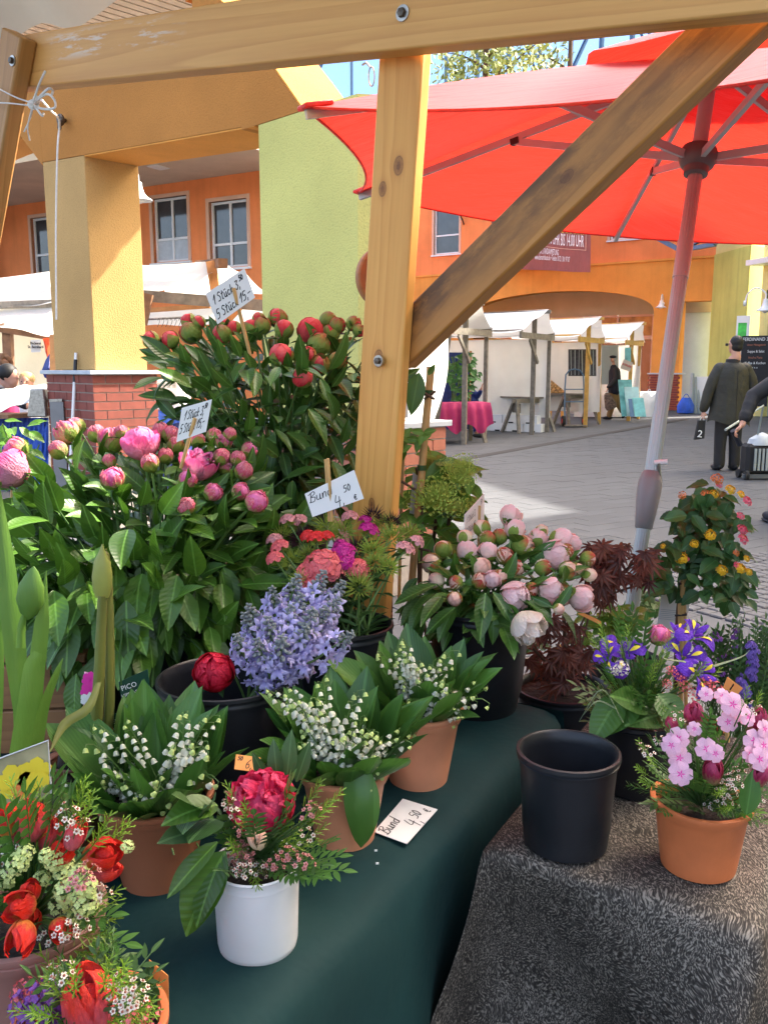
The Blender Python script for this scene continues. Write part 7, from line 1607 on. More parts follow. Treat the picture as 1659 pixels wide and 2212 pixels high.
# ---- black empty bucket, iris bucket, orange pot on the speckled cloth
zb = ZB + .007; FS[0] = .8
g = pot_geo(1240, 1868, 92, 1262, 1668, 112, zb); c, rb, rr, h = g
t = thing('flower_bucket', 'empty black bucket standing on the speckled cloth', 'bucket', c); vessel(t, c, rb, rr, h, 'black_plastic', 'bucket', soil=0)
g = pot_geo(1392, 1733, 74, 1396, 1578, 96, zb); c, rb, rr, h = g
t = thing('flower_arrangement', 'black bucket with violet irises and a pink peony bud', 'flower arrangement', c); vessel(t, c, rb, rr, h, 'black_plastic', 'bucket'); m = c + Vector((0, 0, h - .01)); YA = c.y
scatter_fill(t, m, .075, 60, ['twig', 'dneedle', 'twigd', 'needle'], .07, .0, 1.4)
def iris(t, p, d, s, roll=0):
    mb = MB(); my = MB()
    for k in range(3):
        M = Matrix.Rotation(k * 2 * pi / 3 + roll, 4, 'Z'); rows = []
        for i in range(8):    # falls
            u = i / 7; w = .10 + .30 * sin(pi * max(0, (u - .25)) / .78) ** .8 if u > .25 else .10; rows.append([M @ Vector((.15 + .95 * u, q * w, .25 + .38 * sin(u * 2.2) - .62 * max(0, u - .45) ** 1.3 - .05 * q * q)) for q in (-1, -.5, 0, .5, 1)])
        mb.grid(rows)
        rows = [[M @ Vector((.3 + .52 * u, q * .09 * sin(pi * u) , .30 + .38 * sin((.15 + .55 * u) * 2.2) - .62 * max(0, .16 + .55 * u - .45) ** 1.3 + .015)) for q in (-1, 0, 1)] for u in [i / 5 for i in range(6)]]
        my.grid(rows)
        M2 = Matrix.Rotation(k * 2 * pi / 3 + pi / 3 + roll, 4, 'Z'); rows = []
        for i in range(6):    # standards
            u = i / 5; w = .16 * sin(pi * (.12 + .8 * u)); rows.append([M2 @ Vector((.08 + .42 * u + .1 * abs(q) * u, q * w, .3 + .75 * u - .12 * u * u)) for q in (-1, 0, 1)])
        mb.grid(rows)
    M = Matrix.Translation(p) @ Vector(d).to_track_quat('Z', 'Y').to_matrix().to_4x4() @ Matrix.Scale(s, 4)
    o = link('bloom', mb.mesh('bloom', M_['iris_violet'], True, 180), t, M); link('signal_patch', my.mesh('signal_patch', M_['iris_yellow'], True, 180), o)
for x, y, r, d, ro in ((1345, 1412, 50, (-.15, -.75, .6), .4), (1312, 1420, 34, (-.6, -.6, .4), 1.2), (1478, 1420, 48, (0, -.8, .6), .2), (1500, 1370, 46, (.3, -.4, .85), .9), (1510, 1458, 46, (.35, -.85, .3), .5), (1465, 1365, 34, (-.2, -.1, 1), 0)):
    pr = atY(x, y, YA - .03 + rnd.uniform(-.02, .02) - (y - 1400) * .0006); s = r / F * (pr - CAM).length * .95; stem(t, curve(m, m.lerp(pr, .6), pr, 5), .003); iris(t, pr - Vector(d).normalized() * s * .4, d, s, ro)
pr = atY(1425, 1372, YA); put_bloom('pinkhalf', t, pr, (.05, -.2, 1), 21 / F * 1.3, 0); stem(t, [m, pr], .003)
for x, y, kd_, r in ((1342, 1445, 'whitec', 22), (1325, 1450, 'whitec', 14), (1470, 1465, 'pinkc', 16), (1450, 1450, 'pinkc', 16), (1480, 1485, 'pinkc', 18), (1440, 1478, 'pinkc', 14), (1500, 1500, 'pinkc', 20), (1540, 1490, 'pinkc', 26), (1525, 1478, 'pinkc', 20)): pr = atY(x, y, YA - .06); facing(kd_, t, pr, (0, -.7, .6), r / F * 1.3)
fan(t, m, [('needle', x, y, .06) for x, y in ((1480, 1440), (1530, 1440), (1440, 1400), (1490, 1470), (1520, 1450), (1420, 1440), (1560, 1450), (1455, 1385), (1380, 1380), (1300, 1380), (1335, 1370), (1270, 1370), (1350, 1350), (1290, 1345))], YA - .03)
fan(t, m, [('twigd', x, y, .08) for x, y in ((1310, 1460), (1290, 1490), (1300, 1440), (1380, 1450), (1390, 1430), (1360, 1500), (1420, 1480), (1270, 1480), (1400, 1510), (1330, 1330), (1360, 1320), (1390, 1340))], YA - .05)
for (x0, y0), (x1, y1), L_ in (((1400, 1530), (1330, 1500), 1), ((1440, 1540), (1360, 1560), 1), ((1420, 1500), (1480, 1560), 1), ((1340, 1500), (1280, 1600), 1.1), ((1380, 1500), (1310, 1580), 1)): a = atY(x0, y0, YA - .05); b = atY(x1, y1, YA - .09); put_leaf('peonyd', t, a, b - a, (0, -.6, .8), (b - a).length * 1.1, sx=.14)
for pts_ in (((1330, 1530), (1290, 1515), (1260, 1545)), ((1345, 1560), (1300, 1490), (1250, 1560)), ((1480, 1430), (1430, 1420), (1470, 1390)), ((1540, 1440), (1600, 1420), (1620, 1405))):
    P_ = crom([atY(x, y, YA - .10) for x, y in pts_], 5); part('grass_blade', MB().tube(P_, [.004 * (1 - .9 * i / (len(P_) - 1)) for i in range(len(P_))], 6, flat=.3), M_['grass_leaf'], t)
card('price_tag', 'triangular orange flag reading 13,00 above the phlox pot', P4([(1551, 1513), (1570, 1530), (1605, 1487), (1572, 1463)], 1.13), [('13,', .15, .1, .45, .8, 0), ('8', .4, .65, .25, .8, 0)], [(atY(1560, 1515, 1.132), atY(1570, 1600, 1.14))], lw=.05, mat='orange_paper')
card('price_tag', 'pale coral paper tag tucked among leaves behind the irises', P4([(1248, 1326), (1300, 1352), (1298, 1342), (1262, 1325)], 1.75), [], None, mat='orange_paper')
g = pot_geo(1536, 1912, 80, 1553, 1775, 106, zb); c, rb, rr, h = g
t = thing('flower_arrangement', 'bright orange clay pot of pink phlox and dark tulips', 'flower arrangement', c); vessel(t, c, rb, rr, h, 'terracotta'); m = c + Vector((0, 0, h - .012)); YA = c.y
scatter_fill(t, m, .075, 80, ['twig', 'dneedle', 'twigd'], .06, -.05, 1.4)
for k, (x, y, r, v) in enumerate(((1540, 1657, 21, 0), (1498, 1535, 21, 0), (1452, 1562, 15, 0), (1632, 1548, 22, 0), (1640, 1668, 18, 0), (1590, 1740 - 30, 0, 0))):
    if not r: continue
    pr = atY(x, y + r * .4, YA - .06 - (y - 1600) * .0003); stem(t, curve(m, m.lerp(pr, .6), pr, 4), .0028); put_bloom('tulipdark', t, pr, (.1 * (x - 1540) / 50, -.15, 1), r / F * (pr - CAM).length * .82, 0)
for x, y, r in ((1465, 1595, 24), (1450, 1610, 22), (1468, 1638, 25), (1470, 1672, 26), (1525, 1618, 24), (1545, 1628, 20), (1582, 1522, 26), (1600, 1540, 24), (1572, 1560, 22), (1615, 1550, 20), (1500, 1600 - 25, 16), (1628, 1600, 24), (1648, 1610, 22), (1640, 1640, 24), (1655, 1655, 20), (1618, 1630, 18), (1560, 1505, 18), (1650, 1575, 20), (1525, 1500, 16)):
    pr = atY(x, y, YA - .07 - (y - 1600) * .0003 + rnd.uniform(-.01, .01)); facing('phlox', t, pr, ((x - 1560) * .003 + rnd.uniform(-.2, .2), -.85, .4 + rnd.uniform(-.2, .2)), r / F * (pr - CAM).length * .9)
fan(t, m, [('waxw', x, y, .045) for x, y in ((1410, 1590), (1465 - 10, 1535), (1590, 1680), (1575, 1700), (1560, 1725), (1600, 1695), (1550, 1745), (1640, 1740), (1580, 1735), (1385, 1620), (1640, 1520), (1590, 1715), (1610, 1665), (1655, 1730))], YA - .08)
fan(t, m, [('needle', x, y, .045) for x, y in ((1585, 1690), (1575, 1750), (1590, 1770), (1545, 1740), (1372, 1600), (1370, 1660), (1400, 1640), (1380, 1690), (1640, 1770), (1650, 1500), (1620, 1490), (1560, 1710))], YA - .08)
fan(t, m, [('twigd', x, y, .06) for x, y in ((1420, 1540), (1400, 1600), (1395, 1660), (1430, 1700), (1420, 1720), (1480, 1745), (1500, 1760), (1530, 1550), (1610, 1600), (1530, 1580), (1560, 1590), (1650, 1700), (1640, 1620), (1440, 1580), (1490, 1690), (1520, 1700))], YA - .06)
a = atY(1612, 1760, YA - .09); put_leaf('lily', t, a, atY(1628, 1670, YA - .09) - a, (-.3, -1, .2), .06, sx=.06)
# ================================================================== POTTED PLANTS AT THE LEFT
FS[0] = 1.0
# bright strap leaves
cP = atY(70, 1700, 1.02); base = Vector((cP.x, cP.y, ZT))
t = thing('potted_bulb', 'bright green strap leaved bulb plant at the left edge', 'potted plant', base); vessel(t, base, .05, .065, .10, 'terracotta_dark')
def strap(t, pts, ws_, Y, mat='strap_leaf', thick=.3, name='leaf'):
    P_ = crom([atY(x, y, Y + dy) for x, y, dy in pts], 5); n_ = len(P_); W = []
    for i in range(n_):
        u = i / (n_ - 1) * (len(ws_) - 1); k = min(int(u), len(ws_) - 2); W.append((ws_[k] * (1 - (u - k)) + ws_[k + 1] * (u - k)) / F * .74)
    rows = []
    for i in range(n_):
        d = (P_[min(i + 1, n_ - 1)] - P_[max(0, i - 1)]).normalized(); v = (P_[i] - CAM).normalized(); s = d.cross(v).normalized()
        rows.append([P_[i] + s * W[i] * q - v * (abs(q) ** 1.5 * thick * W[i] * -1) for q in (-1, -.6, -.2, .2, .6, 1)])
    return part(name, MB().grid(rows), M_[mat], t, True, sharp=180)
strap(t, [(45, 1640, 0), (42, 1500, .0), (15, 1250, .01), (-5, 1040, .02)], [22, 20, 34, 26, 3], 1.0)
strap(t, [(60, 1640, .01), (75, 1480, 0), (90, 1350, 0), (100, 1233, .01)], [30, 26, 22, 1], 1.01)
strap(t, [(75, 1640, .01), (95, 1530, 0), (120, 1460, -.01), (136, 1422, -.01)], [20, 15, 10, 1], 1.0)
strap(t, [(40, 1645, -.01), (60, 1520, -.02), (75, 1440, -.02), (88, 1412, -.02)], [30, 28, 30, 20], .99)
strap(t, [(-15, 1640, 0), (-5, 1500, 0), (0, 1400, 0), (-5, 1300, 0)], [20, 16, 10, 1], .98)
o = put_bloom('rosebud', t, atY(62, 1292, .985), (.18, -.1, 1), .001, 0); 
bd1 = part('flower_bud', MB().lathe([(.0005, 0), (.010, .008), (.0165, .024), (.015, .042), (.006, .060), (.0003, .066)], 16, Matrix.Translation(atY(60, 1340, .985)) @ Matrix.Rotation(R(10), 4, 'Y') @ Matrix.Diagonal((1, .6, 1, 1))), M_['strap_leaf'], t)
for ch in list(o.children): bpy.data.objects.remove(ch)
bpy.data.objects.remove(o)
strap(t, [(45, 1400, -.01), (46, 1360, -.01), (52, 1330, -.01)], [14, 12, 8], .99, thick=.8)
# hippeastrum with closed bud
cP = atY(205, 1760, 1.16); base = Vector((cP.x, cP.y, ZT)); surf('hippe_stem', (.20, .22, .05), .45, .25, 5, trans=.15); surf('hippe_bud', (.34, .36, .08), .4, .35, 8, trans=.2)
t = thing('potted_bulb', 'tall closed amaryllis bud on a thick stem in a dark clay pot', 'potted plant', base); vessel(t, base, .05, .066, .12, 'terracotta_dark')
P_ = [base + Vector((0, 0, .10)), atY(212, 1500, 1.13), atY(222, 1285, 1.12)]
part('stem', MB().tube(crom(P_, 6), [.0125, .0125, .0125, .012, .012, .0115, .011, .0105, .010, .010, .0095, .009, .009], 14, flat=.7), M_['hippe_stem'], t)
part('flower_bud', MB().lathe([(.008, 0), (.0115, .012), (.0125, .028), (.010, .048), (.004, .062), (.0006, .072)], 16, Matrix.Translation(atY(221, 1290, 1.12)) @ Matrix.Rotation(R(3), 4, 'Y') @ Matrix.Diagonal((1.1, .8, 1, 1))), M_['hippe_bud'], t)
part('stem', MB().tube(crom([base + Vector((.015, .01, .10)), atY(238, 1480, 1.15), atY(232, 1230, 1.14), atY(229, 1185, 1.14)], 5), [.011] * 5 + [.010] * 5 + [.008, .006, .005, .003, .001, .001], 12, flat=.6), M_['hippe_stem'], t)
strap(t, [(215, 1470, .0), (190, 1530, -.03), (140, 1565, -.05), (108, 1625, -.08)], [8, 16, 16, 2], 1.12, 'hippe_stem')
strap(t, [(262, 1480, .02), (258, 1420, .02), (262, 1380, .02), (264, 1350, .02)], [3, 4, 3, 1], 1.15, 'filler_leaf')
# more dark clay pots stacked behind
for k, (x, y, r, lab) in enumerate(((160, 1640, 55, 'dark brown clay pot with dry bulb left of the lily pot'), (150, 1720, 60, 'dark clay pot behind the yellow picture card'))):
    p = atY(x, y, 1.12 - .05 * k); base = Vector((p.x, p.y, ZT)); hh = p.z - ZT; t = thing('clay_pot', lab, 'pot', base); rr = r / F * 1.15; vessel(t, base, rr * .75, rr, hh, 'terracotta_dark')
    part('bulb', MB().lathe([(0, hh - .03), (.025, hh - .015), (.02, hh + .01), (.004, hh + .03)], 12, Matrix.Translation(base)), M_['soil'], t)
surf('card_green', (.012, .055, .035), .35, .1, 5); surf('card_photo', (.45, .40, .22), .35, .5, 9); surf('card_yellow', (.88, .66, .04), .4, .2, 9); surf('clear_plastic', (.55, .56, .55), .2, .1, 4)
def tag_card(name, label, pts, Y, mat, texts=(), flower=None):
    q = P4(pts, Y); t = card(name, label, q, [], None, cat='plant label', mat=mat); bl, br, tr, tl = q; u = (br - bl).normalized(); v = (tl - bl).normalized(); w = u.cross(v)
    if w.dot(CAM - bl) < 0: w = -w; 
    for s, sz, cu, cv, sq in texts:
        M = Matrix((u, v, w)).transposed().to_4x4(); M.translation = bl + (br - bl) * cu + (tl - bl) * cv + w * .0006; link('lettering', text_mb(s, sz, M_['paper'], 'lettering', squash=sq), t, M)
    if flower:
        for cu, cv, r, mt in flower:
            mb = MB(); c00 = bl + (br - bl) * cu + (tl - bl) * cv + w * .0008
            for k in range(6):
                cc = c00 + w * .0003 * k; a = k * pi / 3 + cu * 9; e = u * cos(a) + v * sin(a); f = u * -sin(a) + v * cos(a); mb.poly([cc - e * r * .2, cc + e * r * .35 + f * r * .42, cc + e * r * .8 + f * r * .35, cc + e * r, cc + e * r * .8 - f * r * .35, cc + e * r * .35 - f * r * .42])
            part('flower_print', mb, M_[mt], t, False)
    return t
tag_card('plant_label', 'green label reading Picotee Hippeastrum with white flower', [(270, 1560), (330, 1530), (319, 1446), (256, 1474)], 1.19, 'card_green', (('PICOTEE', .0105, .52, .76, .95), ('HIPPEASTRUM', .0065, .52, .58, 1.0)), ((.45, .22, .012, 'paper'), (.72, .33, .009, 'paper')))
tag_card('plant_label', 'second green label half hidden behind the lily leaves', [(205, 1625), (262, 1600), (256, 1540), (196, 1560)], 1.17, 'card_green', (('PICOTEE', .009, .6, .74, .9), ('HIPPEASTRUM', .006, .6, .5, 1.0)), ((.3, .2, .011, 'paper'),))
tag_card('plant_label', 'narrow pink and white striped label behind the amaryllis', [(180, 1530), (205, 1528), (206, 1456), (182, 1452)], 1.2, 'phlox_pink', (), ((.5, .5, .014, 'phlox_eye'), (.5, .8, .012, 'phlox_eye'), (.4, .25, .012, 'paper')))
yc = tag_card('plant_label', 'clear framed card with yellow flower photo at the left edge', [(-30, 1745), (112, 1725), (104, 1600), (-30, 1650)], .93, 'card_photo', (), ((.45, .50, .024, 'card_yellow'), (.74, .60, .022, 'card_yellow'), (.56, .30, .014, 'orange_flower')))
e_ = P4([(-30, 1650), (104, 1600), (112, 1725)], .928); part('frame', MB().tube(e_, .0012, 5), M_['clear_plastic'], yc)
# bright little climber on canes behind the pink peonies
def bush(label, name, base, leaves, kind, L, cat='potted plant', stems=4, group=None, droopy=.2):
    t = thing(name, label, cat, base, group)
    for k, (x, y, Y, s) in enumerate(leaves):
        p = atY(x, y, Y); a = rnd.random() * 2 * pi; d = Vector((cos(a), sin(a) * .6 - .3, rnd.uniform(-droopy - .6, .7 - droopy))); put_leaf(kind, t, p, d, Vector((rnd.uniform(-.5, .5), -.6, 1)), L * s)
    return t
def cloud(cx, cy, rx, ry, Y, dY, n_): return [(cx + rx * sqrt(q) * cos(a), cy + ry * sqrt(q) * sin(a), Y + rnd.uniform(-dY, dY), rnd.uniform(.7, 1.2)) for q, a in [(rnd.random(), rnd.random() * 2 * pi) for _ in range(n_)]]
b0 = atZ(20, 1250, ZT); b0 = Vector((atY(25, 1300, 2.05).x, 2.05, ZT))
t = bush('light green climber on thin bamboo canes at the left edge', 'climbing_plant', b0, cloud(28, 950, 42, 55, 2.05, .08, 34) + cloud(10, 1330, 40, 50, 2.0, .06, 14), 'fresh', .045)
for x0, x1 in ((28, 20), (38, 50), (60, 95)): part('cane', MB().tube([atY(x0, 960, 2.06), atY((x0 + x1) / 2, 1150, 2.06), Vector((atY(x1, 1340, 2.06).x, 2.06, ZT))], .0035, 6), M_['bamboo'], t)
for pts_ in (((5, 915), (30, 1000), (40, 1200)), ((60, 950), (40, 1020), (45, 1200)), ((85, 960), (60, 1030), (50, 1200))): stem(t, crom([atY(x, y, 2.05) for x, y in pts_], 5), .0018)
vessel(t, b0, .055, .07, .12, 'terracotta_dark')
# ================================================================== GREEN UMBEL SHRUB WITH BAMBOO CANE (right of the post)
cV = Vector((atY(930, 1400, 2.12).x, 2.12, ZT - .25)); t = thing('umbel_shrub', 'green flowered shrub tied to a thick bamboo cane beside the post', 'potted plant', cV); vessel(t, cV, .08, .10, .20, 'black_plastic', 'bucket')
for k in range(3): part('trunk', MB().tube(crom([cV + Vector((.01 * k, 0, .18)), atY(905 + 25 * k, 1250, 2.1), atY(915 + 30 * k, 1100, 2.1), atY(900 + 55 * k, 1010, 2.08)], 5), .005, 6), M_['bark'], t)
for k, (x, y, Y, s) in enumerate(cloud(950, 1090, 62, 110, 2.1, .10, 80) + cloud(975, 1040, 50, 60, 2.05, .06, 30) + cloud(880, 950, 22, 28, 2.0, .03, 9)):
    a = rnd.random() * 2 * pi; put_leaf('fresh', t, atY(x, y, Y), Vector((cos(a), sin(a) * .6 - .3, rnd.uniform(-1.1, .4))), Vector((rnd.uniform(-.5, .5), -.6, 1)), .075 * s)
for x, y, r in ((925, 1065, 52), (960, 1075, 50), (985, 1085, 40), (950, 1050, 45), (990, 1020, 38), (1010, 1010, 26), (1000, 990, 30), (1015, 1090, 20), (975, 1000, 28)): pr = atY(x, y, 1.94 + rnd.uniform(-.03, .03)); facing('umbel', t, pr - Vector((0, 0, .01)), (rnd.uniform(-.3, .3), -.45, .9), r / F * 2.1)
t = thing('bamboo_cane', 'thick upright bamboo cane tied with green tape beside the post', 'cane', Vector((atY(905, 1400, 2.0).x, 2.0, ZT - .2)))
P_ = [atY(x, y, 1.98) for x, y in ((931, 792), (925, 860), (918, 935), (912, 1010), (905, 1090), (896, 1180), (880, 1400))]; RR = []
part('culm', MB().tube(crom(P_, 4), [.0088 * (1.0 if k % 8 else 1.15) for k in range(len(crom(P_, 4)))], 14), M_['bamboo'], t)
for x, y in ((926, 848), (911, 1010)): a = atY(x, y, 1.98); part('tape', MB().tube([a + Vector((0, 0, -.006)), a + Vector((0, 0, .006))], .0108, 14), M_['filler_leaf'], t)
for (a, b) in (((900, 838), (938, 862)), ((905, 1185), (928, 1190)), ((917, 862), (940, 845))): part('twig', MB().tube([atY(*a, 1.96), atY(*b, 1.94)], .003, 6), M_['bark'], t)
part('twig', MB().tube(crom([atY(868, 1040, 1.95), atY(905, 1065, 1.96), atY(912, 1090, 1.96), atY(908, 1300, 1.97)], 4), .0035, 6), M_['bark'], t)
for x, y, d, L in ((905, 845, (-.2, -.3, -1), .10), (885, 870, (-.5, -.2, -.6), .06), (925, 850, (.5, -.3, .8), .03)): put_leaf('lily', t, atY(x, y - 40, 1.95), d, (0, -1, .3), L)
for x, y in ((870, 945), (905, 950), (915, 935), (865, 975), (900, 1130)):
    for k in range(3): a = rnd.random() * 6; put_leaf('bright' if 0 else 'fresh', t, atY(x, y, 1.96), (cos(a), -.3, sin(a)), (0, -1, .3), .032)
part('cane', MB().tube([atY(872, 975, 2.02), atY(866, 1110, 2.02), atY(862, 1300, 2.02)], .004, 8), M_['bamboo'], t)
tg = tag_card('plant_label', 'grey printed plant label on a wire beside the bamboo cane', [(882, 1140), (906, 1142), (912, 1035), (892, 1020)], 2.0, 'membrane', (('Caucasica', .012, .5, .4, .9),))
# ================================================================== JAPANESE MAPLE
cM = Vector((atY(1215, 1520, 1.98).x, 1.98, ZT - .3)); t = thing('japanese_maple', 'dark red Japanese maple between pale peonies and irises', 'tree', cM); vessel(t, cM, .09, .11, .22, 'black_plastic', 'bucket')
br_ = []
for pts_ in (((1225, 1500), (1222, 1420), (1218, 1330)), ((1222, 1420), (1260, 1340), (1290, 1280)), ((1235, 1460), (1265, 1360), (1275, 1300)), ((1290, 1280), (1340, 1240), (1390, 1200)), ((1290, 1280), (1320, 1210), (1350, 1180)), ((1225, 1400), (1180, 1350), (1160, 1360)), ((1230, 1470), (1180, 1430), (1150, 1400)), ((1300, 1290), (1360, 1270), (1400, 1260))):
    P_ = crom([atY(x, y, 1.96 + rnd.uniform(-.03, .03)) for x, y in pts_], 5); br_.append(P_); part('branch', MB().tube([cM + Vector((0, 0, .2))] + P_ if pts_[0][1] > 1490 else P_, .0028 if pts_[0][1] < 1490 else .005, 6), M_['bark'], t)
for (cx, cy, rx, ry, n_) in ((1300, 1235, 48, 38, 46), (1330, 1200, 45, 18, 14), (1395, 1210, 32, 22, 12), (1385, 1270, 28, 22, 10), (1215, 1450, 48, 50, 40), (1250, 1400, 40, 60, 26), (1160, 1420, 40, 50, 20), (1290, 1290, 40, 30, 20), (1200, 1370, 40, 30, 14), (1255, 1200, 30, 20, 6)):
    for (x, y, Y, s) in cloud(cx, cy, rx, ry, 1.95, .08, int(n_ * .62)):
        a = rnd.uniform(-1.3, 1.3); put_leaf('maple', t, atY(x, y - 12, Y), (sin(a), -.35, -cos(a) * .8), (rnd.uniform(-.8, .8), -.8, .6), .040 * s)
# small pale shrub with cream buds behind the maple, low dark plants
cs = Vector((atY(1350, 1420, 2.3).x, 2.3, .45)); t = bush('pale green shrub with cream buds behind the umbrella pole', 'small_shrub', cs, cloud(1330, 1335, 60, 26, 2.3, .06, 60) + cloud(1300, 1360, 60, 40, 2.35, .08, 40), 'fresh', .05)
for x, y in ((1290, 1318), (1310, 1325), (1335, 1320), (1350, 1325), (1330, 1340), (1365, 1330), (1380, 1325)): facing('whitec', t, atY(x, y, 2.26), (0, -.5, .8), .012)
vessel(t, cs, .08, .10, .18, 'black_plastic', 'bucket'); stem(t, [cs + Vector((0, 0, .17)), atY(1330, 1360, 2.3)], .005, 'dark_stem')
cs = Vector((atY(1385, 1330, 2.7).x, 2.7, .2)); t = bush('dark ivy plant behind the umbrella pole', 'ivy_plant', cs, cloud(1400, 1290, 34, 50, 2.65, .1, 90), 'ivy', .045); vessel(t, cs, .08, .1, .16, 'terracotta_dark'); stem(t, [cs, atY(1400, 1300, 2.65)], .005, 'dark_stem')
cs = Vector((atY(1180, 1480, 2.4).x, 2.4, .2)); t = bush('low dark plant with yellow flowers glimpsed below the maple', 'bedding_plant', cs, cloud(1190, 1440, 80, 60, 2.4, .08, 70), 'filler', .05); vessel(t, cs, .08, .1, .16, 'terracotta_dark')
for x, y in ((1140, 1430), (1148, 1440), (1182, 1442), (1210, 1400), (1215, 1520)): facing('yel', t, atY(x, y, 2.3), (0, -.8, .5), .014)
# ================================================================== LANTANA STANDARD
cL = Vector((atY(1462, 1480, 2.1).x, 2.1, .30)); t = thing('lantana_tree', 'lantana standard tree with yellow and pink flower heads by the square', 'tree', cL); vessel(t, cL, .09, .12, .22, 'terracotta')
P_ = crom([cL + Vector((0, 0, .2)), atY(1464, 1340, 2.1), atY(1475, 1250, 2.1), atY(1492, 1180, 2.1)], 5); part('trunk', MB().tube(P_, .006, 8), M_['bark'], t)
part('stake', MB().tube([cL + Vector((.012, -.02, .18)), atY(1470, 1300, 2.07), atY(1486, 1190, 2.07)], .007, 8), M_['bamboo'], t); part('stake', MB().tube([cL + Vector((.03, -.01, .18)), atY(1478, 1300, 2.08)], .005, 8), M_['bamboo'], t)
for (x, y) in ((1468, 1330), (1474, 1262)): a = atY(x, y, 2.07); part('tie', MB().tube([a + Vector((-.012, 0, 0)), a + Vector((.014, -.008, .004)), a + Vector((.018, .01, .004))], .0025, 6), M_['black_plastic'], t)
LVS = []
for (cx, cy, rx, ry, n_) in ((1535, 1130, 78, 60, 95), (1530, 1070, 40, 26, 22), (1500, 1200, 90, 42, 60), (1580, 1220, 50, 45, 34), (1440, 1245, 28, 30, 16), (1545, 1270, 60, 26, 22), (1590, 1270, 30, 40, 14), (1490, 1120, 40, 30, 20)): LVS += cloud(cx, cy, rx, ry, 2.08, .10, n_)
for (x, y, Y, s) in LVS[:283]:
    a = rnd.random() * 2 * pi; d = Vector((cos(a) + (x - 1520) * .008, sin(a) * .6 - .35, -.55 + rnd.uniform(-.5, .6))); put_leaf('lantana', t, atY(x, y, Y), d, Vector((rnd.uniform(-.4, .4), -.7, .9)), .050 * s)
for k in range(9): P_ = crom([atY(1488, 1200, 2.1), atY(1500 + rnd.uniform(-30, 40), 1150, 2.08), atY(1520 + 70 * cos(k * .7), 1140 + 70 * sin(k * .7), 2.06)], 4); part('branch', MB().tube(P_, .0025, 5), M_['bark'], t)
for x, y, kd_, r in ((1549, 1035, 'ora', 14), (1553, 1048, 'cor', 8), (1525, 1070, 'ora', 13), (1542, 1068, 'yel', 11), (1577, 1058, 'yel', 12), (1474, 1070, 'ora', 10), (1600, 1068, 'yel', 9), (1613, 1083, 'cor', 12), (1599, 1115, 'cor', 10), (1603, 1145, 'cor', 13), (1604, 1165, 'cor', 13), (1605, 1160, 'ora', 7), (1534, 1156, 'yel', 13), (1500, 1175, 'yel', 10), (1472, 1206, 'yel', 14), (1484, 1208, 'cor', 6), (1558, 1232, 'yel', 13), (1598, 1228, 'yel', 13), (1592, 1222, 'cor', 9), (1617, 1236, 'yel', 9), (1612, 1207, 'yel', 8), (1590, 1195, 'ora', 8), (1405, 1210, 'yel', 6), (1432, 1180, 'yel', 6)):
    pr = atY(x, y, 1.97 - (y < 1100) * -.03); facing(kd_, t, pr, ((x - 1530) * .006, -.6, .6), r / F * 2.5)
tl_ = tag_card('plant_label', 'white plant care label tied to the lantana stakes', [(1416, 1375), (1478, 1375), (1492, 1290), (1430, 1278)], 2.14, 'paper', (('Lantana Camara', .014, .5, .62, .8),)); 
mb = MB(); q = P4([(1424, 1330), (1470, 1334), (1474, 1310), (1430, 1306)], 2.138)
for k in range(6): mb.quad(*[q[0].lerp(q[3], k / 6 - .3), q[1].lerp(q[2], k / 6 - .3), q[1].lerp(q[2], k / 6 - .25), q[0].lerp(q[3], k / 6 - .25)])
part('print_lines', mb, M_['capstone'], tl_, False)
# ================================================================== LAVENDER AND PANSIES AT THE RIGHT EDGE
for k, (cx, cy, n_, lab, fm) in enumerate(((1560, 1410, 40, 'grey green lavender plant with small violet flowers right of the irises', 'purple_flower'), (1640, 1400, 46, 'bushy violet flowering plant at the right edge above the phlox', 'purple_flower'), (1630, 1480, 36, 'blue violet salvia spikes just above the orange price flag', 'lavender_flower'))):
    cs = Vector((atY(cx, 1560, 1.75 - .1 * (k == 2)).x, 1.75 - .1 * (k == 2), .42)); t = thing('lavender_plant', lab, 'potted plant', cs, 'violet plants at the right edge'); vessel(t, cs, .07, .09, .14, 'terracotta_dark')
    fm_ = ball_cluster(k, fm, 14, .7, .4)
    for j in range(n_):
        x = cx + rnd.uniform(-58, 50); y = cy + rnd.uniform(-55, 60); tip = atY(x, y, cs.y + rnd.uniform(-.06, .06)); root = cs + Vector((rnd.uniform(-.05, .05), rnd.uniform(-.05, .05), .13)); d = (tip - root).normalized()
        stem(t, [root, root.lerp(tip, .5), tip], .0012, 'green_stem', n=4); sprig('twig', t, tip - d * .05, d, .06); sprig('dneedle', t, tip - d * .10, d + Vector((rnd.uniform(-.4, .4), 0, 0)), .06)
        if j % 3 == 0: link('flower_cluster', fm_, t, Matrix.Translation(tip) @ Matrix.Scale(rnd.uniform(.008, .013), 4))
    if k == 2:
        for (x, y) in ((1625, 1400), (1622, 1420), (1626, 1440), (1620, 1460), (1604, 1480), (1608, 1500)):
            for j in range(5): link('flower_cluster', fm_, t, Matrix.Translation(atY(x + rnd.uniform(-8, 8), y + rnd.uniform(-10, 10), 1.6)) @ Matrix.Scale(.010, 4))
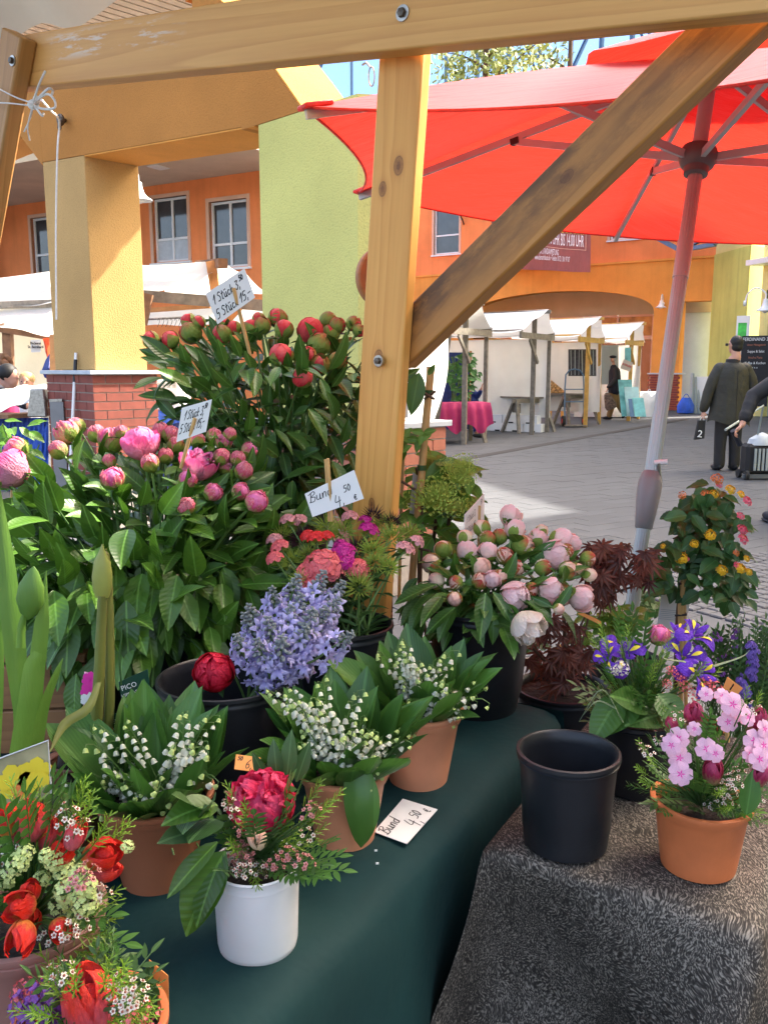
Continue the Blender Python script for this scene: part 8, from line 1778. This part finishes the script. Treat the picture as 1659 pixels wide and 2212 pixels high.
# ================================================================== TREES ADDED IN PLACE OF THE REFLECTION IN THE GLASS OFFICE
surf('tree_leaf', (.20, .24, .05), .6, .4, 3, rand=.3, trans=.3)
def tree(label, P, H_, R_, n_, seed):
    r_ = random.Random(seed); t = thing('tree', label, 'tree', P); P = Vector(P); tk = MB(); top = P + Vector((0, 0, H_)); tk.tube([P, P + Vector((.1, 0, H_ * .4)), P + Vector((0, .1, H_ * .75)), top], [.3, .24, .14, .03], 8); tips = []
    for k in range(26):
        z = r_.uniform(.35, .95); a = r_.random() * 6.28; b = P + Vector((0, 0, H_ * z)); L = R_ * (1.1 - z * .6) * r_.uniform(.6, 1.1); e = b + Vector((cos(a) * L, sin(a) * L, L * .55)); m_ = (b + e) / 2 + Vector((0, 0, .3)); tk.tube(curve(b, m_, e, 4), [.09, .06, .04, .03, .015], 5, cap=False)
        for j in range(5): tips.append(bez(b, m_, e, .4 + .15 * j))
    part('trunk', tk, M_['bark'], t); lf = MB()
    for k in range(n_):
        c = r_.choice(tips) + Vector([r_.gauss(0, .45) for _ in range(3)]); a = Vector([r_.uniform(-1, 1) for _ in range(3)]).normalized(); b = a.orthogonal().normalized(); s = r_.uniform(.10, .2)
        lf.poly([c - a * s, c - b * s * .6, c + a * s, c + b * s * .6])
    o = part('crown', lf, M_['tree_leaf'], t, False)
q = atY(1000, 60, 40)
tree('light leafed tree added for the reflection in the blue glass facade, above the umbrella', (4.6, 42, 0), 19.5, 4.2, 5200, 1)
tree('second thinner tree added for the reflection in the glass facade, right of the first', (9.0, 45, 0), 19.8, 3.4, 3200, 2)
# ================================================================== PEOPLE
def capsule(mb, a, b, ra, rb, n=14):
    a = Vector(a); b = Vector(b); d = b - a; L = d.length; z = d.normalized(); q = z.to_track_quat('Z', 'Y').to_matrix().to_4x4(); M = Matrix.Translation(a) @ q; prof = []
    for k in range(6): t = -pi / 2 + k * pi / 12; prof.append((max(1e-4, ra * cos(t)), ra * sin(t)))
    prof.append((ra, 0)); prof.append((rb, L))
    for k in range(1, 7): t = k * pi / 12; prof.append((max(1e-4, rb * cos(t)), L + rb * sin(t)))
    mb.lathe(prof, n, M)
def chain(mb, pts):
    for (a, ra), (b, rb) in zip(pts, pts[1:]): capsule(mb, a, b, ra, rb)
def oval(mb, c, r, M=None): mb.ell(c, r, 20, 12, M)
def hand(t_mb, wrist, d, side, palm_n, s=1.0, curl=.9):
    """palm and five bent fingers, one continuous skin with the arm"""
    d = Vector(d).normalized(); side = Vector(side); side = (side - d * side.dot(d)).normalized(); pn = d.cross(side); pn = pn if pn.dot(Vector(palm_n)) > 0 else -pn
    w = Vector(wrist); k = w + d * .085 * s
    for q in (-1, -.33, .33, 1): capsule(t_mb, w + side * q * .018 * s, k + side * q * .030 * s, .014 * s, .012 * s, 8)
    for i, (q, L) in enumerate(((-1, .062), (-.33, .075), (.33, .07), (1, .055))):
        a = k + side * q * .030 * s; b = a + (d * cos(curl * .5) + pn * sin(curl * .5)) * L * .5 * s; c = b + (d * cos(curl * 1.4) + pn * sin(curl * 1.4)) * L * .5 * s; capsule(t_mb, a, b, .0095 * s, .0088 * s, 8); capsule(t_mb, b, c, .0088 * s, .0075 * s, 8)
    a = w + side * .022 * s + d * .02 * s; b = a + (side * .8 + d * .6 + pn * .3).normalized() * .035 * s; capsule(t_mb, a, b, .013 * s, .011 * s, 8); capsule(t_mb, b, b + (d + pn * .7).normalized() * .03 * s, .011 * s, .008 * s, 8)
def head_mesh(mb, c, f, s=1.0):
    """skull, jaw, nose, ears, neck; f = facing direction"""
    f = Vector(f).normalized(); z = Vector((0, 0, 1)); x = f.cross(z).normalized(); M = Matrix((x, f, z)).transposed().to_4x4(); c = Vector(c)
    oval(mb, c + z * .01 * s, (.075 * s, .095 * s, .105 * s), M); oval(mb, c + f * .03 * s - z * .06 * s, (.055 * s, .06 * s, .06 * s), M)
    capsule(mb, c - z * .06 * s - f * .02 * s, c - z * .17 * s - f * .035 * s, .056 * s, .062 * s); capsule(mb, c + f * .088 * s + z * .01 * s, c + f * .108 * s - z * .02 * s, .010 * s, .014 * s, 8)
    for q in (-1, 1): oval(mb, c + x * q * .078 * s - z * .005 * s - f * .005 * s, (.012 * s, .022 * s, .033 * s), M)
    capsule(mb, c + f * .088 * s - z * .055 * s + x * .02 * s, c + f * .088 * s - z * .055 * s - x * .02 * s, .008 * s, .008 * s, 8)
def eyes(t, body, c, f, s=1.0):
    f = Vector(f).normalized(); z = Vector((0, 0, 1)); x = f.cross(z).normalized(); m = MB()
    for q in (-1, 1): oval(m, Vector(c) + f * .084 * s + x * q * .032 * s + z * .015 * s, (.010 * s, .008 * s, .006 * s))
    part('eyes', m, M_['black_fabric'], t)
# ---- man in olive coat, seen from behind
def pz(x, y, Y): return atY(x, y, Y)
Ym = 12.0; mf = atZ(1568, 1016, 0); Ym = mf.y
def q_(x, z, dy=0): return Vector((mf.x + x, Ym + dy, z))
man = thing('person', 'man in long olive waxed coat and black trousers walking away at right', 'person', mf)
hc = q_(.015, 1.73); hf = Vector((-.35, .94, 0))
sk = MB(); head_mesh(sk, hc, hf, 1.02)
chain(sk, [(q_(0, 1.52), .07), (q_(0, 1.30), .14), (q_(0, 1.0), .14)])
for s in (-1, 1): chain(sk, [(q_(.09 * s, .95), .08), (q_(.11 * s, .5), .06), (q_(.11 * s, .09), .045)])
chain(sk, [(q_(-.17, 1.42), .055), (q_(-.27, 1.12, .02), .042), (q_(-.345, .84, .03), .030)]); hand(sk, q_(-.35, .83, .03), (-.1, .05, -1), (.3, -1, 0), (1, 0, 0), 1.0, 1.2)
chain(sk, [(q_(.17, 1.42), .055), (q_(.30, 1.12, .0), .042), (q_(.28, .86, .08), .030)]); hand(sk, q_(.28, .85, .09), (0, .1, -1), (-.3, -1, 0), (-1, 0, 0))
remesh('body', sk, M_['skin'], man, .011, 3)
ct_ = MB()
oval(ct_, q_(0, 1.40), (.20, .125, .13)); 
for a, b, ra, rb in ((1.40, 1.15, .155, .175), (1.15, .85, .175, .195), (.85, .72, .195, .205)):
    for xx in (-.09, -.03, .03, .09): capsule(ct_, q_(xx, a), q_(xx * 1.15, b), ra * .8, rb * .8)
ct2 = MB(); ring = []
for z, rx, ry, ox in ((1.50, .085, .085, .0), (1.47, .15, .11, 0), (1.42, .225, .135, 0), (1.34, .25, .15, 0), (1.15, .245, .155, .0), (1.0, .255, .16, .0), (.85, .27, .17, -.005), (.73, .285, .175, -.01), (.66, .29, .178, -.01)):
    ring.append([q_(ox + rx * cos(2 * pi * i / 48) * (1 + .015 * sin(i * .9 + z * 7)), z + (.018 * sin(i * .5) - .03 * cos(2 * pi * i / 48) if z < .7 else 0), ry * sin(2 * pi * i / 48) * (1 + .03 * sin(i * 1.7 + z * 3) * (z < 1.2))) for i in range(48)])
coat = part('coat', MB().grid(ring, True), M_['olive_coat'], man, True, sharp=180)
def sleeve(name, pts, mat, parent, vox=.012): m_ = MB(); chain(m_, pts); return remesh(name, m_, M_[mat], parent, vox, 6)
sleeve('sleeve', [(q_(-.17, 1.40), .095), (q_(-.245, 1.26, 0), .088), (q_(-.30, 1.08, .02), .080), (q_(-.335, .93, .02), .072), (q_(-.35, .865, .03), .062)], 'olive_coat', coat)
sleeve('sleeve', [(q_(.17, 1.40), .095), (q_(.26, 1.26, 0), .088), (q_(.30, 1.08, .0), .080), (q_(.295, .95, .04), .072), (q_(.285, .89, .07), .064)], 'olive_coat', coat)
part('collar', MB().lathe([(.068, 1.455), (.10, 1.46), (.092, 1.535), (.080, 1.54), (.066, 1.52)], 28, Matrix.Translation(q_(.0, 0, .0))), M_['brown_wood'], coat).data.materials[0] = M_['black_fabric']
part('vent_seam', MB().tube([q_(.02, 1.38, -.150), q_(.02, 1.0, -.166), q_(.02, .68, -.184)], .003, 6), M_['black_fabric'], coat)
tr = MB()
for s in (-1, 1): chain(tr, [(q_(.075 * s, .80), .115), (q_(.10 * s, .50, .01), .088), (q_(.105 * s, .25, .0), .078), (q_(.105 * s, .09, -.01), .078)])
remesh('trousers', tr, M_['black_fabric'], man, .013, 5)
for s in (-1, 1):
    m_ = MB(); oval(m_, q_(.12 * s - .01, .045, .06), (.048, .13, .045)); oval(m_, q_(.115 * s, .06, -.02), (.045, .07, .055)); part('shoe', m_, M_['black_plastic'], man)
hm = MB(); oval(hm, hc + Vector((.012, -.022, .035)), (.088, .10, .095)); oval(hm, hc + Vector((.014, -.045, -.02)), (.076, .072, .085)); remesh('hair', hm, M_['hair_black'], man, .01, 3)
x_ = hf.cross(Vector((0, 0, 1))).normalized(); part('glasses', MB().tube([hc - x_ * .083 - hf * .01 + Vector((0, 0, .012)), hc - x_ * .078 + hf * .09 + Vector((0, 0, .01))], .006, 6).cbox(hc - x_ * .05 + hf * .105 + Vector((0, 0, .005)), (.03, .02, .035)), M_['black_plastic'], man); eyes(man, None, hc, hf)
bg = q_(-.395, .70, .0)
t = thing('carry_bag', 'small black paper bag with a white 2 held by the man in olive', 'bag', bg)
part('body', MB().hexa([bg + Vector(v) for v in ((-.075, -.03, -.27), (.055, -.03, -.25), (.055, .03, -.25), (-.075, .03, -.27), (-.035, -.025, -.0), (.06, -.025, .0), (.06, .025, .0), (-.035, .025, -.0))]), M_['black_fabric'], t, False)
part('handle', MB().tube(curve(bg + Vector((-.01, 0, 0)), bg + Vector((.03, 0, .10)), bg + Vector((.045, 0, 0)), 6), .004, 5), M_['paper'], t)
put_text('2', .14, Matrix.Translation(bg + Vector((-.012, -.036, -.19))) @ Matrix.Rotation(R(8), 4, 'Y') @ RX, M_['paper'], t)
# ---- man in flat cap, walking left with a bag
mf2 = atZ(1322, 906, 0); Yc = mf2.y
def c_(x, z, dy=0): return Vector((mf2.x + x, Yc + dy, z))
cap = thing('person', 'older man in flat cap, navy jacket and khaki trousers striding left', 'person', mf2)
hc = c_(-.06, 1.63); hf = Vector((-.95, .3, 0)); sk = MB(); head_mesh(sk, hc, hf)
chain(sk, [(c_(-.03, 1.46), .07), (c_(0, 1.2), .13), (c_(0.02, .95), .13)])
chain(sk, [(c_(.0, .9), .08), (c_(.02, .5), .06), (c_(-.06, .09), .045)]); chain(sk, [(c_(.02, .9, .1), .08), (c_(.12, .52, .1), .06), (c_(.30, .20, .1), .045)])
chain(sk, [(c_(-.02, 1.38, -.12), .055), (c_(.0, 1.1, -.17), .042), (c_(-.19, .88, -.17), .03)]); hand(sk, c_(-.20, .87, -.17), (-.25, 0, -1), (0, -1, 0), (-1, 0, 0), 1.0, 1.2)
remesh('body', sk, M_['skin'], cap, .014, 3)
m_ = MB(); chain(m_, [(c_(-.03, 1.42), .11), (c_(0, 1.30), .17), (c_(.02, 1.05), .18), (c_(.03, .84), .185)]); chain(m_, [(c_(.03, 1.30, .1), .12), (c_(.06, .85, .08), .14)]); jk = remesh('jacket', m_, M_['navy'], cap, .016, 4)
sleeve('sleeve', [(c_(-.0, 1.36, -.13), .085), (c_(.02, 1.12, -.18), .075), (c_(-.10, .97, -.18), .065), (c_(-.18, .90, -.17), .055)], 'black_fabric', jk, .016)
m_ = MB(); chain(m_, [(c_(.0, .80), .13), (c_(.0, .48), .092), (c_(-.08, .12), .078)]); chain(m_, [(c_(.04, .80, .08), .13), (c_(.14, .50, .1), .092), (c_(.29, .24, .1), .078)]); remesh('trousers', m_, M_['khaki'], cap, .016, 4)
m_ = MB(); oval(m_, c_(-.12, .045), (.15, .05, .045)); part('shoe', m_, M_['black_fabric'], cap); m_ = MB(); oval(m_, Vector((0, 0, 0)), (.14, .05, .05), None); o = part('shoe', m_, M_['black_fabric'], cap, M=Matrix.Translation(c_(.37, .15, .1)) @ Matrix.Rotation(R(-62), 4, 'Y'))
m_ = MB(); oval(m_, hc + Vector((0, 0, .085)), (.115, .10, .05)); oval(m_, hc + Vector((-.11, .02, .06)), (.06, .06, .016)); part('flat_cap', m_, M_['navy'], cap)
m_ = MB(); oval(m_, hc + Vector((.035, 0, .01)), (.07, .082, .075)); part('hair', m_, M_['hair_grey'], cap); eyes(cap, None, hc, hf)
bg = c_(-.22, .70, -.18); surf('camo_bag', (.16, .11, .08), .8, .7, 18)
t = thing('shopping_bag', 'patterned brown shopping bag carried by the man in flat cap', 'bag', bg)
part('body', MB().lathe([(.02, .05), (.07, .02), (.12, -.12), (.17, -.33), (.15, -.42), (.05, -.44)], 18, Matrix.Translation(bg) @ Matrix.Rotation(R(-22), 4, 'Y') @ Matrix.Diagonal((1, .5, 1, 1))), M_['camo_bag'], t); part('handle', MB().tube([bg + Vector((.02, 0, .12)), bg + Vector((0, 0, .0))], .02, 8), M_['paper'], t)
# ---- woman at the right edge in a black quilted jacket, seen from behind
wf = atZ(1690, 1130, 0); Yw = wf.y
def w_(x, z, dy=0): return Vector((wf.x + x, Yw + dy, z))
wm = thing('person', 'person in black quilted jacket cut by the right edge of the picture', 'person', wf)
sk = MB(); head_mesh(sk, w_(.05, 1.58), (-.2, .95, 0), .98); chain(sk, [(w_(.05, 1.42), .06), (w_(.05, 1.2), .11), (w_(.05, .9), .12)])
for s in (-1, 1): chain(sk, [(w_(.05 + .09 * s, .88), .08), (w_(.05 + .09 * s, .48), .055), (w_(.04 + .10 * s, .09), .04)])
wr = atY(1603, 918, Yw - .1); el = atY(1628, 855, Yw + .02)
chain(sk, [(w_(-.10, 1.34), .05), (el, .04), (wr, .027)]); hand(sk, wr, (-.75, -.1, -.75), (-.5, -.9, .3), (.5, 0, -1), .95, 1.1)
chain(sk, [(w_(.22, 1.34), .05), (w_(.28, 1.08), .04), (w_(.28, .85), .03)]); remesh('body', sk, M_['skin'], wm, .011, 3)
m_ = MB(); chain(m_, [(w_(.05, 1.34), .13), (w_(.05, 1.2), .19), (w_(.06, 1.0), .19), (w_(.06, .80), .20)]); chain(m_, [(w_(.22, 1.32), .10), (w_(.30, 1.08), .085), (w_(.29, .88), .075)]); jk = remesh('jacket', m_, M_['black_fabric'], wm, .013, 4)
sl = [(w_(-.10, 1.33), .10)]
A_ = w_(-.10, 1.33); 
pts_ = [A_.lerp(el, k / 4) for k in range(5)] + [el.lerp(wr, k / 3) for k in range(1, 3)] ; m_ = MB()
for k in range(len(pts_)): oval(m_, pts_[k], (.085 - .004 * k,) * 3)
chain(m_, [(A_, .085), (el, .068), (el.lerp(wr, .75), .055)]); remesh('sleeve', m_, M_['black_fabric'], jk, .010, 2)
for k in range(9): part('quilt_seam', MB().tube([w_(.05 + .2 * cos(a) * (1 + .0), .86 + .055 * k, .2 * sin(a)) for a in [pi + i * pi / 12 for i in range(13)]], .003, 4), M_['black_plastic'], jk)
part('hem', MB().lathe([(.198, .66), (.205, .66), (.205, .69), (.198, .69)], 28, Matrix.Translation(w_(.06, 0))), M_['grey_cloth'], wm)
m_ = MB()
for s in (-1, 1): chain(m_, [(w_(.05 + .085 * s, .74), .12), (w_(.05 + .09 * s, .46), .078), (w_(.02 + .10 * s, .11), .055)])
remesh('trousers', m_, M_['navy'], wm, .013, 4)
for s in (-1, 1): m_ = MB(); oval(m_, w_(.0 + .10 * s, .055, .05), (.045, .13, .045)); oval(m_, w_(.0 + .10 * s, .018, .05), (.05, .138, .018)); part('shoe', m_, M_['navy'], wm)
m_ = MB(); oval(m_, w_(.05, 1.62, -.03), (.095, .10, .11)); oval(m_, w_(.05, 1.50, -.06), (.09, .06, .12)); part('hair', m_, M_['hair_blond'], wm); eyes(wm, None, w_(.05, 1.58), (-.2, .95, 0))
# trolley
tq = atZ(1640, 1034, 0); Yt = tq.y
t = thing('shopping_trolley', 'black wheeled trolley with silver ribs pulled beside the walking people', 'trolley', tq); T = Matrix.Translation(tq)
part('body', MB().box((-.22, -.10, .06), (.28, .14, .46), T), M_['black_fabric'], t, False, .04)
for k in range(7): part('rib', MB().box((-.13 + .05 * k, -.125, .12), (-.105 + .05 * k, -.102, .40), T), M_['membrane'], t, False)
part('base_rail', MB().box((-.26, -.13, .02), (.3, -.09, .07), T), M_['grey_plastic'], t, False)
part('cover', MB().lathe([(.19, .44), (.16, .52), (.06, .58), (.01, .60)], 20, T @ Matrix.Diagonal((1, .6, 1, 1))), M_['capstone'], t)
for s in (-1, 1): part('wheel', MB().tube([tq + Vector((-.24 + .0, -.12 + .24 * (s > 0), .06)), tq + Vector((-.20, -.12 + .24 * (s > 0), .06))], .06, 16), M_['dark_rubber'], t)
hp = atY(1588, 938, Yw - .1)
part('handle', MB().tube([tq + Vector((-.06, 0, .55)), tq + Vector((-.10, -.2, .95)), hp + Vector((.03, .3, .02))], .012, 8), M_['aluminium'], t); part('grip', MB().tube([hp + Vector((-.02, 0, .035)), hp + Vector((.07, .05, -.10))], .026, 10), M_['navy'], t)
# ---- helper behind the leafy bunch: hand, lower leg and shoe show
hb = T1 + Vector((.52, 1.35, 0)); t = thing('person', 'hidden person in dark blue behind the leafy bunch, one hand and shoe showing', 'person', hb)
sk = MB(); head_mesh(sk, hb + Vector((-.25, .1, 1.15)), (-.8, -.5, 0)); chain(sk, [(hb + Vector((-.2, .1, 1.0)), .07), (hb + Vector((-.1, .1, .85)), .12), (hb + Vector((-.05, .1, .6)), .12), (hb + Vector((.0, 0, .45)), .09), (hb + Vector((.02, .1, .08)), .045)]); chain(sk, [(hb + Vector((-.1, .0, .95)), .05), (hb + Vector((.02, 0, .85)), .04), (hb + Vector((.08, -.1, 1.0)), .03)]); hand(sk, hb + Vector((.08, -.1, 1.0)), (.2, 0, 1), (0, 1, 0), (1, 0, 0)); remesh('body', sk, M_['skin'], t, .014, 3)
m_ = MB(); chain(m_, [(hb + Vector((-.15, .1, .98)), .12), (hb + Vector((-.05, .1, .62)), .15), (hb + Vector((0, 0, .45)), .11), (hb + Vector((.02, .1, .16)), .075)]); chain(m_, [(hb + Vector((-.1, .0, .95)), .07), (hb + Vector((.02, 0, .85)), .055), (hb + Vector((.07, -.08, .95)), .045)]); remesh('overall', m_, M_['blue_cloth'], t, .016, 4)
m_ = MB(); oval(m_, hb + Vector((.08, .08, .045)), (.15, .05, .045)); part('shoe', m_, M_['black_fabric'], t); m_ = MB(); oval(m_, hb + Vector((-.25, .12, 1.2)), (.1, .1, .1)); part('hair', m_, M_['hair_black'], t)
# ---- leafy bunch in front of the blue screen
lbp = T1 + Vector((-.02, .55, .78)); t = thing('leafy_bunch', 'big bunch of green ivy branches standing on the magenta table', 'plant', lbp)
for k in range(9): part('branch', MB().tube(crom([lbp + Vector((rnd.uniform(-.06, .06), 0, 0)), lbp + Vector((rnd.uniform(-.1, .1), 0, .4)), lbp + Vector((rnd.uniform(-.35, .3), 0, .85))], 4), .008, 5), M_['green_stem'], t)
for (x, y, Y, s) in cloud(994, 810, 36, 40, lbp.y, .2, 110) + cloud(1008, 790, 20, 34, lbp.y, .15, 40) + cloud(1000, 862, 12, 30, lbp.y, .1, 40) + cloud(1028, 806, 12, 14, lbp.y, .1, 10):
    a = rnd.random() * 6.28; put_leaf('ivy', t, atY(x, y, Y), (cos(a), -.3, rnd.uniform(-1, .4)), (rnd.uniform(-.4, .4), -.8, .6), .13 * s)
# ---- people at the far left counter
ph_ = atY(22, 812, 9.6)
t = thing('person', 'dark haired person in black bending over the far left counter', 'person', Vector((ph_.x - .25, 9.6, 0)))
sk = MB(); hf = Vector((.75, -.2, -.6)); head_mesh(sk, ph_, (.9, -.3, 0)); b_ = Vector((ph_.x - .45, 9.6, 0)); chain(sk, [(ph_ + Vector((-.08, 0, -.10)), .06), (ph_ + Vector((-.22, 0, -.12)), .10), (b_ + Vector((-.1, 0, 1.0)), .12), (b_ + Vector((-.1, 0, .5)), .08), (b_ + Vector((-.1, 0, .08)), .05)]); chain(sk, [(ph_ + Vector((-.16, -.15, -.1)), .05), (ph_ + Vector((.05, -.2, -.22)), .04), (ph_ + Vector((.28, -.25, -.32)), .03)]); hand(sk, ph_ + Vector((.28, -.25, -.32)), (1, 0, -.3), (0, -1, 0), (0, 0, -1)); remesh('body', sk, M_['skin'], t, .013, 3)
m_ = MB(); chain(m_, [(ph_ + Vector((-.20, 0, -.12)), .12), (b_ + Vector((-.05, 0, 1.1)), .17), (b_ + Vector((-.1, 0, .8)), .17)]); chain(m_, [(ph_ + Vector((-.16, -.14, -.1)), .075), (ph_ + Vector((.05, -.2, -.22)), .06), (ph_ + Vector((.24, -.24, -.31)), .045)]); remesh('jacket', m_, M_['navy'], t, .014, 4)
m_ = MB(); oval(m_, ph_ + Vector((-.025, 0, .04)), (.104, .10, .10)); part('hair', m_, M_['hair_black'], t)
ph_ = atY(57, 826, 11.0)
t = thing('person', 'blond person with glasses far behind the left counter', 'person', Vector((ph_.x, 11.0, 0)))
sk = MB(); head_mesh(sk, ph_, (.1, -1, 0)); chain(sk, [(ph_ + Vector((0, .02, -.15)), .06), (ph_ + Vector((0, 0, -.4)), .13), (ph_ + Vector((0, 0, -.8)), .12), (ph_ + Vector((0, 0, -1.2)), .09)]); remesh('body', sk, M_['skin'], t, .013, 3); eyes(t, None, ph_, (.1, -1, 0))
m_ = MB(); oval(m_, ph_ + Vector((0, .02, .05)), (.10, .095, .085)); part('hair', m_, M_['hair_blond'], t); m_ = MB(); chain(m_, [(ph_ + Vector((0, 0, -.28)), .13), (ph_ + Vector((0, 0, -.7)), .17)]); remesh('blouse', m_, M_['white_cloth'], t, .016, 3)
ph_ = atY(6, 790, 10.2)
t = thing('person', 'curly brown haired person behind the bending one at far left', 'person', Vector((ph_.x, 10.2, 0)))
sk = MB(); head_mesh(sk, ph_, (.4, .9, 0)); chain(sk, [(ph_ + Vector((0, .02, -.15)), .06), (ph_ + Vector((0, 0, -.4)), .13), (ph_ + Vector((0, 0, -1.0)), .12)]); remesh('body', sk, M_['skin'], t, .013, 3)
m_ = MB()
for k in range(40): a = rnd.random() * 6.28; b = rnd.uniform(-.3, 1.5); oval(m_, ph_ + Vector((.09 * cos(a) * cos(b), .09 * sin(a) * cos(b), .03 + .09 * sin(b))), (.03, .03, .03))
remesh('hair', m_, M_['brown_wood'], t, .012, 1); m_ = MB(); chain(m_, [(ph_ + Vector((0, 0, -.28)), .13), (ph_ + Vector((0, 0, -.8)), .17)]); remesh('blouse', m_, M_['magenta_cloth'], t, .016, 3)
